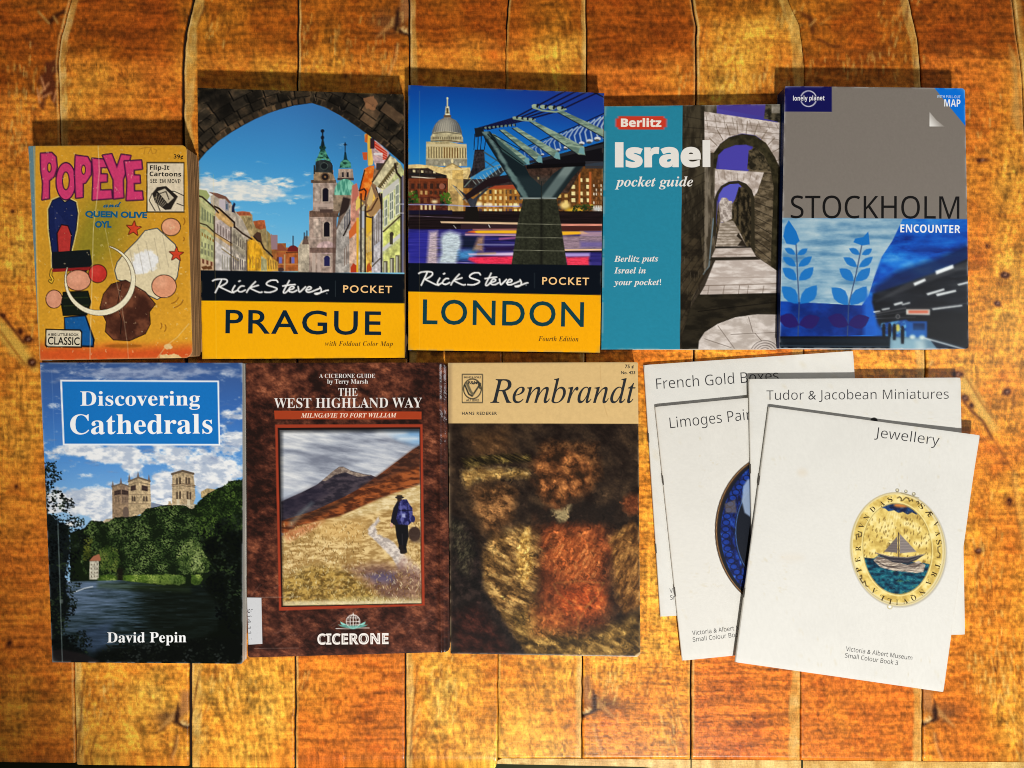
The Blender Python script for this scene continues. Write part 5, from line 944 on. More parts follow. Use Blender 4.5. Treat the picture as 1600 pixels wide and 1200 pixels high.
def wood_marks(W, step):
    """knots and splits, drawn at board scale"""
    S = Art(W.x0, W.y0, W.x0 + W.w * step, W.y0 + W.h * step) if False else W
    X, Y = W.X, W.Y
    B = Art(0, 0, W.w, W.h); B.a = W.a; B.view(-W.x0 / step, -W.y0 / step, 1 / step); B.rng.seed(5)
    r = B.rng
    knot(B, 590, 40, 1.0, -1 * -1 * -1 * 1, 1) if False else None
    for (x, y, s, fl) in ((622, 38, 1.05, -1), (278, 1122, .95, -1), (928, 1102, 1.0, 1), (1460, 1116, 1.0, 1)): knot(B, x, y, s, fl, int(x))
    B.poly([(70, 96), (88, 88), (88, 165), (76, 150), (66, 168), (60, 160), (66, 140), (58, 128), (66, 118)], (92, 42, 22), .9, 1.5, rough=3, rs=6); 
    for p in (((64, 120), (70, 140)), ((76, 130), (60, 150)), ((80, 145), (66, 152)), ((88, 142), (84, 158)), ((58, 138), (62, 160))): B.line(p, 3.2, (220, 150, 96), .8, .8)
    B.poly([(82, 25), (100, 14), (102, 20), (86, 28), (80, 42), (74, 34)], (50, 22, 10), .9, 1.5, rough=1); B.line([(60, 18), (76, 36)], 4, (190, 140, 70), .8); B.line([(84, 26), (90, 36)], 4, (190, 140, 70), .7)
    B.poly([(40, 56), (52, 64), (60, 76), (46, 72)], (80, 36, 18), .5, 2, rough=1.5)
    B.poly([(1248, 18), (1268, 24), (1274, 34), (1270, 50), (1262, 30)], (78, 36, 14), .8, 2, rough=2.5); B.line([(1275, 30), (1266, 40)], 3, (226, 170, 90), .7); B.line([(1282, 38), (1298, 26)], 3, (210, 150, 70), .5)
    B.line([(1280, 62), (1300, 72), (1312, 72)], 4, (90, 44, 18), .8, 1.2); B.poly([(1355, 82), (1382, 80), (1376, 92), (1362, 94)], (120, 64, 24), .7, 2, rough=2)
    B.line([(1454, 66), (1466, 82), (1476, 80), (1486, 70), (1520, 68), (1546, 80), (1566, 92)], 4, (120, 62, 20), .8, 1.2)
    B.line([(1310, 200 - 120), (1340, 78), (1400, 84), (1424, 80)], 3.4, (110, 60, 22), .5, 1.2)
    B.poly([(1577, 70), (1590, 90), (1597, 200), (1590, 206), (1580, 180), (1584, 130)], (206, 160, 84), .7, 2)
    # oblique pale split on the right, with nail holes, and its twin on the left
    for (ox, oy) in ((1500, 580), (-7, 478)):
        if ox > 0:
            B.poly([(ox, oy), (ox + 14, oy + 6), (ox + 60, oy + 90), (ox + 52, oy + 96), (ox + 20, oy + 56), (ox - 4, oy + 24)], (232, 190, 96), .75, 3, rough=3)
            B.line([(ox + 6, oy + 48), (ox + 20, oy + 64), (ox + 36, oy + 78), (ox + 50, oy + 104)], 3.2, (92, 44, 18), .85, 1, ); B.line([(ox + 10, oy + 10), (ox + 34, oy + 50), (ox + 58, oy + 80)], 2.5, (150, 84, 26), .7, 1)
            B.line([(ox + 80, oy + 150), (ox + 88, oy + 220), (ox + 98, oy + 300)], 2.5, (150, 90, 36), .6, 1.2); B.line([(ox + 50, oy + 104), (ox + 80, oy + 150)], 2.4, (140, 80, 30), .6, 1); B.line([(ox + 86, oy + 160), (ox + 94, oy + 220), (ox + 104, oy + 290)], 7, (232, 190, 100), .35, 2)
        else:
            B.poly([(ox, oy + 10), (ox + 20, oy + 30), (ox + 45, oy + 60), (ox + 70, oy + 100), (ox + 60, oy + 104), (ox + 30, oy + 80), (ox, oy + 46)], (226, 186, 80), .8, 3, rough=2); B.line([(ox + 6, oy + 12), (ox + 18, oy + 24), (ox + 32, oy + 42), (ox + 44, oy + 58)], 3.5, (80, 36, 18), .85, 1); B.line([(ox, oy + 30), (ox + 34, oy + 76), (ox + 50, oy + 96)], 3, (150, 84, 26), .7, 1)
    for (x, y, rx, ry) in ((1497, 585, 9, 5), (1508, 622, 6, 5), (1574, 612, 6, 5), (1518, 633, 3, 4), (1571, 429, 7, 5), (1559, 474, 5, 4), (1577, 785, 4, 6), (1529, 860, 6, 4), (44, 530, 8, 6), (31, 518, 3, 4), (5, 493, 4, 3), (50, 566, 7, 6), (60, 268, 6, 3), (20, 330, 3, 2), (1500, 240, 6, 3), (1535, 250, 8, 3), (1545, 385, 4, 3), (25, 760, 3, 3), (14, 1005, 3, 4), (540, 118, 2, 3)):
        B.ell(x, y, rx + 2, ry + 1.5, (140, 74, 30), .6, 2, rough=1.5, rs=4, seed=int(x)); B.ell(x, y, rx, ry, (62, 26, 14), .95, 1, rough=1.5, rs=4, seed=int(y)); 
        if rx > 4: B.line([(x - 1, y + 1), (x + 2, y - 1)], 2.6, (190, 140, 110), .8)
    B.line([(28, 262), (60, 268)], 2, (110, 56, 22), .7)
    # pale flecks and torn strokes in clusters near the joints
    for (cx, cy, w, h, n, t0) in ((105, 120, 16, 70, 40, 1.25), (340, 40, 20, 50, 20, 1.3), (600, 110, 30, 60, 60, 1.5), (480, 60, 16, 60, 30, 1.4), (560, 60, 60, 60, 50, 1.5), (1180, 120, 90, 30, 110, 1.45), (1120, 70, 40, 60, 30, 1.5), (1230, 20, 30, 20, 24, 1.2), (1400, 30, 24, 60, 50, 1.3), (1350, 100, 70, 24, 60, 1.5), (130, 1130, 12, 60, 50, 1.25), (170, 1090, 40, 40, 50, 1.45), (340, 1060, 40, 40, 60, 1.5), (318, 1130, 12, 60, 40, 1.2), (478, 1060, 10, 30, 20, 1.3), (690, 1080, 40, 60, 130, 1.35), (650, 1130, 12, 60, 40, 1.2), (960, 1060, 70, 40, 90, 1.4), (1050, 1120, 20, 60, 60, 1.8), (1560, 1050, 40, 60, 160, 1.6), (1590, 1150, 16, 50, 40, 1.9), (1540, 900, 40, 90, 90, 1.55), (30, 140, 30, 80, 70, 1.5), (25, 230, 25, 40, 40, 1.5), (60, 420, 10, 80, 10, 1.4), (1450, 565, 10, 12, 10, 1.), (1555, 200, 40, 60, 16, 1.6)):
        for _ in range(n):
            x = r.gauss(cx, w * .55); y = r.gauss(cy, h * .55); L = r.uniform(5, 16); t = t0 + r.gauss(0, .12)
            c, a = r.choice([((242, 196, 100), .5), ((248, 210, 120), .5), ((116, 60, 22), .45), ((232, 170, 74), .5), ((84, 40, 16), .4)])
            B.line([(x, y), (x - L * math.cos(t), y + L * math.sin(t))], r.uniform(1.4, 2.8), c, a, .6)
    for i, (x, y0, y1) in enumerate(((120, 1050, 1192), (300, 1050, 1110), (1090, 30, 90), (640, 1040, 1180), (138, 1150, 1190), (1410, 0, 40), (308, 10, 40))):
        B.line([(x + 12, y0), (x + 6, (y0 + y1) / 2), (x + 1, y1)], 2.4, (96, 50, 20), .6, .8)
    W.a = np.clip(B.a, 6, 250)
    return W

# letter outlines as plain numbers: style, character, advance, then for each outline its length and steps in 1/500 em
LETTERS = [[int(q) for q in w.split(',') if q] for w in '''
0,32,139
0,65,325,60,-7,0,0,14,14,2,11,7,9,12,10,21,117,291,13,0,119,-282,11,-24,9,-15,10,-9,14,-3,0,-14,-159,0,0,14,22,2,14,7,4,11,-2,10,-6,17,-15,38,-111,0,-18,-46,-3,-9,0,-8,9,-17,27,-5,3,0,0,-14,6,85,120,95,0,-48,118
0,67,348,104,191,-8,-32,3,-30,7,-27,13,-24,17,-20,21,-16,25,-13,28,-7,31,-2,33,2,33,7,30,13,28,16,25,21,21,24,17,28,12,30,8,32,3,24,-3,27,-6,30,-10,15,-4,15,6,8,17,13,0,0,-117,-13,0,-12,28,-16,25,-19,20,-21,15,-22,9,-24,3,-40,-10,-28,-30,-17,-51,-6,-70,6,-67,19,-47,31,-28,44,-9,20,1,20,5,20,9,18,12,18,16,16,18,14,-13,-28,-32,-33,-23,-38,-14
0,68,369,50,15,0,0,13,20,3,12,6,6,12,2,22,0,223,-2,24,-8,14,-13,7,-21,3,0,12,154,0,42,-3,37,-8,32,-14,26,-19,20,-24,15,-29,9,-34,3,-38,-12,-75,-33,-53,-56,-31,-78,-11,38,166,18,29,4,24,13,19,21,13,29,7,39,3,47,-6,66,-18,48,-29,28,-42,10,-16,-2,-9,-6,-4,-11,-1,-17,0,-233,1,-18,4,-11,9,-5
0,69,329,124,11,0,0,13,22,2,14,7,7,14,2,22,0,217,-2,26,-8,16,-13,7,-21,3,0,12,285,0,0,-101,-11,0,-7,28,-10,21,-16,16,-20,10,-27,6,-33,2,-14,-1,-10,-1,-7,-3,-3,-6,-2,-8,-1,-13,0,-106,8,0,20,2,17,6,12,9,9,14,7,19,6,24,12,0,0,-169,-13,0,-2,19,-4,15,-5,13,-10,14,-14,10,-18,5,-23,2,-2,0,0,-116,2,-15,5,-9,11,-4,18,-1,23,0,20,3,18,5,16,6,14,9,13,12,11,14,10,17,9,20,14,0,-20,-107
0,71,378,138,200,-8,-35,3,-31,7,-29,13,-25,16,-20,21,-17,25,-13,28,-7,31,-2,35,2,33,7,30,13,28,16,24,21,21,24,17,27,12,29,8,32,3,26,-3,28,-6,29,-10,14,-3,7,1,6,4,5,7,5,10,14,0,0,-118,-14,0,-7,19,-10,18,-10,16,-13,14,-13,12,-14,9,-15,7,-15,5,-16,1,-40,-10,-28,-30,-17,-50,-5,-70,2,-49,9,-39,14,-32,19,-22,24,-14,28,-4,24,2,15,8,8,14,3,19,0,42,-3,20,-7,12,-15,6,-25,3,0,12,168,0,0,-12,-21,-3,-12,-6,-6,-12,-2,-19,0,-74,-33,-13,-33,-9,-33,-6
0,72,389,112,12,0,0,13,21,3,14,8,6,13,3,23,0,222,-3,20,-7,14,-13,7,-21,4,0,12,168,0,0,-12,-16,-3,-12,-2,-8,-5,-5,-8,-3,-11,0,-16,0,-95,119,0,0,95,-1,16,-3,11,-5,8,-7,5,-12,2,-17,3,0,12,168,0,0,-12,-22,-4,-13,-7,-6,-13,-2,-21,0,-222,2,-21,6,-14,13,-9,22,-3,0,-13,-168,0,0,13,22,3,13,7,7,13,3,24,0,105,-119,0,0,-105,2,-23,7,-13,13,-8,22,-3,0,-13
0,73,193,52,10,0,0,13,21,4,15,7,7,12,3,20,0,232,-2,19,-7,11,-14,6,-23,3,0,12,172,0,0,-12,-22,-3,-14,-6,-8,-11,-2,-19,0,-230,1,-14,3,-11,5,-8,8,-5,13,-4,17,-3,0,-13
0,76,317,76,12,0,0,13,21,3,14,8,6,13,3,23,0,222,-3,21,-7,13,-13,7,-21,4,0,12,174,0,0,-12,-18,-1,-13,-3,-9,-5,-6,-8,-3,-12,-1,-16,0,-220,0,-16,2,-11,4,-7,7,-5,10,-2,15,0,23,0,20,4,17,5,16,7,13,10,12,12,11,16,10,18,9,22,13,0,-19,-115
0,77,472,98,11,0,0,13,21,3,14,8,7,13,3,22,0,226,-1,14,-2,11,-6,7,-8,5,-12,3,-16,2,0,12,127,0,98,-233,99,233,125,0,0,-12,-21,-4,-13,-8,-7,-13,-2,-20,0,-218,1,-19,3,-13,4,-9,8,-6,11,-3,15,-1,0,-13,-164,0,0,13,15,2,12,4,8,5,5,9,3,12,1,17,0,235,-124,-297,-14,0,-122,290,0,-230,2,-24,8,-14,15,-7,22,-2,0,-13
0,78,367,76,300,-8,-220,269,0,-202,2,-23,6,-13,14,-7,22,-3,0,-13,-110,0,0,13,15,1,11,3,8,6,5,8,3,12,1,16,0,230,-21,24,-9,10,-13,4,0,12,103,0,174,-213,0,155,-1,16,-2,11,-5,8,-8,5,-12,3,-16,3,0,12,110,0,0,-12,-22,-4,-12,-7,-7,-13,-2,-22,0,-289
0,79,391,96,194,-8,-24,1,-23,5,-21,8,-21,10,-18,12,-17,15,-14,17,-13,19,-9,21,-8,22,-4,23,-1,25,1,24,4,23,8,22,9,21,13,19,15,17,16,15,19,12,21,11,22,7,24,5,25,1,24,-1,22,-5,22,-7,20,-10,18,-13,17,-14,15,-17,12,-19,10,-20,7,-23,5,-24,1,-24,-1,-25,-5,-23,-7,-22,-10,-21,-13,-19,-14,-17,-17,-15,-19,-12,-21,-10,-22,-8,-23,-5,40,197,9,37,10,27,30,16,50,5,71,-2,48,-8,40,-13,31,-18,23,-22,13,-25,5,-38,-10,-27,-30,-16,-50,-5,-70,3,-49,8,-39,13,-32,18,-23,22,-13
0,80,311,70,12,0,0,13,21,3,14,8,6,13,3,23,0,222,-3,20,-7,14,-13,7,-21,4,0,12,147,0,39,-1,30,-4,22,-6,16,-9,13,-10,11,-13,8,-15,5,-16,2,-18,-4,-26,-10,-23,-18,-19,-24,-15,-31,-8,-38,-3,-44,0,0,-93,2,-23,7,-13,13,-8,22,-3,0,-13,36,136,171,14,0,22,2,18,6,12,9,9,14,5,19,2,24,-2,24,-4,19,-7,15,-11,10,-14,6,-19,2,-13,-1,-7,-4,-4,-8,-1,-11
0,81,391,104,282,-86,-48,5,-39,16,-32,27,-24,37,-23,10,-22,13,-18,15,-17,18,-13,19,-11,22,-8,23,-5,25,-1,26,1,24,4,23,8,22,9,21,13,19,15,17,16,15,19,12,21,11,22,7,24,5,25,1,24,-1,22,-5,22,-7,20,-10,18,-13,17,-14,15,-17,12,-19,10,-20,7,-23,5,-24,1,-24,-4,-39,-11,-35,-18,-32,-25,-27,-31,-22,-36,-15,22,-33,28,-20,35,-7,16,1,19,4,3,-14,-30,-9,-29,-6,40,198,9,37,10,27,30,16,50,5,71,-3,48,-8,40,-13,31,-18,23,-22,13,-25,5,-38,-10,-27,-30,-16,-50,-5,-70,3,-49,8,-39,13,-32,18,-23,22,-13
0,82,352,76,12,0,0,13,21,3,14,8,6,13,3,23,0,222,-3,20,-7,14,-13,7,-21,4,0,12,150,0,45,-2,38,-8,29,-12,20,-17,12,-23,5,-28,-9,-37,-25,-27,-42,-18,87,-129,8,-11,7,-8,8,-5,11,-1,2,0,0,-13,-106,0,-102,158,-14,0,0,-98,2,-23,7,-13,13,-8,22,-3,0,-13,30,136,174,16,0,23,2,19,6,14,10,10,15,6,19,2,24,-7,39,-19,24,-33,8,-16,-2,-10,-4,-4,-11,-1,-17
0,83,290,164,32,-8,0,126,15,0,9,-34,12,-26,15,-21,18,-14,21,-9,25,-3,17,2,15,5,12,9,12,18,5,22,-5,20,-13,18,-22,14,-47,23,-26,15,-22,15,-16,16,-11,17,-7,20,-2,22,1,19,5,18,7,16,10,13,12,12,14,10,16,6,17,5,19,1,33,-3,39,-10,7,-2,6,-1,10,4,6,12,13,0,0,-109,-12,0,-5,17,-8,17,-8,15,-11,12,-11,11,-12,9,-20,9,-20,3,-23,-3,-18,-10,-11,-16,-4,-19,3,-18,10,-14,10,-9,13,-8,16,-8,48,-23,18,-9,16,-10,13,-10,15,-17,10,-17,5,-19,2,-22,-2,-20,-5,-19,-9,-17,-11,-15,-15,-12,-17,-10,-20,-8,-22,-4,-24,-2,-25,2,-24,7,-21,6,-10,2,-11,-4,-6,-13
0,84,315,60,69,0,0,13,22,3,15,7,7,14,3,23,0,263,-5,0,-24,-3,-21,-7,-17,-13,-14,-17,-9,-21,-4,-25,-14,0,0,102,298,0,0,-103,-13,0,-9,38,-18,27,-28,16,-38,6,-4,0,0,-263,2,-23,8,-14,14,-8,24,-2,0,-13
0,85,366,100,185,-10,-42,4,-33,10,-25,17,-17,24,-10,32,-3,39,0,166,-3,20,-7,14,-13,7,-21,4,0,12,168,0,0,-12,-16,-3,-12,-2,-8,-5,-5,-8,-3,-11,0,-16,0,-178,1,-27,6,-22,9,-17,14,-12,17,-7,23,-3,38,7,27,19,17,32,5,45,0,163,-2,20,-8,13,-14,8,-23,4,0,12,108,0,0,-12,-19,-5,-12,-8,-6,-13,-1,-19,0,-147,-4,-47,-11,-37,-17,-27,-25,-19,-33,-11
0,86,318,62,158,-10,-125,294,-8,16,-8,13,-11,9,-17,5,0,12,168,0,0,-12,-20,-2,-13,-3,-8,-7,-2,-10,1,-10,5,-13,73,-175,66,174,4,13,1,11,-2,10,-8,7,-13,3,-18,2,0,12,106,0,0,-12,-14,-3,-11,-6,-10,-12,-9,-21,-114,-295
0,87,455,96,127,-8,-103,301,-6,15,-7,10,-9,6,-14,3,0,12,147,0,0,-12,-14,-2,-9,-3,-6,-7,-1,-9,1,-13,4,-15,56,-164,58,149,-11,34,-6,14,-8,9,-11,4,-17,3,0,12,156,0,0,-12,-26,-5,-8,-15,1,-8,3,-11,56,-164,50,151,4,16,2,12,-2,10,-6,8,-11,4,-15,2,0,12,90,0,0,-12,-13,-5,-9,-8,-8,-13,-7,-19,-96,-290,-13,0,-84,238,-93,-238
0,89,316,86,76,0,0,13,21,3,14,8,6,13,3,23,0,73,-85,155,-13,20,-11,12,-10,4,-11,2,0,13,164,0,0,-13,-8,0,-13,-1,-9,-3,-6,-5,-2,-7,2,-8,4,-10,63,-124,63,105,9,17,3,14,-10,16,-28,6,-2,0,0,13,107,0,0,-13,-12,-3,-10,-7,-10,-10,-10,-14,-85,-140,0,-92,2,-23,7,-13,13,-8,22,-3,0,-13
0,97,256,114,190,-8,-22,4,-13,11,-6,19,-24,-18,-26,-11,-28,-4,-23,4,-18,12,-11,17,-4,21,4,21,10,18,18,15,26,14,33,14,42,13,0,38,-2,18,-7,12,-12,8,-17,2,-24,-4,-8,-12,1,-5,6,-8,5,-10,2,-9,-3,-12,-7,-10,-11,-6,-13,-2,-14,2,-11,7,-6,11,-2,14,3,17,9,14,14,13,20,9,15,4,16,3,19,1,32,-2,25,-7,18,-10,12,-16,8,-20,2,-25,0,-110,0,-11,2,-6,7,-4,12,5,6,-10,-17,-16,-19,-9,18,113,25,7,1,10,5,18,16,0,79,-33,-13,-20,-21,-7,-30,6,-28
0,98,268,68,32,-9,0,298,-1,19,-4,11,-7,5,-14,3,0,12,97,0,0,-131,18,16,20,10,24,3,16,-2,16,-4,14,-8,13,-11,10,-14,9,-15,6,-18,4,-20,2,-21,-2,-25,-5,-22,-8,-21,-10,-18,-14,-16,-15,-12,-18,-10,-19,-6,-21,-2,-22,4,-22,9,-21,16,-38,-30,36,136,11,22,6,15,20,5,21,3,27,2,34,-2,28,-3,23,-6,17,-14,16,-21,6,-11,-2,-10,-6,-9,-9,-4,-12,0,-129,4,-22,11,-14
0,99,218,100,116,-8,-18,2,-18,5,-15,9,-15,12,-12,14,-10,17,-7,18,-5,21,-1,22,1,23,5,22,9,19,11,18,14,15,16,12,18,9,20,6,21,2,22,-2,19,-5,15,-9,15,-18,6,-21,-3,-13,-6,-10,-9,-6,-13,-2,-17,4,-10,11,-3,20,1,8,0,7,-5,14,-16,5,-24,-9,-14,-27,-4,-45,2,-34,6,-27,10,-22,14,-16,16,-9,20,-3,17,2,17,9,16,14,10,-9,-27,-29,-32,-18
0,100,275,82,104,-8,-17,2,-15,5,-14,9,-13,11,-10,14,-9,17,-6,18,-4,20,-1,22,1,24,4,23,7,20,9,17,11,15,14,12,14,9,16,5,18,2,21,-3,20,-10,16,-15,0,90,-2,13,-6,8,-11,5,-16,2,0,12,107,0,0,-283,1,-16,3,-10,7,-6,14,-3,0,-13,-29,-2,-32,-5,-36,-9,0,37,-16,-20,-21,-12,38,128,21,11,2,11,8,10,11,6,15,0,123,-4,11,-8,10,-12,6,-12,2,-20,-6,-13,-17,-5,-18,-3,-24,-1,-30,0,-29,3,-23,6,-18,12,-17
0,101,224,72,115,-8,-19,2,-17,5,-16,9,-14,11,-12,15,-9,17,-8,20,-4,22,-1,24,1,22,5,21,7,19,10,17,12,14,15,12,16,8,17,5,19,2,27,-3,22,-10,19,-15,14,-22,9,-26,3,-32,0,-5,-124,0,7,-52,21,-30,34,-10,18,3,18,11,16,18,11,-10,-27,-34,-33,-21,22,87,143,63,0,0,17,-1,19,-2,16,-3,11,-9,11,-15,4,-19,-8,-11,-23,-3,-38
0,103,243,130,109,-105,-30,2,-25,5,-18,7,-19,16,-6,19,4,15,14,13,22,9,-19,12,-11,14,-3,16,3,17,11,15,11,9,15,9,18,9,-33,18,-20,26,-7,32,4,22,10,19,9,11,12,9,14,8,16,6,17,3,19,1,19,-1,19,-4,19,-5,62,0,0,-27,-36,0,9,-15,6,-16,2,-17,-3,-21,-8,-18,-14,-16,-18,-11,-14,-5,-15,-3,-17,-1,-11,0,-11,1,-12,-2,-10,-6,-7,-8,-2,-9,8,-12,22,-4,26,0,24,-1,21,-2,17,-4,19,-8,13,-12,8,-17,2,-21,-4,-22,-10,-19,-18,-15,-25,-11,-31,-7,40,117,93,15,4,10,12,4,12,2,16,1,20,-1,20,-2,16,-4,13,-10,11,-15,4,-15,-4,-10,-11,-4,-13,-2,-16,-1,-20,1,-20,2,-16,4,-12,10,-13,30,120,-87,42,5,26,12,8,21,-3,11,-7,7,-14,4,-19,1,-81,0,-13,-12,-4,-16,3,-12,13,-11,12,-5,16,-3
0,104,283,90,14,0,0,12,12,2,8,5,4,9,1,14,0,255,-1,13,-4,10,-7,5,-13,3,0,11,96,0,0,-140,20,21,24,13,27,4,36,-9,22,-26,7,-44,0,-116,1,-14,4,-9,7,-5,13,-2,0,-12,-120,0,0,12,3,0,16,7,5,23,0,120,-1,17,-3,13,-8,8,-12,2,-15,-3,-14,-9,-12,-15,0,-133,1,-14,4,-9,7,-5,12,-2,0,-12
0,105,147,32,75,270,-15,2,-12,8,-8,12,-2,15,2,15,8,12,12,8,15,3,15,-3,12,-8,8,-12,3,-15,-3,-15,-8,-12,-13,-8,38,14,0,0,12,12,2,8,5,4,9,1,14,0,146,-1,15,-3,9,-7,5,-13,2,1,12,95,0,0,-189,1,-14,3,-8,7,-6,12,-2,0,-12
0,108,148,38,14,0,0,12,12,2,8,5,4,9,1,14,0,254,-1,14,-3,10,-7,5,-13,2,0,12,96,0,0,-297,1,-14,3,-8,7,-6,12,-2,0,-12
0,110,283,90,14,0,0,12,12,2,8,5,4,9,1,14,0,147,-1,13,-4,9,-7,6,-13,2,0,12,96,0,0,-32,20,21,24,13,27,4,36,-9,22,-26,7,-44,0,-116,1,-14,4,-9,7,-5,13,-2,0,-12,-120,0,0,12,3,0,16,7,5,23,0,120,-1,17,-3,13,-8,8,-12,2,-15,-3,-14,-9,-12,-15,0,-133,1,-14,4,-9,7,-5,12,-2,0,-12
0,111,250,72,126,-8,-22,2,-19,6,-18,9,-15,11,-13,15,-11,17,-8,20,-4,20,-2,23,2,22,4,21,8,20,11,17,13,14,15,12,18,9,19,5,21,2,21,-2,19,-5,18,-8,15,-12,13,-14,11,-17,8,-20,4,-21,2,-23,-2,-24,-4,-21,-8,-19,-11,-17,-13,-14,-15,-12,-18,-9,-19,-5,48,126,9,17,5,13,15,3,13,3,19,1,15,0,18,1,21,-1,39,-3,29,-5,19,-12,15,-17,6,-19,-6,-11,-15,-5,-20,-3,-28,-1,-39,0,-20,1,-19,1,-15,3,-19,4,-13,12,-15
0,112,276,94,13,-104,0,12,10,1,7,4,8,12,1,11,0,16,0,229,-1,19,-3,11,-8,5,-12,4,0,11,92,0,0,-35,17,23,21,14,27,5,16,-2,16,-5,14,-9,12,-12,11,-14,8,-16,7,-19,3,-20,2,-22,-2,-23,-4,-22,-6,-20,-9,-18,-10,-15,-13,-12,-15,-9,-16,-6,-17,-2,-23,4,-19,11,-17,17,0,-67,1,-18,2,-12,4,-9,7,-6,10,-2,13,-2,0,-12,34,146,21,19,6,13,17,6,19,3,23,1,29,-1,28,-3,23,-4,19,-12,16,-20,6,-14,-4,-13,-10,-11,-18,0,-124,9,-17,12,-10
0,114,214,84,14,0,0,12,12,2,8,5,4,9,1,14,0,146,-1,15,-3,9,-8,5,-12,2,1,12,93,0,0,-43,9,14,10,13,11,9,18,10,17,3,18,-3,13,-8,8,-12,3,-16,-3,-13,-6,-10,-10,-7,-12,-2,-12,1,-8,5,-11,14,-6,6,-7,2,-11,-4,-9,-10,-8,-16,-2,-21,0,-101,2,-15,5,-8,11,-5,18,-2,0,-12
0,115,214,132,113,-8,-15,2,-16,4,-17,7,-10,2,-11,-4,-6,-10,-11,0,0,86,13,0,5,-20,9,-16,11,-14,19,-13,21,-5,16,2,12,7,8,10,2,14,-7,19,-20,15,-36,19,-16,9,-13,9,-10,11,-10,18,-3,20,2,20,7,17,11,16,16,11,19,7,22,3,19,-3,24,-6,6,-1,5,-1,7,3,6,8,10,0,0,-73,-12,0,-6,17,-8,13,-10,11,-16,11,-19,4,-14,-2,-10,-6,-7,-9,-2,-11,2,-11,6,-9,9,-8,14,-7,34,-17,15,-9,12,-9,10,-10,9,-19,3,-23,-3,-23,-7,-19,-12,-15,-16,-12,-19,-7
0,116,170,62,92,-7,-18,2,-14,5,-11,8,-7,11,-5,15,-1,19,0,155,-21,0,0,15,19,18,17,18,15,16,12,15,10,13,8,13,12,0,0,-85,47,0,0,-23,-47,0,0,-147,0,-14,3,-9,6,-6,8,-2,16,6,13,20,12,-7,-19,-31,-24,-19
0,118,228,54,106,-8,-77,193,-7,14,-6,10,-7,7,-11,3,0,12,124,0,0,-12,-6,0,-15,-3,-5,-10,1,-6,41,-109,38,97,3,9,1,6,-7,12,-21,4,0,12,75,0,0,-11,-12,-5,-8,-7,-7,-12,-6,-15,-75,-189
0,121,223,116,39,-105,-17,3,-14,9,-10,13,-3,18,2,12,7,10,9,8,14,2,11,-1,10,-6,6,-8,2,-12,-1,-4,0,-4,2,-6,7,-2,9,4,12,14,11,22,9,29,-78,191,-9,18,-6,9,-6,3,-9,2,-1,0,0,12,125,0,0,-12,-12,-1,-8,-2,-4,-4,-1,-7,1,-6,2,-8,39,-102,34,91,4,14,1,10,-2,7,-4,5,-8,2,-12,1,0,12,72,0,0,-12,-9,-3,-8,-7,-6,-12,-7,-16,-72,-199,-9,-21,-8,-18,-8,-14,-12,-16,-13,-10,-15,-6
1,72,387,158,-25,0,2,10,2,0,14,1,12,3,8,5,7,8,6,11,5,16,63,233,3,15,1,10,-2,11,-7,7,-11,4,-17,2,2,10,138,0,-2,-10,-2,0,-20,-2,-14,-7,-10,-14,-8,-23,-21,-77,-2,-11,4,-7,12,-2,128,0,12,2,6,9,22,83,3,14,1,11,-2,11,-7,7,-12,4,-17,2,3,10,138,0,-3,-10,-4,0,-19,-2,-13,-7,-10,-14,-7,-21,-62,-232,-4,-15,-1,-11,2,-11,7,-7,11,-4,18,-2,-3,-10,-138,0,3,10,2,0,14,1,11,3,9,5,7,8,5,11,5,16,28,104,1,4,0,4,-4,7,-12,1,-128,0,-12,-2,-5,-8,-28,-104,-4,-15,-1,-11,2,-11,7,-7,11,-4,18,-2,-3,-10
1,82,335,96,-25,0,2,10,3,0,20,2,14,8,10,13,8,21,62,233,3,14,1,11,-2,11,-7,7,-11,4,-17,2,2,10,147,0,32,-2,26,-7,21,-11,14,-15,9,-18,3,-22,-6,-33,-19,-26,-31,-22,-43,-15,46,-111,7,-17,8,-14,7,-10,12,-10,16,-3,2,0,-3,-10,-77,0,-69,170,-11,0,-23,1,-17,1,-29,-106,-4,-19,-2,-13,2,-12,7,-7,11,-4,16,-1,6,0,-3,-10,32,151,186,31,3,27,7,21,13,16,17,9,20,3,25,-8,32,-24,20,-39,7,-20,-3,-12,-9,-4,-9,-4,-12,-29,-109,15,-1
1,97,254,82,37,-6,-17,3,-14,11,-8,17,-3,23,2,27,6,28,11,28,14,26,18,25,21,22,23,18,23,10,24,4,18,-3,12,-9,6,-15,7,21,38,0,-46,-163,-5,-20,-2,-14,2,-5,7,-2,8,4,12,11,16,19,7,-6,-26,-34,-24,-19,-21,-7,-16,6,-5,17,2,15,6,23,9,33,-19,-29,-17,-24,-17,-18,-17,-13,-17,-7,40,61,25,12,2,13,9,14,12,13,17,25,40,18,45,5,22,2,20,-6,23,-19,8,-16,-3,-15,-9,-15,-13,-14,-19,-12,-22,-11,-26,-11,-40,-4,-36,5,-23
1,98,253,86,61,-6,-19,1,-15,4,-13,5,-13,11,-5,12,2,11,68,263,3,15,0,9,-1,7,-4,4,-7,2,-11,1,-8,0,2,9,30,3,22,6,15,4,9,2,5,-2,0,-3,-44,-171,25,27,28,16,29,6,19,-3,17,-6,14,-11,10,-15,6,-18,3,-21,-2,-20,-4,-20,-8,-20,-10,-19,-12,-18,-15,-17,-16,-15,-18,-13,-19,-11,-21,-8,-21,-5,48,71,7,18,3,18,7,18,13,16,16,14,20,12,23,9,24,6,22,2,22,-4,23,-9,17,-14,10,-18,4,-16,-2,-15,-8,-14,-12,-13,-17,-11,-22,-8,-26,-21,-74,-3,-12,-1,-9,8,-17
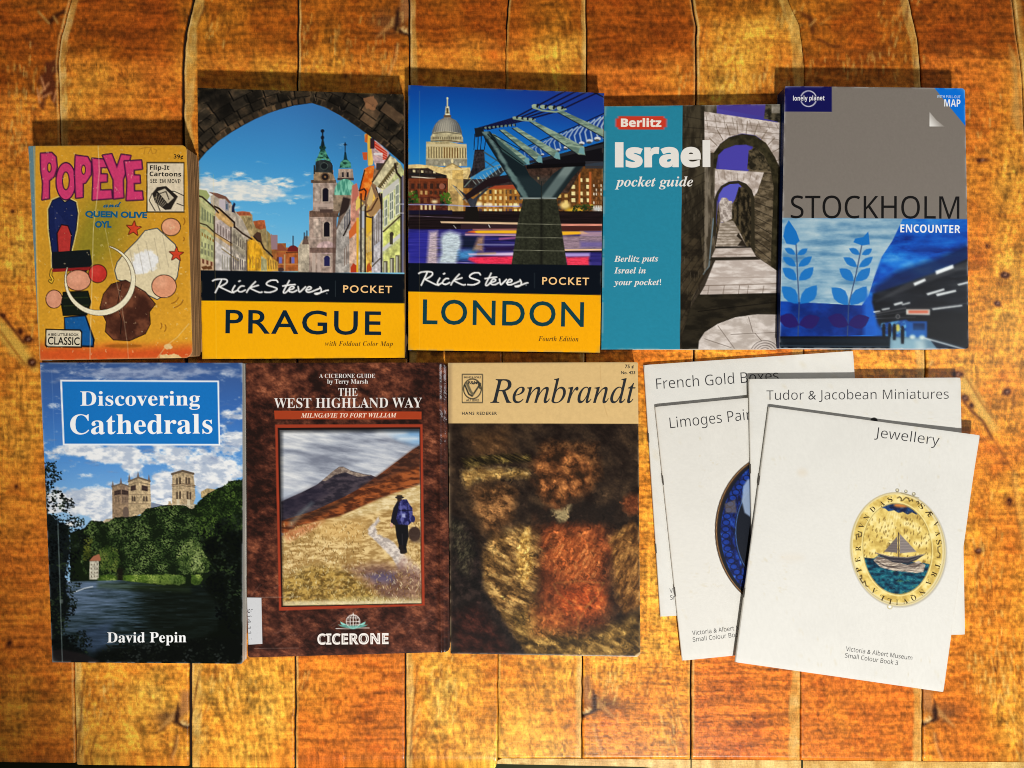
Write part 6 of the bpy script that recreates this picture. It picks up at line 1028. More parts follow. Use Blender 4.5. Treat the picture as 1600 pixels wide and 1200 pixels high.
1,100,263,126,46,-6,-22,4,-17,12,-7,12,-5,15,-2,18,2,16,3,17,6,19,8,18,9,19,12,18,12,17,14,15,15,14,17,12,18,9,17,5,17,2,24,-5,14,-12,22,91,2,7,0,8,-1,6,-4,5,-8,2,-11,1,-7,0,2,9,20,2,17,3,15,4,15,4,9,2,3,-2,2,-3,-1,-5,-1,-4,-76,-289,-3,-15,-2,-12,3,-8,9,-2,10,4,14,12,18,21,8,-6,-15,-19,-13,-15,-12,-11,-17,-11,-17,-4,-20,6,-6,20,2,16,4,21,8,27,-17,-28,-17,-23,-17,-17,-17,-12,-18,-8,50,68,21,13,2,14,9,14,14,14,18,25,42,18,46,5,21,2,20,-2,13,-5,10,-8,6,-10,2,-17,-3,-16,-8,-17,-13,-15,-19,-14,-22,-13,-26,-10,-28,-6,-25,-2,-22,2,-16,6,-11,9,-8
1,101,214,86,66,-5,-20,2,-17,7,-13,12,-11,15,-6,19,-2,23,1,17,3,16,6,17,7,17,9,16,11,16,13,14,13,14,15,11,23,14,24,8,24,3,19,-3,15,-7,9,-12,3,-16,-4,-20,-12,-19,-21,-18,-29,-15,-36,-12,-44,-8,-3,-18,-1,-15,5,-30,16,-18,26,-6,24,5,25,13,27,24,7,-8,-16,-18,-17,-15,-16,-11,-18,-8,-19,-4,32,48,118,31,6,25,10,21,14,15,16,9,18,3,20,-4,15,-14,5,-16,-3,-16,-10,-11,-11,-10,-12,-10,-15,-9,-16,-8,-18
1,109,409,168,305,-6,-19,8,-6,21,2,16,4,19,30,105,3,16,2,11,-4,11,-11,4,-14,-4,-15,-9,-12,-10,-11,-12,-12,-14,-12,-16,-11,-18,-11,-20,-21,-48,-17,-54,-39,0,44,151,6,23,2,18,-4,9,-10,4,-10,-3,-13,-6,-14,-11,-16,-14,-11,-11,-11,-13,-9,-14,-21,-37,-17,-44,-17,-52,-40,0,47,158,6,23,3,15,-2,8,-6,6,-10,2,-15,2,2,9,22,2,19,2,14,4,15,3,7,2,4,-2,1,-4,-1,-5,-1,-4,-27,-89,36,45,33,32,31,20,28,6,23,-7,7,-22,-2,-16,-4,-23,-8,-30,33,43,31,31,30,18,28,6,23,-7,7,-23,-2,-17,-5,-22,-32,-117,-2,-6,0,-6,2,-8,7,-3,8,2,9,8,10,12,13,17,7,-8,-25,-35,-24,-21
1,110,271,120,166,-7,-11,2,-8,6,-5,8,-1,12,2,15,6,28,12,41,11,40,6,28,3,16,-4,12,-9,4,-11,-3,-12,-6,-13,-10,-13,-13,-27,-32,-23,-35,-13,-28,-12,-35,-12,-43,-41,0,49,165,4,18,2,13,-2,8,-4,5,-9,2,-14,1,-4,0,2,9,35,5,25,5,14,3,8,2,2,-2,0,-5,-30,-97,25,32,23,25,23,20,21,14,19,9,16,3,22,-7,7,-21,-2,-20,-5,-21,-29,-100,-5,-18,-1,-11,2,-9,8,-3,11,5,13,14,15,24,8,-6,-24,-38,-25,-23
1,114,166,70,-10,0,44,156,6,22,2,15,-2,9,-5,6,-10,2,-15,2,1,9,33,6,23,4,14,3,7,2,4,-2,1,-5,-26,-95,27,44,24,32,20,19,17,7,9,-2,7,-5,4,-8,2,-10,-3,-13,-5,-10,-9,-7,-11,-2,-15,6,-5,6,-2,9,-30,-37,-26,-46,-22,-54,-18,-63
1,116,139,54,25,-6,-18,6,-6,20,1,13,3,13,44,165,-34,0,1,10,31,12,28,23,26,36,12,0,-19,-65,42,0,-4,-16,-42,0,-41,-153,-3,-14,-1,-10,2,-8,7,-3,9,4,13,12,17,20,7,-8,-26,-32,-25,-19
2,32,139
2,33,135,36,40,272,0,-21,1,-18,2,-15,12,-86,5,-24,8,-7,7,7,5,24,13,86,1,15,1,18,1,21,-4,41,-9,24,-15,9,-16,-9,-9,-24,16,68,56,-21,-9,-9,-21,9,-22,21,-9,21,9,9,22,-9,21
2,65,312,54,-51,0,0,13,15,2,13,8,13,13,251,308,14,0,-12,-278,0,-7,5,-25,15,-16,26,-5,0,-13,-156,0,0,13,22,5,13,11,6,16,3,20,1,40,-106,0,-35,-45,-12,-18,-4,-12,8,-12,24,-5,0,-13,6,89,125,90,0,5,119
2,66,320,78,-25,0,0,12,14,0,11,3,9,6,7,9,7,14,6,20,57,211,3,13,1,13,-3,10,-6,6,-11,4,-15,3,0,12,110,0,47,-2,36,-6,27,-10,19,-14,10,-18,4,-23,-6,-30,-17,-23,-29,-19,-41,-12,37,-18,22,-25,8,-32,-2,-18,-5,-17,-8,-16,-11,-15,-16,-12,-20,-11,-26,-8,-30,-5,-36,-2,28,150,185,25,2,21,8,17,13,12,18,7,20,3,25,-6,27,-15,16,-26,5,-15,-4,-7,-13,-31,-116,8,-1,30,124,16,23,3,19,9,17,15,13,19,7,23,3,26,-8,32,-22,20,-36,6,-9,0,-31,-113,-3,-13,-1,-10,7,-12
2,67,327,120,151,-9,-27,2,-25,6,-21,9,-19,12,-15,15,-13,18,-9,21,-5,23,-2,26,1,24,4,24,7,24,10,24,11,22,14,21,16,19,17,17,20,15,31,18,33,10,35,4,22,-2,24,-3,27,-6,9,-2,7,-1,10,3,8,11,14,0,-22,-115,-14,1,-2,29,-6,24,-10,19,-14,13,-17,8,-20,3,-23,-3,-21,-10,-21,-15,-19,-23,-17,-28,-16,-34,-12,-38,-8,-36,-2,-34,2,-26,8,-23,12,-18,15,-13,20,-8,23,-3,37,7,35,21,31,36,14,-11,-28,-34,-33,-24,-36,-14
2,69,328,136,-25,0,0,12,14,0,11,3,9,6,7,9,7,14,6,20,57,211,3,13,1,11,-3,11,-5,7,-11,4,-16,3,0,12,267,0,-19,-94,-14,0,0,4,-2,24,-7,19,-12,14,-17,9,-23,6,-27,2,-12,-1,-9,-1,-10,-7,-6,-15,-29,-109,14,0,24,1,19,4,14,6,12,10,11,14,9,18,13,0,-36,-138,-11,0,1,9,0,10,-4,23,-10,15,-12,6,-15,3,-19,2,-7,0,-7,-1,-31,-114,-3,-13,-2,-9,2,-8,5,-4,10,-3,16,-1,23,1,21,2,19,5,16,6,16,9,14,11,14,14,13,17,13,20,13,0,-29,-102
2,70,305,116,-25,0,0,12,14,0,11,3,9,6,7,9,7,14,6,20,57,211,3,13,1,13,-3,10,-6,7,-11,4,-15,2,0,12,263,0,-20,-95,-14,0,0,7,-2,22,-7,18,-12,14,-17,9,-23,6,-28,2,-13,-1,-8,-4,-5,-7,-4,-12,-30,-110,8,-1,7,0,20,1,18,5,15,7,12,10,10,14,8,17,13,0,-35,-137,-11,0,1,8,0,9,-2,19,-5,13,-9,9,-13,6,-18,3,-24,1,-29,-108,-3,-15,-1,-11,2,-10,6,-7,10,-4,17,-2,0,-12
2,71,371,148,165,-9,-44,5,-37,12,-29,21,-22,28,-13,34,-4,40,1,24,4,24,7,23,10,22,12,22,15,20,17,18,18,16,22,15,16,8,17,8,18,6,18,4,18,3,19,1,32,-3,38,-9,14,-2,9,3,7,11,13,0,-22,-109,-14,0,-2,27,-7,23,-11,18,-15,12,-19,8,-21,3,-23,-4,-21,-9,-21,-16,-19,-22,-18,-28,-16,-34,-12,-37,-8,-36,-2,-33,2,-29,8,-24,13,-19,17,-14,21,-9,26,-2,22,2,15,8,11,14,7,20,14,53,3,15,1,10,-2,10,-6,7,-12,3,-17,1,0,12,141,0,0,-12,-4,0,-14,-3,-8,-8,-6,-14,-5,-17,-23,-89,-31,-14,-31,-10,-33,-6
2,72,378,130,-25,0,0,12,14,0,11,3,9,6,7,9,7,14,6,20,57,211,3,13,1,13,-3,10,-6,7,-11,4,-15,2,0,12,156,0,0,-12,-14,-1,-12,-3,-9,-6,-6,-9,-6,-14,-6,-19,-23,-84,119,0,24,87,4,26,-3,10,-6,7,-11,4,-16,2,0,12,157,0,0,-12,-14,-1,-11,-3,-9,-5,-7,-8,-6,-14,-6,-18,-57,-214,-3,-15,-1,-10,2,-11,6,-7,11,-4,16,-2,0,-12,-157,0,0,12,14,0,11,3,9,6,8,9,6,14,6,20,27,101,-120,0,-27,-104,-3,-16,-1,-10,8,-17,27,-6,0,-12
2,73,185,56,-25,0,0,12,14,0,11,3,9,6,7,9,7,14,6,20,57,211,3,13,1,13,-9,16,-27,7,0,12,157,0,0,-12,-15,-2,-12,-3,-9,-6,-6,-8,-5,-13,-7,-20,-56,-211,-4,-15,-1,-11,9,-17,27,-6,0,-12
2,76,316,78,-25,0,0,12,14,0,11,3,9,6,7,9,7,14,6,20,57,211,3,13,1,11,-3,11,-6,7,-11,5,-16,2,0,12,157,0,0,-12,-14,-2,-12,-3,-9,-6,-7,-9,-6,-14,-6,-18,-55,-210,-5,-20,-1,-10,2,-8,8,-3,14,-2,20,-1,31,2,27,6,24,11,21,16,18,21,16,26,16,0,-32,-100
2,77,437,104,140,-8,-33,278,-56,-209,-3,-15,-1,-11,2,-10,6,-7,11,-4,16,-2,0,-12,-108,0,0,12,14,0,11,3,9,6,8,9,6,14,6,20,57,211,4,25,-3,10,-6,8,-11,4,-15,2,0,12,113,0,29,-238,154,238,113,0,0,-12,-14,-1,-12,-3,-9,-6,-7,-9,-6,-14,-6,-19,-56,-211,-3,-13,-1,-13,8,-17,27,-6,0,-12,-157,0,0,12,15,1,12,3,8,6,7,8,5,13,7,21,57,215,-184,-287
2,78,348,86,231,-8,-127,270,-53,-201,-4,-16,-1,-10,9,-17,27,-6,0,-12,-108,0,0,12,14,0,11,3,9,6,8,9,6,14,6,20,53,200,4,19,2,12,-3,12,-6,9,-12,5,-18,3,0,12,99,0,105,-233,47,172,4,14,1,10,-2,11,-6,7,-11,5,-16,2,0,12,107,0,0,-12,-14,-1,-11,-3,-9,-6,-7,-9,-7,-14,-6,-19,-76,-280
2,79,356,72,133,-9,-34,4,-29,11,-24,18,-18,25,-10,30,-4,36,2,24,4,25,8,24,11,25,13,23,15,22,17,20,19,18,20,16,32,18,33,11,35,4,34,-4,30,-11,24,-18,18,-24,10,-30,4,-34,-1,-25,-5,-25,-7,-25,-11,-25,-12,-23,-15,-22,-18,-21,-19,-18,-20,-16,-33,-18,-34,-11,66,137,10,22,3,20,12,20,20,18,27,16,34,16,41,11,42,8,38,2,34,-1,19,-5,17,-7,13,-17,13,-21,4,-19,-3,-18,-11,-12,-10,-12,-13,-10,-15,-12,-18,-11,-21,-9,-22,-9,-24,-7,-24,-6,-23,-5,-24,-2,-22,-1,-20,1,-21,5,-16,7,-13,16,-13
2,82,319,92,-25,0,0,12,14,0,11,3,9,6,7,9,7,14,6,20,57,211,3,13,1,11,-3,11,-5,7,-11,4,-16,3,0,12,134,0,37,-3,31,-6,23,-10,16,-14,10,-19,3,-23,-3,-21,-8,-18,-13,-16,-19,-15,-24,-11,-29,-8,42,-126,7,-16,9,-9,12,-6,15,-2,0,-13,-100,0,-53,166,-16,0,-28,-105,-3,-15,-1,-11,2,-10,6,-7,11,-4,16,-2,0,-12,32,147,183,25,2,21,8,17,14,13,18,7,21,3,25,-5,27,-15,16,-24,6,-10,-1,-6,-3,-4,-7,-4,-12,-31,-114,6,0
2,84,300,60,33,0,0,13,18,2,13,5,9,10,7,15,73,273,-8,0,-20,-2,-18,-6,-18,-11,-16,-14,-14,-18,-11,-21,-13,0,19,90,272,0,-15,-96,-14,0,-10,43,-21,26,-34,9,-4,0,-73,-271,-2,-13,2,-10,6,-6,10,-3,17,-2,0,-13
2,86,297,60,50,-8,13,282,-2,21,-8,15,-13,9,-19,5,0,12,150,0,0,-13,-15,-2,-11,-3,-7,-6,-3,-7,-2,-13,-2,-20,-9,-180,141,175,15,20,6,20,-8,11,-23,5,0,13,104,0,0,-14,-2,0,-15,-3,-12,-7,-11,-12,-14,-15,-237,-293
2,87,409,100,59,-9,2,277,-2,25,-6,16,-12,10,-18,3,0,14,136,0,0,-13,-15,-4,-9,-8,-4,-14,-1,-22,-2,-156,93,154,0,18,-2,15,-6,10,-11,5,-16,2,0,13,135,0,0,-12,-15,-3,-9,-6,-5,-10,-2,-15,0,-9,-1,-17,-1,-25,-1,-32,-1,-39,-1,-47,98,165,5,11,2,9,-7,13,-20,5,-3,0,0,12,93,0,0,-12,-16,-5,-13,-9,-11,-14,-12,-18,-172,-287,-15,0,6,244,-147,-244
2,97,249,92,40,-7,-22,5,-17,12,-8,13,-5,14,-2,18,1,17,4,19,5,19,8,18,9,18,11,18,12,15,13,14,13,13,22,13,20,9,19,3,18,-4,12,-11,7,-18,8,28,53,0,-41,-145,-4,-15,-3,-11,-2,-8,-1,-5,2,-9,6,-3,9,4,12,12,13,19,11,-7,-25,-36,-26,-21,-25,-8,-24,9,-7,24,1,13,4,17,-13,-19,-12,-16,-13,-12,-14,-9,-14,-5,38,69,31,12,2,11,9,11,12,11,17,17,39,12,40,3,19,2,16,-5,18,-15,6,-11,-3,-12,-10,-12,-14,-12,-19,-19,-44,-10,-33,-3,-26,5,-22
2,99,206,102,69,-7,-22,2,-19,7,-15,12,-11,16,-7,19,-2,24,2,24,6,24,11,24,14,23,18,20,22,18,22,14,23,8,22,3,24,-4,18,-10,12,-15,4,-16,-2,-15,-7,-10,-10,-7,-13,-2,-11,1,-9,6,-6,8,-2,10,5,15,3,7,2,6,-3,7,-10,3,-12,-3,-12,-11,-13,-15,-11,-20,-18,-46,-4,-16,-2,-16,0,-15,2,-20,8,-15,11,-9,15,-3,20,5,20,15,20,26,14,-10,-29,-38,-33,-23
2,100,249,106,41,-7,-22,4,-16,14,-8,13,-5,17,-2,20,1,16,3,16,5,17,7,17,8,16,10,17,10,15,13,15,13,13,21,15,22,9,21,4,19,-3,18,-9,18,65,3,13,1,10,-2,7,-5,5,-9,2,-12,1,0,14,49,6,53,8,-78,-288,-4,-17,-2,-9,2,-4,4,-1,6,2,7,6,9,11,11,16,11,-8,-14,-20,-12,-16,-12,-12,-17,-13,-18,-4,-23,8,-8,25,5,31,-13,-20,-12,-16,-13,-12,-13,-9,-15,-5,44,72,31,11,3,12,9,11,14,10,17,18,40,12,41,3,17,1,14,-4,19,-14,6,-10,-3,-11,-8,-11,-12,-11,-16,-19,-37,-15,-41,-4,-19,-1,-16,1,-12,5,-9,6,-5
2,101,200,80,65,-7,-21,2,-17,7,-15,12,-11,16,-7,20,-2,23,1,18,4,18,7,19,9,18,11,17,13,16,14,14,15,13,16,10,16,8,16,5,17,2,23,-4,17,-9,11,-15,4,-18,-4,-20,-11,-18,-17,-18,-25,-15,-32,-13,-38,-8,-3,-27,2,-17,7,-12,11,-8,15,-2,18,4,18,15,19,25,14,-9,-27,-38,-31,-23,30,62,109,16,5,14,6,13,8,16,14,13,16,7,18,3,18,-1,8,-4,7,-11,5,-17,-7,-17,-19,-12,-21,-10,-26
2,103,222,132,58,-104,-29,2,-23,5,-19,9,-14,11,-8,13,-3,14,4,17,11,14,12,8,16,8,20,7,-20,17,-7,17,3,13,8,11,14,11,20,12,-17,12,-11,13,-6,14,-2,17,1,15,5,15,8,14,10,13,13,11,15,9,16,7,18,4,18,2,26,-3,23,-8,22,-14,43,0,-2,-21,-28,0,1,-8,1,-9,-2,-17,-5,-15,-8,-14,-11,-13,-13,-11,-15,-8,-17,-7,-19,-4,-19,-1,-26,1,-10,-8,-3,-9,5,-8,16,-7,31,-9,34,-14,15,-8,11,-9,9,-16,4,-18,-4,-21,-11,-19,-12,-10,-13,-9,-16,-8,-19,-5,-20,-3,32,87,93,12,3,12,10,11,15,8,19,6,21,2,23,-6,22,-16,8,-13,-3,-12,-11,-11,-16,-9,-19,-5,-21,-2,-22,6,-22,32,63,-87,24,3,18,8,12,13,4,14,-5,14,-13,11,-14,6,-20,7,-24,8,-22,-13,-13,-14,-4,-16,4,-16,12,-13,19,-9
2,104,265,118,156,-7,-18,4,-11,13,-4,21,1,13,5,18,4,16,5,17,7,19,17,51,3,11,1,8,-2,7,-7,3,-19,-6,-20,-19,-20,-31,-16,-31,-13,-33,-12,-35,-10,-39,-61,0,75,279,5,18,1,9,-1,8,-4,5,-7,2,-11,1,-8,0,0,14,46,4,18,3,19,3,21,4,-54,-203,18,26,17,21,16,16,16,11,17,7,18,3,21,-5,12,-12,5,-21,-2,-17,-5,-22,-9,-27,-24,-71,-2,-7,-1,-6,2,-8,6,-3,9,5,12,13,16,23,11,-6,-28,-41,-27,-25
2,105,144,32,98,277,-13,2,-10,7,-8,11,-2,13,2,12,8,11,10,7,13,3,13,-3,10,-7,8,-11,2,-12,-2,-13,-8,-11,-10,-7,54,37,-6,-16,2,-11,8,-7,11,-2,16,2,17,5,17,25,92,5,19,2,13,-6,11,-15,3,-4,0,-1,13,52,7,46,8,-45,-167,-3,-13,-2,-10,3,-7,6,-2,9,3,11,12,15,20,10,-7,-26,-37,-26,-22
2,107,240,112,152,-7,-21,5,-16,17,-9,19,-9,31,-8,42,-17,-13,-25,-94,-61,0,75,279,5,18,1,9,-1,8,-4,5,-7,2,-11,1,-8,0,0,14,46,4,18,3,19,3,21,4,-61,-227,15,11,12,10,12,9,14,12,10,9,12,14,5,11,-2,7,-4,4,-7,2,-11,1,0,13,102,0,0,-13,-13,-3,-12,-4,-9,-6,-15,-11,-13,-11,-16,-13,-18,-15,3,-20,3,-19,3,-16,4,-20,4,-16,10,-21,11,-7,14,8,13,23,12,-5,-21,-36,-22,-21
2,108,129,60,30,-7,-16,2,-12,8,-7,11,-3,16,2,16,4,17,60,214,5,20,2,12,-6,10,-15,4,-5,0,0,12,35,5,32,5,30,5,-77,-286,-3,-13,-2,-11,2,-7,6,-2,10,3,11,12,15,20,10,-7,-14,-21,-13,-16,-12,-13,-19,-12
2,110,265,126,159,-7,-19,4,-11,13,-4,21,1,13,5,18,4,16,5,17,7,19,17,51,3,11,1,8,-2,7,-7,3,-18,-6,-19,-17,-20,-29,-11,-19,-9,-21,-9,-22,-9,-25,-8,-26,-7,-29,-60,0,43,157,5,22,1,6,1,4,-6,11,-15,3,-4,0,-1,13,30,4,33,5,37,6,-26,-87,18,27,17,22,17,17,17,11,17,7,18,3,20,-5,13,-12,4,-21,-1,-10,-3,-15,-5,-19,-7,-22,-15,-46,-9,-28,-3,-10,2,-8,7,-3,7,2,7,7,8,11,11,15,11,-7,-14,-21,-14,-16,-12,-13,-19,-13
2,111,235,72,72,-7,-22,2,-19,8,-16,12,-13,16,-7,19,-3,23,2,18,4,19,6,18,9,18,10,17,13,16,13,15,15,12,16,11,16,7,17,5,18,2,23,-3,20,-7,17,-12,11,-16,8,-19,2,-23,-1,-18,-4,-18,-6,-18,-9,-18,-10,-17,-12,-16,-14,-15,-15,-13,-16,-10,-17,-9,-18,-4,40,77,10,11,3,12,10,10,14,10,18,17,43,12,45,3,19,1,17,-6,27,-19,9,-11,-3,-12,-9,-11,-14,-10,-18,-17,-43,-11,-45,-3,-21,-1,-18,6,-26
2,112,245,90,-59,-104,0,14,12,1,9,4,10,14,6,18,58,223,3,18,-2,8,-4,5,-9,2,-12,1,0,12,51,8,45,7,-15,-51,25,28,26,17,26,6,21,-5,17,-12,7,-12,5,-16,2,-19,-2,-20,-4,-20,-6,-21,-9,-20,-11,-19,-12,-17,-14,-16,-14,-14,-16,-11,-16,-9,-16,-5,-17,-2,-18,3,-16,9,-15,-56,-3,-21,2,-9,5,-5,10,-3,14,-2,0,-13,40,76,11,12,3,13,9,11,13,11,17,19,40,12,41,4,18,1,15,-1,12,-4,9,-7,5,-7,2,-25,-10,-20,-30,-18,-49,-13,-48,-4,-18,-2,-12,4,-13
2,114,193,76,-11,0,43,157,5,22,1,6,1,4,-6,11,-15,3,-4,0,-1,13,30,4,33,5,37,6,-28,-90,8,14,7,14,8,12,10,15,10,13,19,16,19,6,20,-9,7,-25,-2,-14,-6,-11,-9,-8,-12,-2,-14,4,-11,11,-5,3,-11,-6,-13,-16,-15,-28,-9,-17,-8,-20,-7,-20,-8,-23,-7,-24,-7,-26
2,115,188,114,68,-7,-14,1,-15,4,-18,6,-10,2,-9,-3,-7,-8,-13,2,13,84,15,-2,7,-38,17,-23,27,-7,21,7,7,21,-4,18,-6,11,-8,11,-20,24,-13,18,-9,17,-6,16,-2,16,2,16,6,15,11,12,13,9,16,6,17,2,14,-1,16,-3,18,-4,5,-2,4,0,9,2,6,7,13,0,-11,-76,-13,1,-10,34,-16,20,-21,7,-11,-2,-9,-6,-6,-8,-2,-9,5,-18,15,-21,17,-20,14,-20,14,-25,5,-25,-3,-18,-7,-16,-11,-14,-15,-11,-18,-7
2,116,137,62,23,-7,-19,4,-12,12,-4,20,1,10,3,13,42,152,-24,0,0,17,33,17,30,25,27,33,21,0,-21,-72,39,0,-5,-20,-40,0,-37,-127,-5,-20,-2,-15,2,-9,6,-2,9,4,13,13,16,23,11,-8,-14,-21,-14,-18,-13,-13,-14,-10,-14,-6
2,117,265,114,35,-7,-22,4,-12,13,-5,21,1,10,3,15,5,18,6,23,17,60,5,20,2,12,-6,11,-15,3,-4,0,-1,13,46,6,54,9,-49,-172,-3,-19,2,-8,7,-2,18,6,19,18,21,31,15,29,14,33,12,37,11,40,59,0,-21,-78,-15,-56,-9,-35,-3,-12,2,-7,6,-3,6,2,8,7,8,10,11,16,11,-8,-14,-20,-13,-17,-13,-13,-19,-13,-20,-4,-14,2,-11,8,-7,11,-2,16,1,8,3,15,5,24,-17,-26,-17,-21,-16,-16,-16,-12,-17,-7
2,119,312,88,36,-8,0,27,-1,36,0,32,-1,28,-2,22,-1,19,-2,14,-10,26,-15,8,-5,0,-1,13,74,14,7,-9,5,-25,5,-41,4,-58,78,133,12,0,16,-166,27,32,18,28,10,21,4,14,-3,9,-9,10,-9,11,-3,12,2,12,6,9,9,6,12,3,13,-3,9,-7,6,-11,2,-14,-7,-32,-21,-40,-34,-49,-48,-57,-22,-26,-14,-1,-13,141,-83,-140
2,121,209,148,-22,-105,-16,3,-12,6,-7,10,-3,12,3,11,6,9,9,6,11,2,11,-2,14,-7,13,-6,8,-3,6,2,7,4,16,16,12,19,6,18,-1,11,-2,16,-2,14,-2,15,-3,16,-9,50,-5,22,-5,20,-5,15,-4,13,-3,8,-3,5,-8,5,-11,1,-6,0,0,13,24,3,19,4,15,3,12,2,7,-5,7,-14,7,-23,3,-15,4,-18,4,-21,4,-24,6,-26,5,-29,24,45,14,34,5,22,-4,11,-10,9,-11,10,-3,13,2,12,7,10,9,6,13,3,13,-3,10,-6,6,-11,2,-14,-2,-14,-6,-20,-5,-15,-7,-17,-8,-18,-29,-58,-36,-59,-39,-51,-14,-14,-13,-12,-13,-10,-19,-10
2,122,193,88,115,-39,-19,2,-17,6,-37,21,-17,11,-12,3,-9,-2,-9,-6,-8,-6,-5,-2,-6,2,-3,5,2,5,144,177,-62,0,-12,0,-9,-2,-11,-7,-4,-8,-6,-12,-12,0,21,76,158,0,-141,-169,19,-11,16,-15,20,-36,9,-13,11,-4,7,2,3,4,-1,4,-2,3,-6,12,-1,7,2,10,5,8,8,5,11,2,20,-7,7,-20,-4,-16,-11,-15,-17,-10
3,32,139
3,33,135,36,40,272,0,-21,1,-18,2,-15,12,-86,5,-24,8,-7,7,7,5,24,13,86,1,15,1,18,1,21,-4,41,-9,24,-15,9,-16,-9,-9,-24,16,68,56,-21,-9,-9,-21,9,-22,21,-9,21,9,9,22,-9,21
3,39,94,12,37,231,21,0,11,69,0,58,-44,0,0,-58
3,45,161,8,142,134,-122,0,0,-47,122,0
3,65,345,16,0,0,126,359,93,0,126,-359,-81,0,-26,85,-130,0,-26,-85,20,127,149,93,0,-27,83,-6,21,-8,27,-6,23,-7,-25,-8,-28,-4,-11,-2,-7
3,66,336,58,45,0,0,357,111,0,44,-2,36,-7,28,-11,20,-17,12,-23,5,-30,-2,-20,-5,-17,-8,-15,-11,-12,-13,-9,-16,-4,0,-3,17,-5,15,-7,13,-11,10,-15,5,-13,3,-15,1,-17,-4,-31,-12,-25,-19,-20,-27,-16,-32,-9,-37,-3,26,121,216,44,0,19,1,16,3,10,6,10,13,3,18,-4,17,-11,12,-12,5,-16,3,-19,1,-40,0,26,121,62,49,0,20,2,16,4,12,8,10,15,3,20,-3,18,-11,14,-11,7,-17,4,-21,2,-47,0
3,67,318,90,190,-5,-35,3,-30,7,-26,13,-22,17,-18,21,-13,26,-9,29,-6,32,-2,35,2,35,7,31,11,30,14,25,19,22,23,18,27,13,30,7,35,3,17,-1,18,-2,18,-4,51,-18,-24,-62,-41,17,-20,5,-19,2,-27,-4,-22,-10,-18,-18,-13,-25,-7,-29,-3,-35,2,-36,7,-29,12,-24,17,-17,23,-11,29,-3,43,5,48,14,0,-63,-47,-15,-16,-2,-17,-2
3,69,279,24,45,0,0,357,206,0,0,-62,-130,0,0,-78,121,0,0,-62,-121,0,0,-93,130,0,0,-62
3,70,274,20,45,0,0,357,205,0,0,-62,-130,0,0,-92,121,0,0,-62,-121,0,0,-141
3,72,382,24,45,0,0,357,76,0,0,-140,141,0,0,140,76,0,0,-357,-76,0,0,154,-141,0,0,-154
3,73,194,24,16,0,0,43,44,20,0,231,-44,20,0,43,163,0,0,-43,-44,-20,0,-231,44,-20,0,-43
3,76,282,12,45,0,0,357,76,0,0,-295,145,0,0,-62
3,77,471,48,45,0,0,357,103,0,85,-273,1,0,90,273,103,0,0,-357,-71,0,0,169,1,39,1,42,1,17,1,13,-2,0,-92,-280,-70,0,-86,280,-2,0,1,-12,1,-18,2,-43,1,-41,0,-166
3,78,406,32,45,0,0,357,96,0,155,-267,1,0,-2,49,-1,49,0,169,68,0,0,-357,-96,0,-156,270,-2,0,3,-51,2,-51,0,-168
3,79,398,72,199,-5,-36,3,-32,7,-28,13,-23,17,-18,22,-15,26,-10,29,-6,32,-2,36,2,35,6,32,10,29,15,25,18,22,23,17,28,12,32,8,37,3,36,-3,32,-8,27,-12,23,-17,18,-22,15,-25,10,-29,6,-33,2,-35,-2,-35,-6,-33,-10,-29,-15,-25,-18,-22,-23,-17,-27,-13,-32,-7,48,199,59,29,3,23,11,18,18,11,24,7,29,3,35,-3,35,-7,29,-11,25,-17,17,-23,11,-29,4,-30,-4,-23,-11,-17,-17,-12,-25,-7,-29,-2,-35,2,-35,7,-29,12,-24,17,-18,23,-11
3,80,314,40,45,0,0,357,114,0,42,-3,33,-10,26,-17,17,-22,11,-27,4,-32,-2,-21,-4,-19,-7,-19,-11,-17,-14,-14,-19,-12,-22,-10,-28,-5,-32,-2,-32,0,0,-127,24,121,189,25,0,19,1,17,5,14,7,11,10,6,14,2,17,-7,29,-20,17,-33,6,-34,0
3,82,330,38,45,0,0,357,104,0,44,-3,36,-9,28,-14,19,-21,12,-27,4,-33,-3,-23,-7,-20,-10,-17,-14,-14,-33,-20,105,-156,-84,0,-85,137,-40,0,0,-137,26,121,199,24,0,23,1,18,4,13,7,12,16,4,21,-4,22,-13,14,-14,6,-18,4,-22,1,-23,0
3,83,275,122,124,-5,-36,2,-34,8,-31,11,0,71,53,-20,18,-5,18,-3,18,-1,24,2,16,8,9,12,3,16,-5,18,-15,14,-15,9,-16,8,-19,9,-27,14,-28,21,-12,13,-9,17,-7,19,-2,23,4,29,10,25,19,20,24,15,29,9,35,3,18,-1,18,-2,17,-3,53,-19,-24,-59,-16,6,-15,5,-13,5,-40,5,-19,-3,-14,-7,-9,-11,-3,-15,4,-17,13,-13,13,-8,17,-9,21,-10,17,-9,15,-8,14,-10,17,-15,13,-18,6,-14,3,-15,2,-18,-4,-30,-12,-25,-19,-21,-26,-15,-32,-10
3,84,289,16,107,0,0,294,-97,0,0,63,270,0,0,-63,-97,0,0,-294
3,85,378,66,188,-5,-44,4,-36,12,-28,20,-21,27,-12,32,-4,37,0,230,75,0,0,-218,2,-27,6,-21,10,-14,14,-10,18,-6,22,-2,22,2,18,6,13,11,10,15,5,21,2,25,0,218,76,0,0,-231,-2,-24,-6,-22,-9,-21,-12,-18,-17,-16,-20,-13,-23,-9,-28,-6
3,86,325,30,121,0,-121,357,77,0,67,-212,2,-8,3,-13,8,-31,6,-27,5,27,8,31,3,13,2,8,68,212,76,0,-121,-357
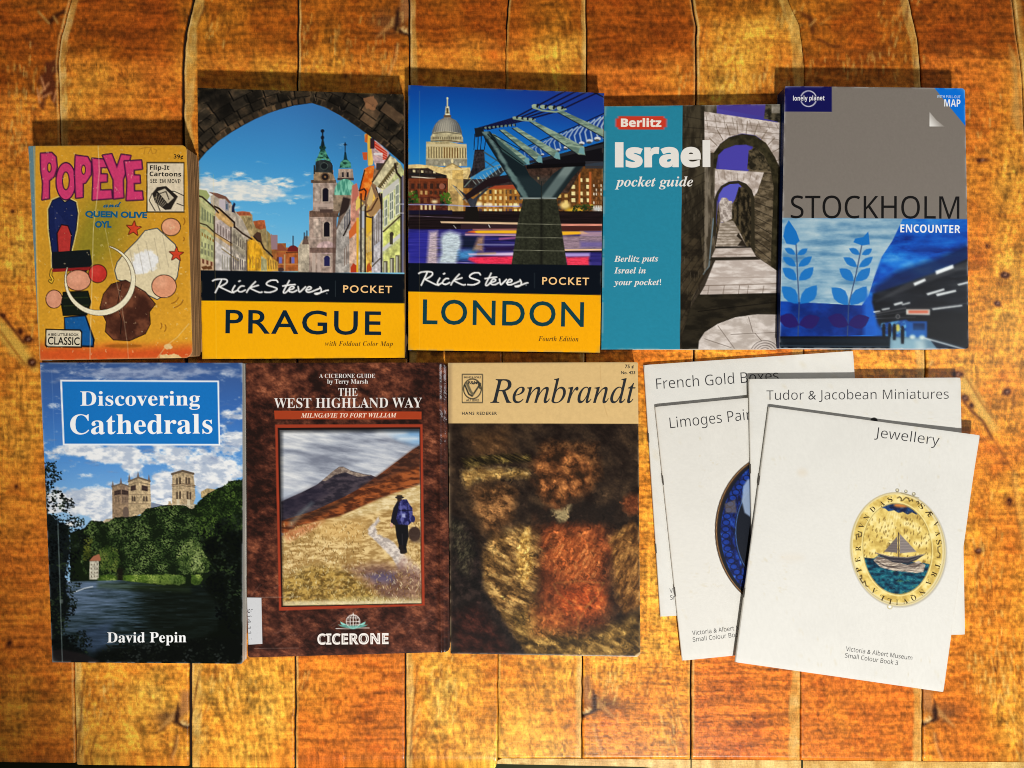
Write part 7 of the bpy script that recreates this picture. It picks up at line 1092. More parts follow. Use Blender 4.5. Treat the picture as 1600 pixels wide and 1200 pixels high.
3,87,483,74,91,0,-91,357,75,0,45,-195,3,-13,4,-16,6,-35,5,-29,4,29,7,34,3,14,2,11,52,200,72,0,52,-200,2,-10,3,-15,7,-34,4,-29,5,29,6,35,4,16,3,13,45,195,75,0,-91,-357,-86,0,-49,188,-4,16,-5,24,-4,25,-3,18,-3,-18,-5,-25,-5,-24,-4,-17,-48,-187
3,97,302,86,106,-5,-23,2,-21,7,-17,12,-13,17,-8,22,-3,27,3,26,11,21,17,17,23,11,31,8,37,4,48,1,0,12,-3,19,-9,13,-13,7,-18,3,-39,-6,-38,-14,-24,50,15,7,16,6,17,5,18,4,19,2,19,1,34,-3,28,-8,22,-13,17,-19,9,-24,4,-30,0,-182,-52,0,-15,37,-2,0,-12,-13,-12,-11,-13,-8,-15,-6,-17,-3,30,134,50,22,3,18,11,12,17,5,23,0,23,-29,-1,-22,-2,-17,-5,-11,-6,-11,-14,-3,-18,2,-15,8,-9,11,-6
3,101,295,82,163,-5,-27,2,-24,5,-22,8,-19,12,-17,16,-13,19,-10,22,-6,26,-2,30,1,30,6,26,9,23,12,20,15,16,18,12,20,9,23,5,25,2,35,-4,29,-10,25,-18,18,-25,11,-30,4,-37,0,-36,-176,0,3,-19,6,-17,10,-13,13,-10,17,-6,19,-2,17,0,16,2,15,3,45,16,0,-57,-43,-15,-16,-3,-18,-1,20,100,168,104,0,-3,22,-10,19,-16,12,-23,4,-20,-3,-16,-11,-8,-11,-6,-15
3,105,152,32,77,307,-16,2,-13,6,-9,11,-3,18,3,17,9,11,13,6,16,2,15,-2,13,-6,9,-11,3,-17,-3,-18,-9,-11,-13,-6,8,39,0,0,273,75,0,0,-273
3,108,152,8,39,0,0,380,75,0,0,-380
3,110,328,64,39,0,0,273,57,0,10,-35,4,0,10,13,12,10,14,8,15,5,16,3,17,1,27,-3,24,-8,20,-13,14,-19,9,-25,3,-32,0,-178,-74,0,0,160,-2,18,-3,14,-6,12,-14,11,-19,4,-21,-3,-15,-8,-11,-13,-7,-17,-4,-23,-1,-27,0,-128
3,111,309,60,154,-5,-24,2,-23,5,-21,10,-18,12,-16,16,-12,20,-10,22,-6,26,-1,29,3,42,12,35,20,28,27,20,32,12,39,4,24,-2,23,-5,21,-9,18,-13,15,-16,13,-19,9,-23,6,-25,2,-29,-4,-42,-12,-35,-20,-28,-26,-21,-33,-12,48,155,55,18,2,14,7,11,12,7,16,5,20,1,25,-1,25,-5,20,-7,16,-11,11,-14,7,-18,2,-18,-2,-15,-7,-10,-11,-8,-16,-4,-20,-1,-25,1,-25,4,-20,8,-16,10,-12,15,-7
3,112,316,60,39,-120,0,393,61,0,10,-35,4,0,12,15,17,13,14,7,16,4,18,1,29,-4,25,-12,21,-20,15,-27,10,-35,3,-43,-3,-43,-10,-35,-16,-28,-22,-20,-25,-12,-29,-4,-18,1,-16,4,-13,6,-16,11,-12,13,-4,0,4,-40,0,-110,40,168,56,22,5,16,16,7,16,4,20,1,25,-6,45,-17,27,-28,9,-25,-5,-16,-13,-6,-15,-5,-18,-1,-22,0,-8,1,-25,4,-20,6,-16,10,-12,14,-7
3,114,227,46,39,0,0,273,57,0,11,-46,3,0,9,13,11,12,13,11,15,8,16,5,18,2,13,0,12,-2,-6,-70,-10,2,-12,1,-19,-2,-17,-5,-16,-9,-13,-13,-8,-18,-2,-23,0,-139
3,115,248,116,113,-5,-18,0,-16,2,-15,2,-41,12,0,62,48,-17,16,-4,15,-2,14,0,18,1,13,5,7,8,2,9,-4,13,-6,5,-10,7,-16,8,-23,10,-16,7,-14,8,-12,7,-14,12,-10,14,-6,17,-2,21,3,23,10,19,16,15,22,11,26,6,31,2,48,-5,16,-4,15,-6,17,-6,-23,-54,-38,14,-36,6,-25,-4,-8,-14,4,-12,6,-5,10,-6,15,-7,22,-9,14,-6,14,-7,12,-7,15,-11,11,-14,7,-18,3,-22,-4,-26,-10,-21,-16,-17,-22,-12,-30,-8
3,116,217,54,133,-5,-24,2,-20,6,-17,11,-14,17,-6,15,-4,18,-1,22,0,131,-35,0,0,32,41,25,21,57,48,0,0,-58,76,0,0,-56,-76,0,0,-131,2,-14,7,-10,10,-6,13,-1,24,2,23,6,0,-55,-30,-9
3,121,284,54,55,-120,-22,1,-16,3,0,59,13,-2,17,-1,21,4,16,10,12,16,8,18,5,14,-109,271,82,0,51,-153,6,-23,3,-25,2,0,4,25,6,23,51,153,80,0,-116,-308,-12,-26,-15,-21,-18,-17,-21,-12,-23,-7
3,122,244,20,14,0,0,44,126,172,-119,0,0,57,204,0,0,-48,-123,-168,127,0,0,-57
4,32,139
4,38,312,66,248,170,-10,-19,-13,-20,-14,-16,-48,55,36,30,20,29,7,32,-11,37,-29,27,-42,10,-47,-10,-30,-28,-11,-41,6,-29,14,-27,19,-23,-33,-22,-26,-23,-16,-26,-6,-29,12,-42,31,-29,43,-11,32,5,36,16,40,31,39,-47,63,0,-69,80,24,30,19,30,13,30,20,178,81,-24,-21,-24,-14,-25,-5,-20,5,-15,13,-7,18,7,24,20,21,33,23,24,104,261,5,16,13,12,19,4,20,-5,14,-12,5,-18,-3,-17,-14,-18,-27,-20,-15,16,-12,20
4,46,109,16,55,56,-22,-9,-8,-21,8,-22,22,-9,21,9,9,22,-9,21
4,49,286,24,135,0,0,250,0,19,0,15,2,27,-15,-14,-16,-14,-38,-31,-23,30,96,75,37,0,0,-357
4,51,286,148,121,-5,-52,4,-16,4,-16,5,-14,7,0,41,48,-18,17,-3,17,-2,16,-1,29,2,23,6,17,11,12,14,7,17,3,21,-3,20,-9,16,-15,12,-20,8,-24,5,-29,2,-35,0,0,37,35,0,27,2,22,6,18,11,12,13,8,17,3,19,-5,23,-13,17,-13,8,-16,4,-18,2,-19,-1,-16,-3,-15,-4,-40,-22,-22,30,13,10,16,8,18,8,19,6,22,4,23,1,34,-3,28,-8,21,-14,15,-18,9,-21,4,-24,-3,-23,-6,-19,-11,-16,-15,-12,-18,-10,-21,-6,0,-2,26,-5,21,-9,17,-13,11,-16,7,-19,3,-22,-2,-20,-5,-19,-8,-17,-11,-15,-15,-12,-19,-10,-22,-8,-26,-5
4,52,286,22,182,0,0,81,-171,0,0,38,168,240,45,0,0,-238,52,0,0,-40,-52,0,0,-81,18,54,121,128,0,0,112,0,24,0,20,2,35,-2,0,-10,-20,-11,-19
4,53,286,92,124,-5,-52,5,-22,6,-18,9,0,41,12,-7,15,-6,16,-4,17,-4,17,-2,16,0,24,2,21,6,18,10,14,15,8,19,3,25,-3,21,-7,18,-12,14,-17,11,-23,6,-28,2,-32,-2,-16,-3,-13,-2,-22,14,14,168,179,0,0,-40,-142,0,-8,-103,10,1,13,2,32,2,34,-3,29,-9,24,-15,18,-21,11,-26,4,-31,-4,-34,-12,-29,-20,-24,-26,-18,-33,-10
4,57,286,114,96,-5,-23,1,-22,4,0,38,21,-5,23,-2,22,1,19,4,17,7,14,8,12,11,10,12,8,14,7,15,5,17,7,55,-3,0,-14,-16,-18,-13,-15,-7,-18,-4,-20,-1,-29,3,-25,9,-21,16,-15,21,-10,27,-3,32,2,23,4,22,8,19,11,17,13,13,16,12,18,8,20,4,22,2,22,-2,20,-6,20,-9,17,-14,14,-17,12,-21,9,-25,5,-30,2,-33,-1,-26,-2,-25,-4,-25,-5,-24,-9,-23,-10,-21,-14,-19,-16,-16,-20,-13,-24,-10,-27,-6,48,137,168,22,2,20,8,15,11,12,14,7,15,3,16,-3,21,-6,21,-11,19,-14,16,-20,11,-23,3,-19,-2,-17,-7,-15,-11,-11,-17,-6,-20,-2,-26,1,-21,6,-18,9,-15,13,-11,18,-7
4,65,319,16,0,0,140,359,40,0,139,-359,-46,0,-43,111,-142,0,-42,-111,20,103,151,113,0,-40,108,-2,5,-3,9,-7,22,-5,17,-8,-30,-4,-13,-3,-10
4,66,325,58,49,0,0,357,102,0,41,-2,33,-7,27,-11,19,-16,11,-23,4,-29,-2,-20,-6,-18,-9,-15,-14,-12,-17,-9,-20,-5,0,-3,21,-5,20,-8,16,-11,13,-16,5,-13,4,-15,1,-17,-4,-30,-11,-25,-18,-20,-25,-15,-30,-9,-36,-3,30,94,205,66,0,27,2,21,5,15,8,9,11,6,15,2,18,-3,17,-7,14,-11,11,-17,7,-22,4,-27,2,-59,0,30,94,38,72,0,28,2,22,6,16,11,10,13,6,16,2,19,-2,17,-7,16,-10,12,-16,10,-23,6,-30,2,-68,0
4,67,316,88,195,-5,-35,2,-30,8,-26,13,-23,17,-18,21,-14,26,-10,29,-6,32,-2,36,2,35,6,31,11,29,16,26,19,21,24,18,27,13,31,7,35,3,36,-2,33,-7,30,-12,-19,-38,-36,14,-21,4,-23,2,-36,-5,-30,-13,-25,-21,-18,-29,-11,-35,-4,-41,3,-42,11,-35,17,-29,24,-21,30,-13,38,-4,45,4,41,10,0,-39,-42,-12,-15,-1,-17,-2
4,69,278,24,49,0,0,357,199,0,0,-39,-154,0,0,-112,145,0,0,-39,-145,0,0,-127,154,0,0,-40
4,70,259,20,49,0,0,357,199,0,0,-39,-154,0,0,-127,145,0,0,-39,-145,0,0,-152
4,71,364,108,202,-5,-36,2,-31,8,-27,12,-23,17,-20,21,-15,26,-11,29,-6,33,-2,36,2,35,7,33,13,28,16,26,21,21,26,17,29,13,33,7,38,3,19,-1,19,-1,18,-3,50,-16,-17,-39,-43,15,-16,3,-16,2,-17,1,-40,-5,-33,-13,-27,-21,-20,-29,-12,-35,-3,-41,1,-28,5,-25,7,-23,11,-20,15,-17,18,-14,21,-10,26,-6,30,-2,22,1,18,2,30,6,0,106,-78,0,0,40,123,0,0,-175,-58,-15,-21,-2,-22,-2
4,72,370,24,49,0,0,357,45,0,0,-151,183,0,0,151,45,0,0,-357,-45,0,0,167,-183,0,0,-167
4,74,136,38,-2,-95,-21,2,-16,4,0,38,17,-3,19,-2,24,5,10,7,8,11,5,15,2,20,0,355,45,0,0,-351,-3,-32,-8,-25,-14,-20,-19,-13,-23,-8
4,75,309,28,49,0,0,357,45,0,0,-176,30,34,31,34,97,108,52,0,-141,-155,147,-202,-53,0,-127,171,-36,-32,0,-139
4,76,262,12,49,0,0,357,45,0,0,-317,156,0,0,-40
4,77,453,44,49,0,0,357,66,0,110,-292,2,0,112,292,66,0,0,-357,-44,0,0,220,1,51,1,23,1,18,-2,0,-119,-312,-37,0,-117,313,-2,0,1,-18,1,-24,1,-54,0,-217
4,79,390,72,196,-5,-35,3,-31,7,-27,13,-22,17,-18,22,-14,26,-11,29,-5,32,-2,36,2,35,6,32,10,28,14,26,18,21,22,18,27,12,31,8,35,3,34,-3,30,-8,26,-12,22,-17,19,-22,14,-25,11,-29,6,-33,2,-35,-2,-35,-6,-33,-11,-29,-14,-25,-19,-22,-22,-17,-26,-13,-30,-7,48,196,34,37,4,29,13,23,22,15,29,9,35,3,42,-3,42,-9,35,-15,29,-23,21,-29,13,-37,4,-37,-4,-30,-13,-22,-21,-16,-29,-10,-35,-3,-42,3,-42,10,-35,16,-29,22,-22,30,-13
4,80,302,40,49,0,0,357,94,0,42,-3,34,-9,26,-15,18,-21,10,-26,4,-31,-1,-19,-5,-19,-7,-17,-11,-16,-15,-14,-19,-12,-23,-9,-28,-5,-33,-2,-41,0,0,-139,30,94,178,36,0,31,1,25,6,20,9,13,14,9,18,3,24,-3,21,-7,17,-12,14,-18,9,-23,6,-29,2,-45,0
4,83,274,148,124,-5,-20,0,-18,2,-18,2,-23,6,-19,7,0,43,12,-5,15,-5,17,-4,18,-4,19,-2,19,-1,24,2,20,5,16,9,11,11,7,14,2,17,-2,16,-5,13,-11,12,-15,10,-14,7,-17,7,-20,8,-28,12,-23,13,-18,16,-13,17,-7,22,-3,26,2,18,4,16,9,15,10,12,14,11,16,8,18,6,20,4,21,1,19,-1,18,-1,17,-3,45,-15,-14,-38,-41,13,-45,6,-20,-2,-17,-5,-13,-8,-13,-16,-4,-21,1,-17,6,-13,10,-12,15,-10,12,-7,15,-6,19,-7,19,-8,18,-9,16,-8,13,-10,11,-10,9,-12,6,-13,4,-16,1,-17,-4,-30,-11,-25,-19,-19,-26,-15,-31,-9
4,84,278,16,117,0,0,318,-112,0,0,39,268,0,0,-39,-111,0,0,-318
4,86,300,22,128,0,-128,357,47,0,81,-229,13,-41,9,-37,9,37,14,42,79,228,48,0,-127,-357
4,97,280,88,108,-5,-23,2,-21,7,-17,10,-13,16,-8,20,-3,25,4,24,10,21,18,16,24,13,33,7,40,4,45,2,0,16,-2,20,-4,15,-8,11,-18,10,-23,3,-21,-2,-19,-4,-36,-14,-13,33,19,8,22,8,16,3,17,3,17,1,30,-3,24,-7,19,-12,13,-17,7,-23,3,-28,0,-183,-32,0,-8,38,-2,0,-12,-13,-13,-11,-12,-8,-15,-6,-17,-4,34,118,31,21,2,19,6,16,10,12,15,8,19,3,24,0,24,-40,-1,-30,-3,-23,-5,-16,-8,-15,-17,-4,-23,3,-20,10,-13,16,-8
4,98,307,64,170,-5,-20,1,-17,4,-15,7,-18,12,-13,15,-4,0,-9,-34,-31,0,0,380,44,0,0,-92,-1,-32,-1,-13,-1,-10,3,0,13,15,18,13,15,6,17,4,20,2,31,-4,26,-12,23,-19,17,-27,10,-35,3,-42,-3,-42,-11,-35,-16,-27,-23,-19,-27,-12,44,163,32,22,2,18,9,14,15,10,20,6,26,2,31,-9,56,-24,34,-40,11,-25,-3,-20,-8,-14,-13,-9,-20,-6,-25,-1,-31,0,-2,1,-31,6,-25,9,-20,14,-15,20,-9
4,99,240,82,150,-5,-23,2,-21,4,-19,9,-17,11,-15,15,-12,19,-8,22,-6,26,-1,30,1,30,6,27,9,23,12,19,15,15,18,12,19,8,22,4,23,2,40,-4,17,-5,14,-5,-14,-37,-28,9,-30,4,-35,-7,-24,-19,-15,-32,-5,-44,2,-30,7,-25,10,-19,15,-15,19,-8,24,-3,20,1,18,4,31,11,0,-39,-30,-11,-18,-3
4,100,307,64,138,-5,-32,4,-26,11,-22,20,-17,27,-10,34,-3,43,3,42,10,35,17,27,22,19,27,12,31,4,19,-1,17,-4,15,-6,18,-13,14,-15,3,0,-1,8,-1,11,-1,20,0,107,44,0,0,-380,-35,0,-7,36,-2,0,-14,-16,-18,-13,-15,-7,-17,-4,50,145,32,25,2,20,8,14,13,10,18,6,23,2,29,0,8,-2,31,-6,25,-9,21,-14,15,-20,9,-27,3,-22,-4,-17,-9,-14,-16,-10,-21,-6,-25,-2,-29,2,-30,6,-25,10,-20,14,-15,18,-9
4,101,281,88,157,-5,-25,2,-22,5,-21,9,-18,12,-15,15,-12,19,-9,22,-6,25,-1,28,1,28,5,25,8,23,11,19,14,16,17,13,19,9,20,6,23,2,22,-2,20,-5,17,-8,15,-11,13,-14,10,-17,8,-19,4,-22,2,-23,0,-26,-184,0,3,-28,8,-23,12,-19,17,-13,21,-8,25,-2,16,0,15,2,14,2,41,14,0,-38,-41,-14,-14,-2,-16,-2,26,74,161,137,0,-3,21,-5,18,-8,16,-13,12,-16,7,-20,2,-20,-2,-17,-7,-13,-11,-11,-16,-7,-18
4,103,307,98,145,-120,-37,2,-32,6,-27,9,0,41,28,-12,33,-7,38,-3,21,3,18,6,15,12,11,15,6,18,3,22,0,11,0,17,1,9,0,7,-2,0,-21,-23,-28,-14,-34,-4,-32,4,-27,12,-22,21,-16,27,-10,34,-3,41,3,39,10,34,16,28,22,21,27,13,32,4,17,-1,16,-3,14,-6,14,-8,12,-10,11,-12,2,0,6,35,35,0,0,-273,-3,-35,-10,-28,-16,-23,-23,-16,-31,-10,50,145,31,24,2,20,8,15,12,10,17,6,24,2,29,0,11,-2,33,-6,26,-11,19,-15,13,-20,8,-24,3,-21,-3,-17,-9,-14,-15,-11,-20,-6,-26,-2,-30,2,-30,6,-26,10,-20,14,-14,18,-9
4,104,309,62,43,0,0,380,44,0,0,-111,-3,-38,3,0,10,13,11,10,14,8,16,6,16,3,17,2,29,-3,25,-8,19,-13,14,-18,8,-25,3,-31,0,-175,-44,0,0,172,-7,35,-20,22,-33,7,-27,-3,-20,-8,-15,-14,-9,-19,-6,-25,-1,-28,0,-139
4,105,129,32,65,312,-10,2,-8,6,-6,8,-2,13,2,12,6,9,8,5,10,2,9,-2,9,-5,6,-9,2,-12,-2,-13,-6,-8,-9,-6,8,43,0,0,268,44,0,0,-268
4,107,267,36,43,0,0,380,43,0,0,-198,0,-20,-2,-24,2,0,9,12,12,15,11,13,86,90,51,0,-108,-114,116,-154,-53,0,-93,125,-31,-26,0,-99
4,108,129,8,43,0,0,380,44,0,0,-380
4,109,467,104,43,0,0,268,35,0,7,-36,2,0,9,12,12,11,13,8,14,5,15,4,16,1,37,-5,27,-15,18,-25,3,0,10,14,12,11,14,9,16,6,16,4,18,1,27,-3,23,-7,18,-13,12,-19,8,-25,2,-31,0,-175,-43,0,0,173,-7,35,-18,21,-30,7,-24,-2,-18,-8,-14,-12,-9,-18,-6,-22,-1,-26,0,-148,-44,0,0,173,-6,35,-18,21,-31,7,-24,-3,-19,-8,-13,-14,-9,-19,-5,-24,-1,-29,0,-139
4,110,309,60,43,0,0,268,35,0,7,-36,2,0,10,12,12,11,14,8,16,5,16,4,17,1,29,-3,24,-7,19,-13,14,-19,8,-25,3,-31,0,-175,-44,0,0,172,-7,35,-20,22,-33,7,-27,-3,-20,-8,-14,-14,-10,-19,-6,-24,-1,-29,0,-139
4,111,302,60,151,-5,-23,2,-21,5,-20,9,-17,13,-15,16,-11,19,-9,22,-6,25,-1,29,3,40,11,35,19,27,25,20,30,12,36,4,23,-2,22,-5,19,-9,17,-13,15,-15,12,-19,8,-22,6,-25,1,-28,-3,-42,-11,-34,-19,-27,-25,-21,-31,-12,48,152,32,24,3,20,9,15,15,11,21,6,25,2,30,-2,29,-6,25,-11,20,-15,15,-20,9,-25,3,-25,-3,-20,-9,-14,-15,-11,-20,-6,-25,-2,-29,2,-30,6,-25,11,-21,15,-15,20,-9
4,114,206,48,43,0,0,268,36,0,5,-49,2,0,9,14,11,13,13,11,15,9,16,5,18,2,16,-1,15,-2,-5,-40,-15,2,-14,1,-20,-3,-19,-8,-16,-14,-13,-18,-6,-14,-3,-16,-1,-17,0,-143
4,115,239,122,110,-5,-18,0,-16,2,-14,2,-36,13,0,40,18,-8,21,-7,15,-3,15,-3,16,0,20,1,16,3,13,6,11,13,4,16,-6,18,-8,8,-12,8,-17,8,-23,10,-17,7,-15,6,-13,7,-16,11,-12,13,-8,16,-2,20,3,21,9,17,15,15,21,10,24,6,28,2,46,-5,40,-13,-15,-35,-36,12,-38,5,-24,-2,-17,-7,-11,-10,-3,-13,1,-11,5,-8,9,-8,13,-7,18,-8,23,-9,16,-7,14,-6,13,-7,16,-11,12,-13,7,-16,2,-20,-3,-24,-10,-20,-16,-15,-22,-11,-26,-7
4,116,180,56,125,-5,-21,2,-18,5,-16,10,-13,16,-6,13,-4,17,-1,20,0,156,-38,0,0,21,39,18,17,57,26,0,0,-62,78,0,0,-34,-78,0,0,-155,3,-21,9,-15,13,-9,17,-3,21,2,17,4,0,-34,-9,-3,-11,-3
4,117,309,60,137,-5,-30,3,-24,7,-19,13,-14,19,-8,25,-2,31,0,175,44,0,0,-172,7,-36,19,-21,34,-7,26,2,21,9,14,14,10,19,6,24,2,28,0,140,44,0,0,-268,-36,0,-7,36,-2,0,-10,-13,-12,-10,-14,-8,-16,-6,-16,-3
4,119,393,68,79,1,-73,268,45,0,37,-143,11,-44,4,-20,3,-16,2,0,4,21,7,26,7,25,47,151,48,0,46,-151,11,-37,4,-19,3,-16,2,0,2,15,5,20,11,45,38,143,45,0,-75,-268,-51,0,-46,151,-12,40,-4,17,-3,14,-2,0,-3,-14,-3,-17,-12,-41,-48,-150
4,120,264,24,9,0,97,137,-92,131,50,0,69,-101,68,101,50,0,-93,-131,98,-137,-50,0,-73,107,-74,-107
4,121,255,56,42,-120,-21,1,-15,3,0,35,13,-2,16,-1,21,3,16,10,13,15,10,19,14,36,-108,269,47,0,58,-152,13,-39,9,-34,2,0,4,14,6,18,13,41,55,152,47,0,-115,-305,-11,-24,-12,-20,-14,-17,-16,-12,-21,-8
5,72,422,324,83,-6,-26,2,-21,5,-17,9,-12,12,-8,13,-3,16,4,19,11,15,15,10,19,4,14,-3,11,-6,8,-9,2,-12,-3,-10,-7,-8,-11,-5,-13,-3,-11,-5,-3,-8,3,-7,8,-7,13,-6,16,-2,19,3,17,7,15,13,14,18,14,24,14,29,-15,-6,-24,-13,-5,-2,-4,-1,-7,1,-3,4,5,6,15,10,14,6,16,7,18,7,19,32,21,30,24,31,-26,-18,-21,-10,-17,-3,-11,1,-9,5,-6,7,-1,8,4,12,12,17,12,14,4,6,-2,3,-13,-4,-17,-10,-13,-10,-13,-12,-12,-14,-15,-17,-9,-5,-8,1,-2,5,1,4,6,7,19,19,23,21,22,16,19,9,16,3,13,-2,11,-5,7,-8,2,-10,-3,-16,-9,-20,17,11,21,16,25,20,24,19,18,11,11,4,5,-1,3,-3,-2,-5,-6,-6,-8,-8,-9,-14,-12,-19,-18,-39,-6,-16,-5,-17,-4,-18,35,11,20,31,21,28,21,25,20,21,20,19,19,14,19,11,17,6,17,2,17,-2,13,-7,8,-11,3,-13,-4,-19,-13,-19,-22,-21,-14,-12,-16,-10,-17,-10,-19,-10,-21,-10,-22,-9,-9,-19,-9,-17,-7,-16,-9,-20,-7,-17,-10,-24,-2,-13,2,-10,9,-3,15,2,15,4,16,8,16,9,16,12,16,12,45,40,18,16,14,10,10,4,12,-2,-19,-13,-19,-18,-23,-23,-30,-27,-31,-25,-15,-10,-14,-7,-18,-6,-18,-4,-18,-2,-22,4,-15,13,-9,18,-3,24,3,22,10,29,13,28,-31,-10,-19,-39,-23,-33,-27,-26,-31,-19,-33,-12,32,371,179,19,10,18,11,16,12,14,12,12,13,9,12,10,17,3,15,-2,12,-8,4,-12,-3,-14,-10,-14,-15,-17,-23,-17,-30
5,97,264,86,157,-4,-13,3,-10,6,-7,11,-2,14,-20,-18,-21,-11,-22,-4,-20,3,-16,9,-11,15,-3,19,3,19,9,20,8,12,10,12,12,12,13,10,14,9,15,7,14,6,15,3,15,1,23,-5,12,-17,9,20,56,2,-46,-95,-6,-12,-5,-10,-3,-6,0,-3,1,-4,3,-1,5,1,7,4,18,13,18,15,10,-10,-17,-15,-16,-12,-14,-10,-20,-9,36,73,9,17,5,19,16,13,15,12,17,12,19,14,26,4,15,-5,13,-12,5,-9,-2,-10,-7,-23,-23,-22,-30,-16,-32,-4,-14,-2,-12,4,-7
5,100,302,84,65,-3,-21,3,-17,10,-11,15,-4,21,3,19,9,19,9,13,11,11,12,11,13,10,14,8,15,8,22,7,21,2,26,-5,13,-16,84,155,62,5,-125,-225,-10,-18,-7,-13,-5,-10,-1,-5,2,-5,5,-1,11,4,18,14,24,22,11,-10,-16,-14,-14,-12,-13,-10,-18,-10,-17,-3,-17,2,-13,7,-9,10,-2,13,0,3,-21,-19,-22,-12,38,78,10,10,3,12,7,13,12,14,14,25,36,9,17,5,15,2,11,-3,12,-10,4,-10,-3,-10,-6,-23,-23,-21,-27,-16,-24,-9,-18,-3,-16,4,-11
5,110,288,138,-1,-4,13,18,11,17,11,15,13,20,11,16,14,22,5,10,-3,4,-4,-2,-6,-6,-11,-10,-15,-15,-9,10,15,16,15,14,13,12,19,12,19,4,15,-8,5,-26,-3,-21,32,31,28,19,25,6,14,-3,11,-8,8,-13,2,-18,-2,-11,-5,-12,-16,-26,-18,-22,-9,-12,-2,-8,0,-4,3,-1,6,2,11,7,9,8,12,10,14,13,10,-10,-14,-14,-13,-10,-10,-8,-7,-5,-16,-9,-16,-3,-14,3,-12,8,-7,14,-3,17,5,23,8,15,17,21,29,33,1,2,1,2,-3,3,-12,-4,-15,-11,-21,-18,-12,-12,-12,-14,-14,-17,-14,-18,-16,-21,-16,-23
'''.split()]

# ---------------------------------------------------------------- helpers
def lin(c):
    c = np.clip(np.asarray(c, float) / 255., 0, 1)
    return np.where(c <= .04045, c / 12.92, ((c + .055) / 1.055) ** 2.4)

_MATS = {}
def plain(name, col, rough=.5, bump=0, scale=900, coat=0, var=.06, gain=1.):
    key = (name, tuple(col), gain)
    if key in _MATS: return _MATS[key]
    m = bpy.data.materials.new(name); m.use_nodes = True; nt = m.node_tree; N = nt.nodes; L = nt.links
    b = N['Principled BSDF']; b.inputs['Roughness'].default_value = rough; b.inputs['Coat Weight'].default_value = coat; b.inputs['Specular IOR Level'].default_value = .18
    tc = N.new('ShaderNodeTexCoord'); n = N.new('ShaderNodeTexNoise'); n.inputs['Scale'].default_value = scale; n.inputs['Detail'].default_value = 4
    L.new(tc.outputs['Object'], n.inputs['Vector'])
    mr = N.new('ShaderNodeMapRange'); mr.inputs['To Min'].default_value = 1 - var; mr.inputs['To Max'].default_value = 1 + var
    L.new(n.outputs['Fac'], mr.inputs['Value'])
    mx = N.new('ShaderNodeVectorMath'); mx.operation = 'SCALE'; mx.inputs[0].default_value = list(lin(col) * gain)
    L.new(mr.outputs[0], mx.inputs['Scale']); L.new(mx.outputs[0], b.inputs['Base Color'])
    if bump:
        bp = N.new('ShaderNodeBump'); bp.inputs['Strength'].default_value = bump; bp.inputs['Distance'].default_value = .0002
        L.new(n.outputs['Fac'], bp.inputs['Height']); L.new(bp.outputs[0], b.inputs['Normal'])
    _MATS[key] = m
    return m

def printed(name, rough=.35, coat=.0, crough=.1, bump=.12, scale=1400, attr='print', var=.05, spec=.18, wrinkle=0):
    """ink on card: the colour comes from the painted attribute, paper grain and sheen from nodes"""
    m = bpy.data.materials.new(name); m.use_nodes = True; nt = m.node_tree; N = nt.nodes; L = nt.links
    b = N['Principled BSDF']; b.inputs['Roughness'].default_value = rough; b.inputs['Coat Weight'].default_value = coat; b.inputs['Coat Roughness'].default_value = crough
    b.inputs['Specular IOR Level'].default_value = spec
    a = N.new('ShaderNodeAttribute'); a.attribute_name = attr
    tc = N.new('ShaderNodeTexCoord'); n = N.new('ShaderNodeTexNoise'); n.inputs['Scale'].default_value = scale; n.inputs['Detail'].default_value = 5
    L.new(tc.outputs['Object'], n.inputs['Vector'])
    mr = N.new('ShaderNodeMapRange'); mr.inputs['To Min'].default_value = 1 - var; mr.inputs['To Max'].default_value = 1 + var
    L.new(n.outputs['Fac'], mr.inputs['Value'])
    mx = N.new('ShaderNodeVectorMath'); mx.operation = 'SCALE'; L.new(a.outputs['Color'], mx.inputs[0]); L.new(mr.outputs[0], mx.inputs['Scale'])
    L.new(mx.outputs[0], b.inputs['Base Color'])
    bp = N.new('ShaderNodeBump'); bp.inputs['Strength'].default_value = bump; bp.inputs['Distance'].default_value = .00015
    L.new(n.outputs['Fac'], bp.inputs['Height'])
    last = bp
    if wrinkle:
        n2 = N.new('ShaderNodeTexNoise'); n2.inputs['Scale'].default_value = 70; n2.inputs['Detail'].default_value = 5; n2.inputs['Distortion'].default_value = 1.2
        L.new(tc.outputs['Object'], n2.inputs['Vector'])
        b2 = N.new('ShaderNodeBump'); b2.inputs['Strength'].default_value = wrinkle; b2.inputs['Distance'].default_value = .0012
        L.new(n2.outputs['Fac'], b2.inputs['Height']); L.new(bp.outputs[0], b2.inputs['Normal']); last = b2
        L.new(last.outputs[0], b.inputs['Coat Normal'])
        L.new(bp.outputs[0], b.inputs['Normal'])
    else: L.new(last.outputs[0], b.inputs['Normal'])
    return m

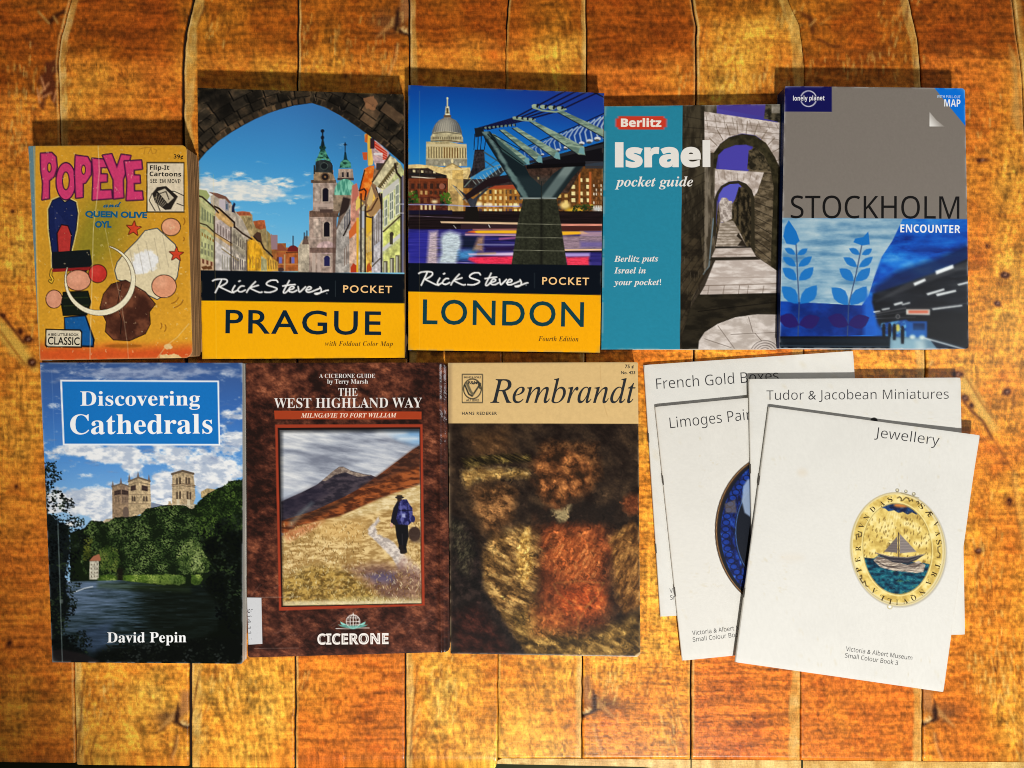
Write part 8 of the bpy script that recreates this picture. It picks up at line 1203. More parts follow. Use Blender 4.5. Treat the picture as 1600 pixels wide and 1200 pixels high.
def page_mat(name, col, gain=1.):
    m = bpy.data.materials.new(name); m.use_nodes = True; nt = m.node_tree; N = nt.nodes; L = nt.links
    b = N['Principled BSDF']; b.inputs['Roughness'].default_value = .8
    tc = N.new('ShaderNodeTexCoord'); mp = N.new('ShaderNodeMapping'); mp.inputs['Scale'].default_value = (30, 30, 6000)
    n = N.new('ShaderNodeTexNoise'); n.inputs['Scale'].default_value = 1; n.inputs['Detail'].default_value = 3
    L.new(tc.outputs['Object'], mp.inputs[0]); L.new(mp.outputs[0], n.inputs['Vector'])
    r = N.new('ShaderNodeValToRGB'); r.color_ramp.elements[0].position = .35; r.color_ramp.elements[1].position = .6
    c = lin(col) * gain
    r.color_ramp.elements[0].color = (*(c * .55), 1); r.color_ramp.elements[1].color = (*c, 1)
    L.new(n.outputs['Fac'], r.inputs[0]); L.new(r.outputs[0], b.inputs['Base Color'])
    return m

def mesh_obj(name, verts, faces, mat, parent=None, loc=(0, 0, 0), cols=None, attr='print', smooth=False, mats=None, mi=None):
    me = bpy.data.meshes.new(name)
    verts = np.asarray(verts, np.float32)
    if isinstance(faces, np.ndarray):
        k = faces.shape[1]; nf = len(faces)
        me.vertices.add(len(verts)); me.vertices.foreach_set('co', verts.ravel())
        me.loops.add(nf * k); me.loops.foreach_set('vertex_index', faces.astype(np.int32).ravel())
        me.polygons.add(nf); me.polygons.foreach_set('loop_start', np.arange(0, nf * k, k, dtype=np.int32))
        try: me.polygons.foreach_set('loop_total', np.full(nf, k, np.int32))
        except Exception: pass
        me.update(calc_edges=True)
    else: me.from_pydata([tuple(v) for v in verts], [], [tuple(f) for f in faces])
    for q in (mats or [mat]): me.materials.append(q)
    if mi is not None: me.polygons.foreach_set('material_index', np.asarray(mi, np.int32))
    if cols is not None:
        a = me.color_attributes.new(attr, 'FLOAT_COLOR', 'POINT')
        c = np.ones((len(verts), 4), np.float32); c[:, :3] = cols; a.data.foreach_set('color', c.ravel())
    if smooth: me.polygons.foreach_set('use_smooth', np.ones(len(me.polygons), bool))
    me.update(); me.validate()
    o = bpy.data.objects.new(name, me); COL.objects.link(o); o.location = loc
    if parent: o.parent = parent
    return o

def steps(n, parts):
    """parameter values 0..1; parts: list of (end fraction, spacing in units)"""
    out = [0.]; f = 0.
    for end, st in parts:
        k = max(1, int(round((end - f) * n / st)))
        out += [f + (end - f) * (i + 1) / k for i in range(k)]; f = end
    return np.array(out)

def sample(A, X, Y):
    gx = np.clip(X - A.x0 - .5, 0, A.w - 1.001); gy = np.clip(Y - A.y0 - .5, 0, A.h - 1.001)
    i = gx.astype(int); j = gy.astype(int); fx = (gx - i)[..., None]; fy = (gy - j)[..., None]
    i1 = np.minimum(i + 1, A.w - 1); j1 = np.minimum(j + 1, A.h - 1)
    return (A.a[j, i] * (1 - fx) + A.a[j, i1] * fx) * (1 - fy) + (A.a[j1, i] * (1 - fx) + A.a[j1, i1] * fx) * fy

def crisp(A, k):
    """the press's own edge sharpening"""
    p = np.pad(A.a, ((1, 1), (1, 1), (0, 0)), 'edge'); q = (p[:-2] + 2 * p[1:-1] + p[2:]) / 4; q = (q[:, :-2] + 2 * q[:, 1:-1] + q[:, 2:]) / 4
    A.a = np.clip(A.a + k * (A.a - q), 0, 255)

class Book:
    """quad = four corners (photograph units) of the front cover's top face; z0 base height, h thickness"""
    def __init__(s, name, quad, z0, h, label, cat, group, gain=1., warp=None, round_px=0, cov_t=.00028):
        s.q = [np.array(p, float) for p in quad]; s.z0 = z0; s.h = h; s.gain = gain; s.warp = warp or (lambda x, y: x * 0.); s.r = round_px; s.t = cov_t
        z = z0 + h
        c = sum(s.q) / 4
        s.base = (wx(c[0], z), wy(c[1], z), z0)
        s.root = bpy.data.objects.new(name, None); COL.objects.link(s.root); s.root.location = s.base; s.root.empty_display_size = .02
        s.root['label'] = label; s.root['category'] = cat
        if group: s.root['group'] = group
    def loc(s, px, py, dz=0.):
        z = s.z0 + s.h
        return np.stack([wx(px, z) - s.base[0], wy(py, z) - s.base[1], s.h + s.warp(px, py) + dz + px * 0], -1)
    def bil(s, u, v):
        a, b, c, d = s.q
        u = u[..., None]; v = v[..., None]
        return (a * (1 - u) + b * u) * (1 - v) + (d * (1 - u) + c * u) * v
    def rnd(s, U, V, w, h):
        if not s.r: return U, V
        r = s.r if isinstance(s.r, (list, tuple)) else (s.r,) * 4   # tl tr br bl
        x = U * w; y = V * h; X = x.copy(); Y = y.copy()
        for k, (cx, cy) in enumerate(((0, 0), (1, 0), (1, 1), (0, 1))):
            R = r[k]
            if not R: continue
            a = (R - x if cx == 0 else x - (w - R)) / R; b = (R - y if cy == 0 else y - (h - R)) / R
            m = (a > 0) & (b > 0)
            a2 = a * np.sqrt(np.clip(1 - b * b / 2, 0, 1)); b2 = b * np.sqrt(np.clip(1 - a * a / 2, 0, 1))
            nx = (R - a2 * R) if cx == 0 else (w - R + a2 * R); ny = (R - b2 * R) if cy == 0 else (h - R + b2 * R)
            X = np.where(m, nx, X); Y = np.where(m, ny, Y)
        return X / w, Y / h
    def cover(s, A, mat, us, vs, edge=(225, 215, 195), name='front_cover', dense=True):
        crisp(A, .7)
        if dense: A.a = 255 * np.clip(A.a / 255, 0, 1) ** 1.12 * 1.03
        w = np.linalg.norm(s.q[1] - s.q[0]); h = np.linalg.norm(s.q[3] - s.q[0])
        u = steps(w, us); v = steps(h, vs); nx, ny = len(u), len(v)
        U, V = np.meshgrid(u, v); U2, V2 = s.rnd(U, V, w, h); P = s.bil(U2, V2)
        X, Y = P[..., 0], P[..., 1]
        co = s.loc(X, Y)
        ed = np.minimum(np.minimum(U, 1 - U) * w, np.minimum(V, 1 - V) * h); cd = np.hypot(np.minimum(U, 1 - U) * w, np.minimum(V, 1 - V) * h)
        rub = np.clip((np.exp(-ed / 1.1) + .9 * np.exp(-cd / 3.5)) * sstep(.38, .62, fbm(X, Y, 13, oct=3, seed=int(w))) * 1.1, 0, .85)[..., None]
        co[..., 2] -= .00012 * np.exp(-ed / 1.2)
        col = sample(A, X, Y); col = lin(col * (1 - rub * .6) + np.array(edge, float) * rub * .6) * s.gain     # worn rims
        idx = np.arange(nx * ny).reshape(ny, nx)
        f = np.stack([idx[:-1, :-1], idx[1:, :-1], idx[1:, 1:], idx[:-1, 1:]], -1).reshape(-1, 4)
        ring = np.concatenate([idx[0, :-1], idx[:-1, -1], idx[-1, :0:-1], idx[:0:-1, 0]])
        co = co.reshape(-1, 3); col = col.reshape(-1, 3); n0 = len(co)
        top = co[ring].copy(); bot = top.copy(); bot[:, 2] -= s.t
        ec = np.tile(lin(edge) * s.gain, (len(ring) * 2, 1))
        co = np.concatenate([co, top, bot]); col = np.concatenate([col, ec])
        m = len(ring); a = n0 + np.arange(m); b = n0 + m + np.arange(m)
        sk = np.stack([a, np.roll(a, -1), np.roll(b, -1), b], -1)
        f = np.concatenate([f, sk])
        o = mesh_obj(name, co, f, mat, s.root, cols=col, smooth=True)
        s.front = o
        return o
    def slab(s, name, mat, z0, z1, inset, n=1, jit=0., seed=0, parent=None):
        """horizontal sheets between z0 and z1, following the cover's outline"""
        r = random.Random(seed); V = []; F = []
        w = np.linalg.norm(s.q[1] - s.q[0]); h = np.linalg.norm(s.q[3] - s.q[0])
        per = []
        K = 6
        for i in range(K): per.append((i / K, 0))
        for i in range(K): per.append((1, i / K))
        for i in range(K): per.append((1 - i / K, 1))
        for i in range(K): per.append((0, 1 - i / K))
        for k in range(n):
            a, b = z0 + (z1 - z0) * k / n, z0 + (z1 - z0) * (k + (.97 if n > 1 else 1)) / n
            iu = [x + r.uniform(-jit, jit) for x in inset]   # left top right bottom
            base = len(V); pts = []
            for (u, v) in per:
                uu = iu[0] / w + u * (1 - (iu[0] + iu[2]) / w); vv = iu[1] / h + v * (1 - (iu[1] + iu[3]) / h)
                if s.r:
                    A_, B_ = s.rnd(np.array([uu]), np.array([vv]), w, h); uu, vv = A_[0], B_[0]
                pts.append(s.bil(np.array([uu]), np.array([vv]))[0])
            zt = s.z0 + s.h
            for z in (a, b):
                for p in pts:
                    wz = 0
                    V.append((wx(p[0], zt) - s.base[0], wy(p[1], zt) - s.base[1], z + wz))
            m = len(pts)
            F.append(tuple(base + m + i for i in range(m))[::-1]); F.append(tuple(base + i for i in range(m)))
            for i in range(m): F.append((base + i, base + m + i, base + m + (i + 1) % m, base + (i + 1) % m))
        return mesh_obj(name, V, F, mat, parent or s.root)

# ---------------------------------------------------------------- lettering
_TM = {}
OUTLINES = {(('sb', 'si', 'sbi', 'ssb', 'ss', 'scr')[r[0]], chr(r[1])): r[2:] for r in LETTERS}
def text_mesh(t, mode, offset=0., space=1., res=4):
    return _TM[(t, mode, float(offset), float(space))]
_CAP = {}
def cap(mode):
    if mode not in _CAP:
        c, _ = text_mesh('H', mode); _CAP[mode] = c[:, 1].max()
    return _CAP[mode]

QUEUE = []
def letter(*a, **k):
    QUEUE.append((a, k))

def text_batch():
    jobs = {}
    for a, k in QUEUE:
        t, mode = a[2], a[3]; off = a[9] if len(a) > 9 else k.get('offset', 0.); sp = a[10] if len(a) > 10 else k.get('space', 1.)
        jobs[(t, mode, float(off), float(sp))] = None; jobs[('H', mode, 0., 1.)] = None
    obs = []
    for (t, mode, off, sp) in jobs:
        if mode == 'g':
            cu = bpy.data.curves.new('lettering', 'FONT'); cu.body = t; cu.size = 1; cu.offset = off; cu.space_character = sp; cu.resolution_u = 4
        else:
            cu = bpy.data.curves.new('lettering', 'CURVE'); cu.dimensions = '2D'; cu.fill_mode = 'BOTH'; cu.offset = off; x = 0.
            for c in t:
                row = OUTLINES[(mode, c)]; k = 1
                while k < len(row):
                    n = row[k]; d = np.cumsum(np.array(row[k + 1:k + 1 + n], float).reshape(-1, 2), 0) / 500.; k += n + 1
                    sl = cu.splines.new('POLY'); sl.points.add(len(d) - 1); sl.use_cyclic_u = True
                    q = np.zeros((len(d), 4)); q[:, :2] = d; q[:, 0] += x; q[:, 3] = 1; sl.points.foreach_set('co', q.ravel())
                x += row[0] / 500. * sp
        o = bpy.data.objects.new('lettering', cu); COL.objects.link(o); obs.append(((t, mode, off, sp), o, cu))
    dg = bpy.context.evaluated_depsgraph_get()
    for key, o, cu in obs:
        me = o.evaluated_get(dg).to_mesh()
        co = np.zeros(len(me.vertices) * 3, np.float32); me.vertices.foreach_get('co', co)
        _TM[key] = (co.reshape(-1, 3)[:, :2].astype(float), [tuple(p.vertices) for p in me.polygons])
    for key, o, cu in obs: bpy.data.objects.remove(o); bpy.data.curves.remove(cu)
    for a, k in QUEUE: place_letters(*a, **k)

def place_letters(book, name, t, mode, view, p0, p1, ch, col, offset=0., space=1., dz=.00004, rough=.4, parent=None, slant=0, label=None, ybase=None):
    ox, oy, k = view
    a = np.array((ox + p0[0] * k, oy + p0[1] * k)); b = np.array((ox + p1[0] * k, oy + p1[1] * k))
    co, fs = text_mesh(t, mode, offset, space)
    x0, x1 = co[:, 0].min(), co[:, 0].max()
    d = b - a; L = np.linalg.norm(d); e = d / L; up = np.array((e[1], -e[0]))
    u = (co[:, 0] - x0) / (x1 - x0) * L; v = co[:, 1] / cap(mode) * ch * k
    u = u + v * slant
    P = a + u[:, None] * e + v[:, None] * up
    V = book.loc(P[:, 0], P[:, 1], dz)
    # keep the faces looking up
    F = []
    for f in fs:
        p, q, r = P[f[0]], P[f[1]], P[f[2]]
        F.append(f if ((q - p)[0] * (r - p)[1] - (q - p)[1] * (r - p)[0]) < 0 else f[::-1])
    m = plain('ink', col, rough, var=.04, gain=book.gain)
    o = mesh_obj(name, V, F, m, parent or book.front)
    if label: o['label'] = label
    return o

FINE = [(1, 1.0)]

# ---------------------------------------------------------------- the wooden boards and what lies under them
def quad_box(x0, x1, y0, y1, z0, z1):
    V = [(wx(x), wy(y), z) for z in (z0, z1) for (x, y) in ((x0, y0), (x1, y0), (x1, y1), (x0, y1))]
    F = [(0, 1, 2, 3), (7, 6, 5, 4), (0, 4, 5, 1), (1, 5, 6, 2), (2, 6, 7, 3), (3, 7, 4, 0)]
    return V, F

top = bpy.data.objects.new('tabletop', None); COL.objects.link(top); top['kind'] = 'structure'; top.location = (0, 0, 0)
V, F = quad_box(-900, 2500, -900, 1184, -.018, -.0022)
mesh_obj('board_backing', V, F, plain('dark_backing', (34, 20, 12), .9), top)
V, F = quad_box(-3000, 5000, -3000, 5000, -.075, -.07)
fl = mesh_obj('floor', V, F, plain('dark_floor', (40, 46, 22), .8, var=.5, scale=60)); fl['kind'] = 'structure'

STEP = 2.0
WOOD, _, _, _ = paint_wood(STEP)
wood_marks(WOOD, STEP)
crisp(WOOD, .5)
WG = 1.0
def wood_mat():
    m = bpy.data.materials.new('weathered_wood'); m.use_nodes = True; nt = m.node_tree; N = nt.nodes; L = nt.links
    b = N['Principled BSDF']; b.inputs['Roughness'].default_value = .3; b.inputs['Specular IOR Level'].default_value = .22
    a = N.new('ShaderNodeAttribute'); a.attribute_name = 'print'
    tc = N.new('ShaderNodeTexCoord')
    def noise(sc, vec, det=4, dist=0.):
        mp = N.new('ShaderNodeMapping'); mp.inputs['Scale'].default_value = vec
        n = N.new('ShaderNodeTexNoise'); n.inputs['Scale'].default_value = sc; n.inputs['Detail'].default_value = det; n.inputs['Distortion'].default_value = dist
        L.new(tc.outputs['Object'], mp.inputs[0]); L.new(mp.outputs[0], n.inputs['Vector'])
        return n
    n1 = noise(1, (130, 1500, 1), 4); n2 = noise(1, (1500, 1000, 1), 3); n3 = noise(1, (1300, 240, 1), 4, .4)
    def rng(n, lo, hi, a0=.3, a1=.7):
        r = N.new('ShaderNodeMapRange'); r.inputs['From Min'].default_value = a0; r.inputs['From Max'].default_value = a1; r.inputs['To Min'].default_value = lo; r.inputs['To Max'].default_value = hi
        L.new(n.outputs['Fac'], r.inputs['Value']); return r
    def mul(x, y):
        q = N.new('ShaderNodeMath'); q.operation = 'MULTIPLY'; L.new(x.outputs[0], q.inputs[0]); L.new(y.outputs[0], q.inputs[1]); return q
    k = mul(mul(rng(n1, .87, 1.11), rng(n2, .80, 1.16)), rng(n3, .88, 1.10))
    s = N.new('ShaderNodeVectorMath'); s.operation = 'SCALE'; L.new(a.outputs['Color'], s.inputs[0]); L.new(k.outputs[0], s.inputs['Scale']); L.new(s.outputs[0], b.inputs['Base Color'])
    bp = N.new('ShaderNodeBump'); bp.inputs['Strength'].default_value = .2; bp.inputs['Distance'].default_value = .0003; L.new(k.outputs[0], bp.inputs['Height']); L.new(bp.outputs[0], b.inputs['Normal'])
    L.new(rng(n2, .24, .36).outputs[0], b.inputs['Roughness'])
    return m
WM = wood_mat()
GAP = [0, .7, 2.4, 1.4, 1.2, .7, .9, 1.3, .5, 1.1, 1.0, 0]
def bottom(px):   # where the boards end at the near edge of the table
    return np.interp(px, [-70, 118, 122, 298, 300, 774, 778, 1700], [1190, 1192, 1195, 1197, 1199, 1201, 1184, 1191])
def wsample(X, Y):
    gx = np.clip((X - WOOD.x0) / STEP - .5, 0, WOOD.w - 1.01); gy = np.clip((Y - WOOD.y0) / STEP - .5, 0, WOOD.h - 1.01)
    i = gx.astype(int); j = gy.astype(int); fx = (gx - i)[..., None]; fy = (gy - j)[..., None]
    A = WOOD.a
    return (A[j, i] * (1 - fx) + A[j, i + 1] * fx) * (1 - fy) + (A[j + 1, i] * (1 - fx) + A[j + 1, i + 1] * fx) * fy
for i in range(11):
    hid = [(262, 528), (610, 1004)] if 1 <= i <= 5 else ([(262, 520)] if i in (6, 7) else ([(262, 520), (700, 960)] if i == 8 else []))
    ys = [-260 + 18. * k for k in range(13)]; y = -24.
    while y < 1182.6:
        ys.append(y); y += 7. if any(a < y < b for a, b in hid) else STEP      # boards covered by books need fewer rows
    ys = np.array(ys + [1184.])
    jl = joint_x(i, ys); jr = joint_x(i + 1, ys)
    wid = float(np.mean(jr - jl)); st = STEP if -5 <= i <= 9 else 6.
    if i == 10: st = 8.
    n = int(wid / st)
    u = np.concatenate([[0, .6 / wid, 1.4 / wid, 2.6 / wid], np.linspace(4.5 / wid, 1 - 4.5 / wid, n), [1 - 2.6 / wid, 1 - 1.4 / wid, 1 - .6 / wid, 1]])
    U, Yg = np.meshgrid(u, ys)
    gl = GAP[i] * (1 + .5 * (fbm(ys, ys * 0 + i, 30, oct=3, seed=4) - .5)); gr = GAP[i + 1] * (1 + .5 * (fbm(ys, ys * 0 + i, 22, oct=3, seed=14) - .5))
    if i + 1 == 5: gr = gr * np.where(ys < 45, 2.2, .5)
    X = (jl + gl)[:, None] * (1 - U) + (jr - gr)[:, None] * U
    Yg = Yg.copy(); Yg[-1] = bottom(X[-1]); Yg[-2] = np.minimum(Yg[-2], Yg[-1] - .5)
    ed = np.minimum(U, 1 - U) * wid; ed2 = np.minimum(ed, 8)
    Z = -.0006 * np.exp(-ed / .7) + .00012 * (fbm(X, Yg, 40, 90, oct=3, seed=i) - .5) - .0006 * (Yg > 1200)
    C = wsample(X, Yg); pale = (np.exp(-((U * wid - 2.2) / 1.5) ** 2) * .75 * sstep(.35, .6, fbm(Yg, Yg * 0 + i, 40, oct=3, seed=7)))[..., None] if i in (1, 2, 3, 4, 7, 10) else (np.exp(-(((1 - U) * wid - 1.6) / 1.3) ** 2) * .5)[..., None]  # lit plank edge painted into the colour as a thin bright line
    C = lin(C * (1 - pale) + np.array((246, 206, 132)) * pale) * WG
    V3 = np.stack([wx(X), wy(Yg), Z - .0001], -1).reshape(-1, 3); C = C.reshape(-1, 3)
    ny, nx = X.shape; idx = np.arange(nx * ny).reshape(ny, nx)
    f = np.stack([idx[:-1, :-1], idx[1:, :-1], idx[1:, 1:], idx[:-1, 1:]], -1).reshape(-1, 4)
    ring = np.concatenate([idx[0, :-1], idx[:-1, -1], idx[-1, :0:-1], idx[:0:-1, 0]])
    bot = V3[ring].copy(); bot[:, 2] = -.0022; a_ = ring; b_ = len(V3) + np.arange(len(ring))
    f = np.concatenate([f, np.stack([a_, np.roll(a_, -1), np.roll(b_, -1), b_], -1)])
    V3 = np.concatenate([V3, bot]); C = np.concatenate([C, np.tile(lin((60, 32, 16)), (len(ring), 1))])
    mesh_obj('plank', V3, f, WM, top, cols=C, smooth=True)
for (x0, x1) in ((-700, -66), (1793, 2400)):      # plain boards beyond the picture
    nb = 4 if x0 < 0 else 4
    for k in range(nb):
        a = x0 + (x1 - x0) * k / nb; b = x0 + (x1 - x0) * (k + 1) / nb - 3
        gx, gy = np.meshgrid(np.linspace(a, b, 22), np.linspace(-260, 1184, 180)); off = [300, 640, 1090, 470][k]
        C = lin(wsample(off + (gx - a), np.abs(gy + 40 * k) % 1180)); Z = -.0001 - .0006 * np.exp(-np.minimum(gx - a, b - gx) / .7)
        V3 = np.stack([wx(gx), wy(gy), Z], -1).reshape(-1, 3); idx = np.arange(22 * 180).reshape(180, 22)
        f = np.stack([idx[:-1, :-1], idx[1:, :-1], idx[1:, 1:], idx[:-1, 1:]], -1).reshape(-1, 4)
        ring = np.concatenate([idx[0, :-1], idx[:-1, -1], idx[-1, :0:-1], idx[:0:-1, 0]]); bot = V3[ring].copy(); bot[:, 2] = -.0022; b_ = len(V3) + np.arange(len(ring))
        f = np.concatenate([f, np.stack([ring, np.roll(ring, -1), np.roll(b_, -1), b_], -1)])
        mesh_obj('plank', np.concatenate([V3, bot]), f, WM, top, cols=np.concatenate([C.reshape(-1, 3), np.tile(lin((60, 32, 16)), (len(ring), 1))]))
# pale batten along the near right edge
for (x0, x1) in ((777, 1079), (1081, 1252), (1255, 1700)):
    V = []
    xs = np.linspace(x0, x1, 40)
    yt = bottom(xs) + 1.2; yb = np.interp(xs, [777, 1000, 1100, 1700], [1194, 1198.5, 1206, 1216])
    P = [(wx(x), wy(y), -.0003) for x, y in zip(xs, yt)] + [(wx(x), wy(y), -.0003) for x, y in zip(xs, yb)] + [(wx(x), wy(y), -.004) for x, y in zip(xs, yb)] + [(wx(x), wy(y), -.004) for x, y in zip(xs, yt)]
    n = 40; F = []
    for a, b in ((0, 1), (1, 2), (3, 0)):
        for i in range(n - 1): F.append((a * n + i, b * n + i, b * n + i + 1, a * n + i + 1))
    nn = np.array([fbm(np.array([p[0] / S]), np.array([p[1] / S]), 10, oct=3, seed=2)[0] for p in P])
    mesh_obj('edge_batten', P, F, WM, top, cols=lin(ramp(nn, [(.3, (190, 140, 66)), (.7, (240, 208, 130))])))

# ---------------------------------------------------------------- the books
PAPER = plain('back_card', (206, 196, 178), .7)
def body(b, pages, spine_col, back_col, n, inset=(1.5, 1.2, 1.5, 1.2), page_col=None, spine_w=2.2, seed=1, jit=.35):
    b.slab('back_cover', plain('card', back_col, .5, gain=b.gain), 0, .0003, (0, 0, 0, 0))
    b.slab('page_block', page_mat('page_edges', pages, b.gain), .00032, b.h - b.t - .00002, inset, n, jit, seed)
    w = np.linalg.norm(b.q[1] - b.q[0])
    b.slab('spine', plain('spine_card', spine_col, .45, gain=b.gain), .00031, b.h - b.t - .00012, (.25, .15, w - spine_w, .15))

G1 = 'books laid out on the wooden table'
def waves(ax, ay, p, q, sd=0): return lambda x, y: ax + ay + ax * np.sin(x / p + sd) + ay * np.sin(y / q + sd * 2)

# comic paperback
b = Book('comic_book', [(44, 228), (291.5, 227), (301, 559), (62, 563)], 0, .0165, 'thick yellow comic paperback with big pink title letters and a blue spine edge', 'book', G1, 1.0,
         lambda x, y: .0004 * np.cos((x - 175) / 90), round_px=(2, 8, 13, 2))
b.cover(paint_comic(), printed('comic_print', .32, .0, .3, .2, 1000, var=.07), FINE, FINE, (196, 168, 120))
body(b, (176, 132, 84), (112, 145, 156), (196, 150, 90), 26, (2, 1.5, 1.0, 1.5), seed=3, jit=.8)
v = (30, 210, .3083)
for nm, t, md, p0, p1, c, col, of in (('subtitle', 'and', 'scr', (428, 371), (520, 369), 26, (18, 92, 132), .02), ('subtitle', 'QUEEN OLIVE', 'g', (336, 418), (650, 424), 28, (18, 92, 132), .05), ('subtitle', 'OYL', 'g', (386, 472), (470, 472), 30, (18, 92, 132), .05),
    ('price', '39¢', 'g', (784, 122), (832, 124), 20, (50, 40, 24), .02), ('box_title', 'Flip-It', 'ssb', (664, 180), (762, 180), 22, (24, 22, 20), .005), ('box_title', 'Cartoons', 'ssb', (662, 212), (822, 214), 22, (24, 22, 20), .005), ('box_title', "SEE 'EM MOVE!", 'ssb', (666, 246), (820, 248), 20, (24, 22, 20), -.005),
    ('badge_line', 'A BIG LITTLE BOOK', 'g', (146, 1020), (304, 1022), 12, (30, 26, 24), .02), ('badge_word', 'CLASSIC', 'g', (146, 1064), (308, 1068), 38, (24, 22, 20), .015)):
    letter(b, nm, t, md, v, p0, p1, c, col, of)

# town guide
b = Book('city_guide', [(308.4, 137), (630.4, 147.6), (632.7, 559), (316, 561)], 0, .0125, 'yellow pocket city guide with a church tower seen through a dark stone arch', 'book', G1, 1.0,
         lambda x, y: .0011 * sstep(590, 640, x) * sstep(500, 565, y) + .00018 + .00018 * np.sin(y / 60) * np.cos(x / 90))
b.cover(paint_arch_town(), printed('gloss_print', .24, .05, .12, .05, 1400, var=.03), FINE, [(.70, 1), (.81, 1), (1, 3)], (170, 130, 60))
body(b, (120, 92, 66), (14, 22, 32), (60, 50, 40), 18, (1.5, 1.5, 1.6, 1.2), seed=5)
v = (310, 430, .203125)
letter(b, 'title', 'PRAGUE', 'g', v, (208, 445), (1406, 459), 177, (10, 36, 52), .008, 1.12)
letter(b, 'series_word', 'POCKET', 'g', v, (1114, 133), (1490, 138), 54, (255, 206, 138), .012, 1.2)
letter(b, 'subtitle', 'with Foldout Color Map', 'sbi', v, (975, 543), (1497, 546), 36, (84, 58, 20), -.006, 1.05)

# river city guide
b = Book('city_guide', [(638, 133), (944, 145.5), (937.5, 551), (638, 547)], 0, .0122, 'yellow pocket city guide showing a floodlit dome and a steel footbridge at night', 'book', G1, 1.0,
         lambda x, y: .0009 * sstep(670, 630, x) * sstep(520, 552, y) + .00015 + .00015 * np.sin(y / 70 + 1) * np.cos(x / 80))
b.cover(paint_river_night(), printed('gloss_print', .24, .05, .12, .05, 1400, var=.03), FINE, [(.68, 1), (.80, 1), (1, 3)], (150, 140, 120))
body(b, (96, 80, 60), (14, 40, 90), (60, 50, 40), 18, (1.5, 1.5, 1.6, 1.2), seed=6)
v = (630, 120, .375)
letter(b, 'title', 'LONDON', 'g', v, (81, 1029), (752, 1041), 100, (12, 62, 70), .010, 1.12)
letter(b, 'series_word', 'POCKET', 'g', v, (579, 865), (774, 868), 30, (255, 206, 138), .012, 1.2)
letter(b, 'subtitle', 'Fourth Edition', 'sbi', v, (563, 1101), (730, 1103), 20, (84, 58, 20), -.004, 1.05)

# teal guide
b = Book('city_guide', [(944.4, 166.4), (1220, 163), (1219, 545.5), (939.6, 546)], 0, .0068, 'thin teal pocket guide with a photo of stone arches over a stepped alley', 'book', G1, 1.0, waves(.0001, .00015, 60, 80))
b.cover(paint_alley(), printed('gloss_print', .26, .05, .15, .06, 1400, var=.04), [(.36, 4), (1, 1)], FINE, (190, 190, 180))
body(b, (214, 206, 190), (20, 96, 120), (190, 190, 184), 9, (1.2, 1.2, 1.4, 1.0), seed=7)
v = (930, 150, .3418); wh = (238, 234, 228)
letter(b, 'publisher_name', 'Berlitz', 'ssb', v, (117, 141), (302, 141), 36, (246, 236, 224), .022)
letter(b, 'title', 'l', 'ssb', v, (90, 322), (129, 322), 99, wh, .034); letter(b, 'title', 'srael', 'ssb', v, (139, 322), (526, 320), 106, wh, .034)
for t, p0, p1, c in (('pocket guide', (90, 414), (447, 413), 44), ('Berlitz puts', (86, 758), (288, 756), 27), ('Israel in', (86, 811), (231, 811), 27), ('your pocket!', (84, 865), (301, 864), 27)):
    letter(b, 'tagline', t, 'sbi', v, p0, p1, c, wh, .002)

# grey and blue guide
b = Book('city_guide', [(1226.5, 134.7), (1507.7, 138), (1513.6, 545), (1218, 544)], 0, .0128, 'grey pocket guide with a blue cave-like metro station across its lower half', 'book', G1, 1.0, waves(.00015, .0002, 70, 60, 1), round_px=(2, 5, 5, 2))
b.cover(paint_metro(), printed('satin_print', .28, .0, .2, .08, 1400, var=.035), FINE, [(.155, 1), (.46, 3), (1, 1)], (226, 226, 230))
body(b, (206, 204, 200), (16, 46, 110), (150, 170, 190), 16, (1.5, 1.2, 1.4, .9), seed=8)
v = (1210, 120, .3666)
letter(b, 'title', 'STOCKHOLM', 'ss', v, (68, 603), (786, 606), 95, (16, 14, 14), 0, 1.0)
letter(b, 'title', 'ENCOUNTER', 'ssb', v, (534, 664), (790, 667), 34, (240, 244, 248), -.004)
letter(b, 'publisher_name', 'lonely planet', 'ssb', v, (79, 102), (213, 101), 20, (240, 240, 246), -.004)
letter(b, 'map_note', 'MAP', 'ssb', v, (723, 127), (792, 128), 31, (240, 246, 252), -.004)
letter(b, 'map_note', 'WITH PULL-OUT', 'ssb', v, (692, 90), (792, 92), 12, (190, 220, 250), -.012)

# cathedral book
b = Book('cathedral_book', [(63, 566.6), (379, 567), (379, 1037), (82, 1034.6)], 0, .0072, 'tall paperback with a cathedral above a wooded river under a boxed white title', 'book', G1, 1.0,
         lambda x, y: .00018 + .00018 * np.sin(y / 80 + .4), round_px=(0, 0, 3, 0))
b.cover(paint_cathedral(), printed('gloss_print', .22, .08, .12, .04, 1400, var=.03), FINE, FINE, (214, 218, 220))
body(b, (236, 232, 222), (20, 40, 70), (210, 210, 206), 10, (1.5, 1.0, .2, 1.2), seed=9, jit=.25)
v = (50, 555, .4127); wh = (248, 250, 252)
letter(b, 'title', 'Discovering', 'sb', v, (184, 191), (637, 190), 54, wh, 0)
letter(b, 'title', 'Cathedrals', 'sb', v, (146, 299), (684, 296), 74, wh, 0)
letter(b, 'author_name', 'David Pepin', 'sb', v, (286, 1087), (585, 1086), 38, wh, 0)

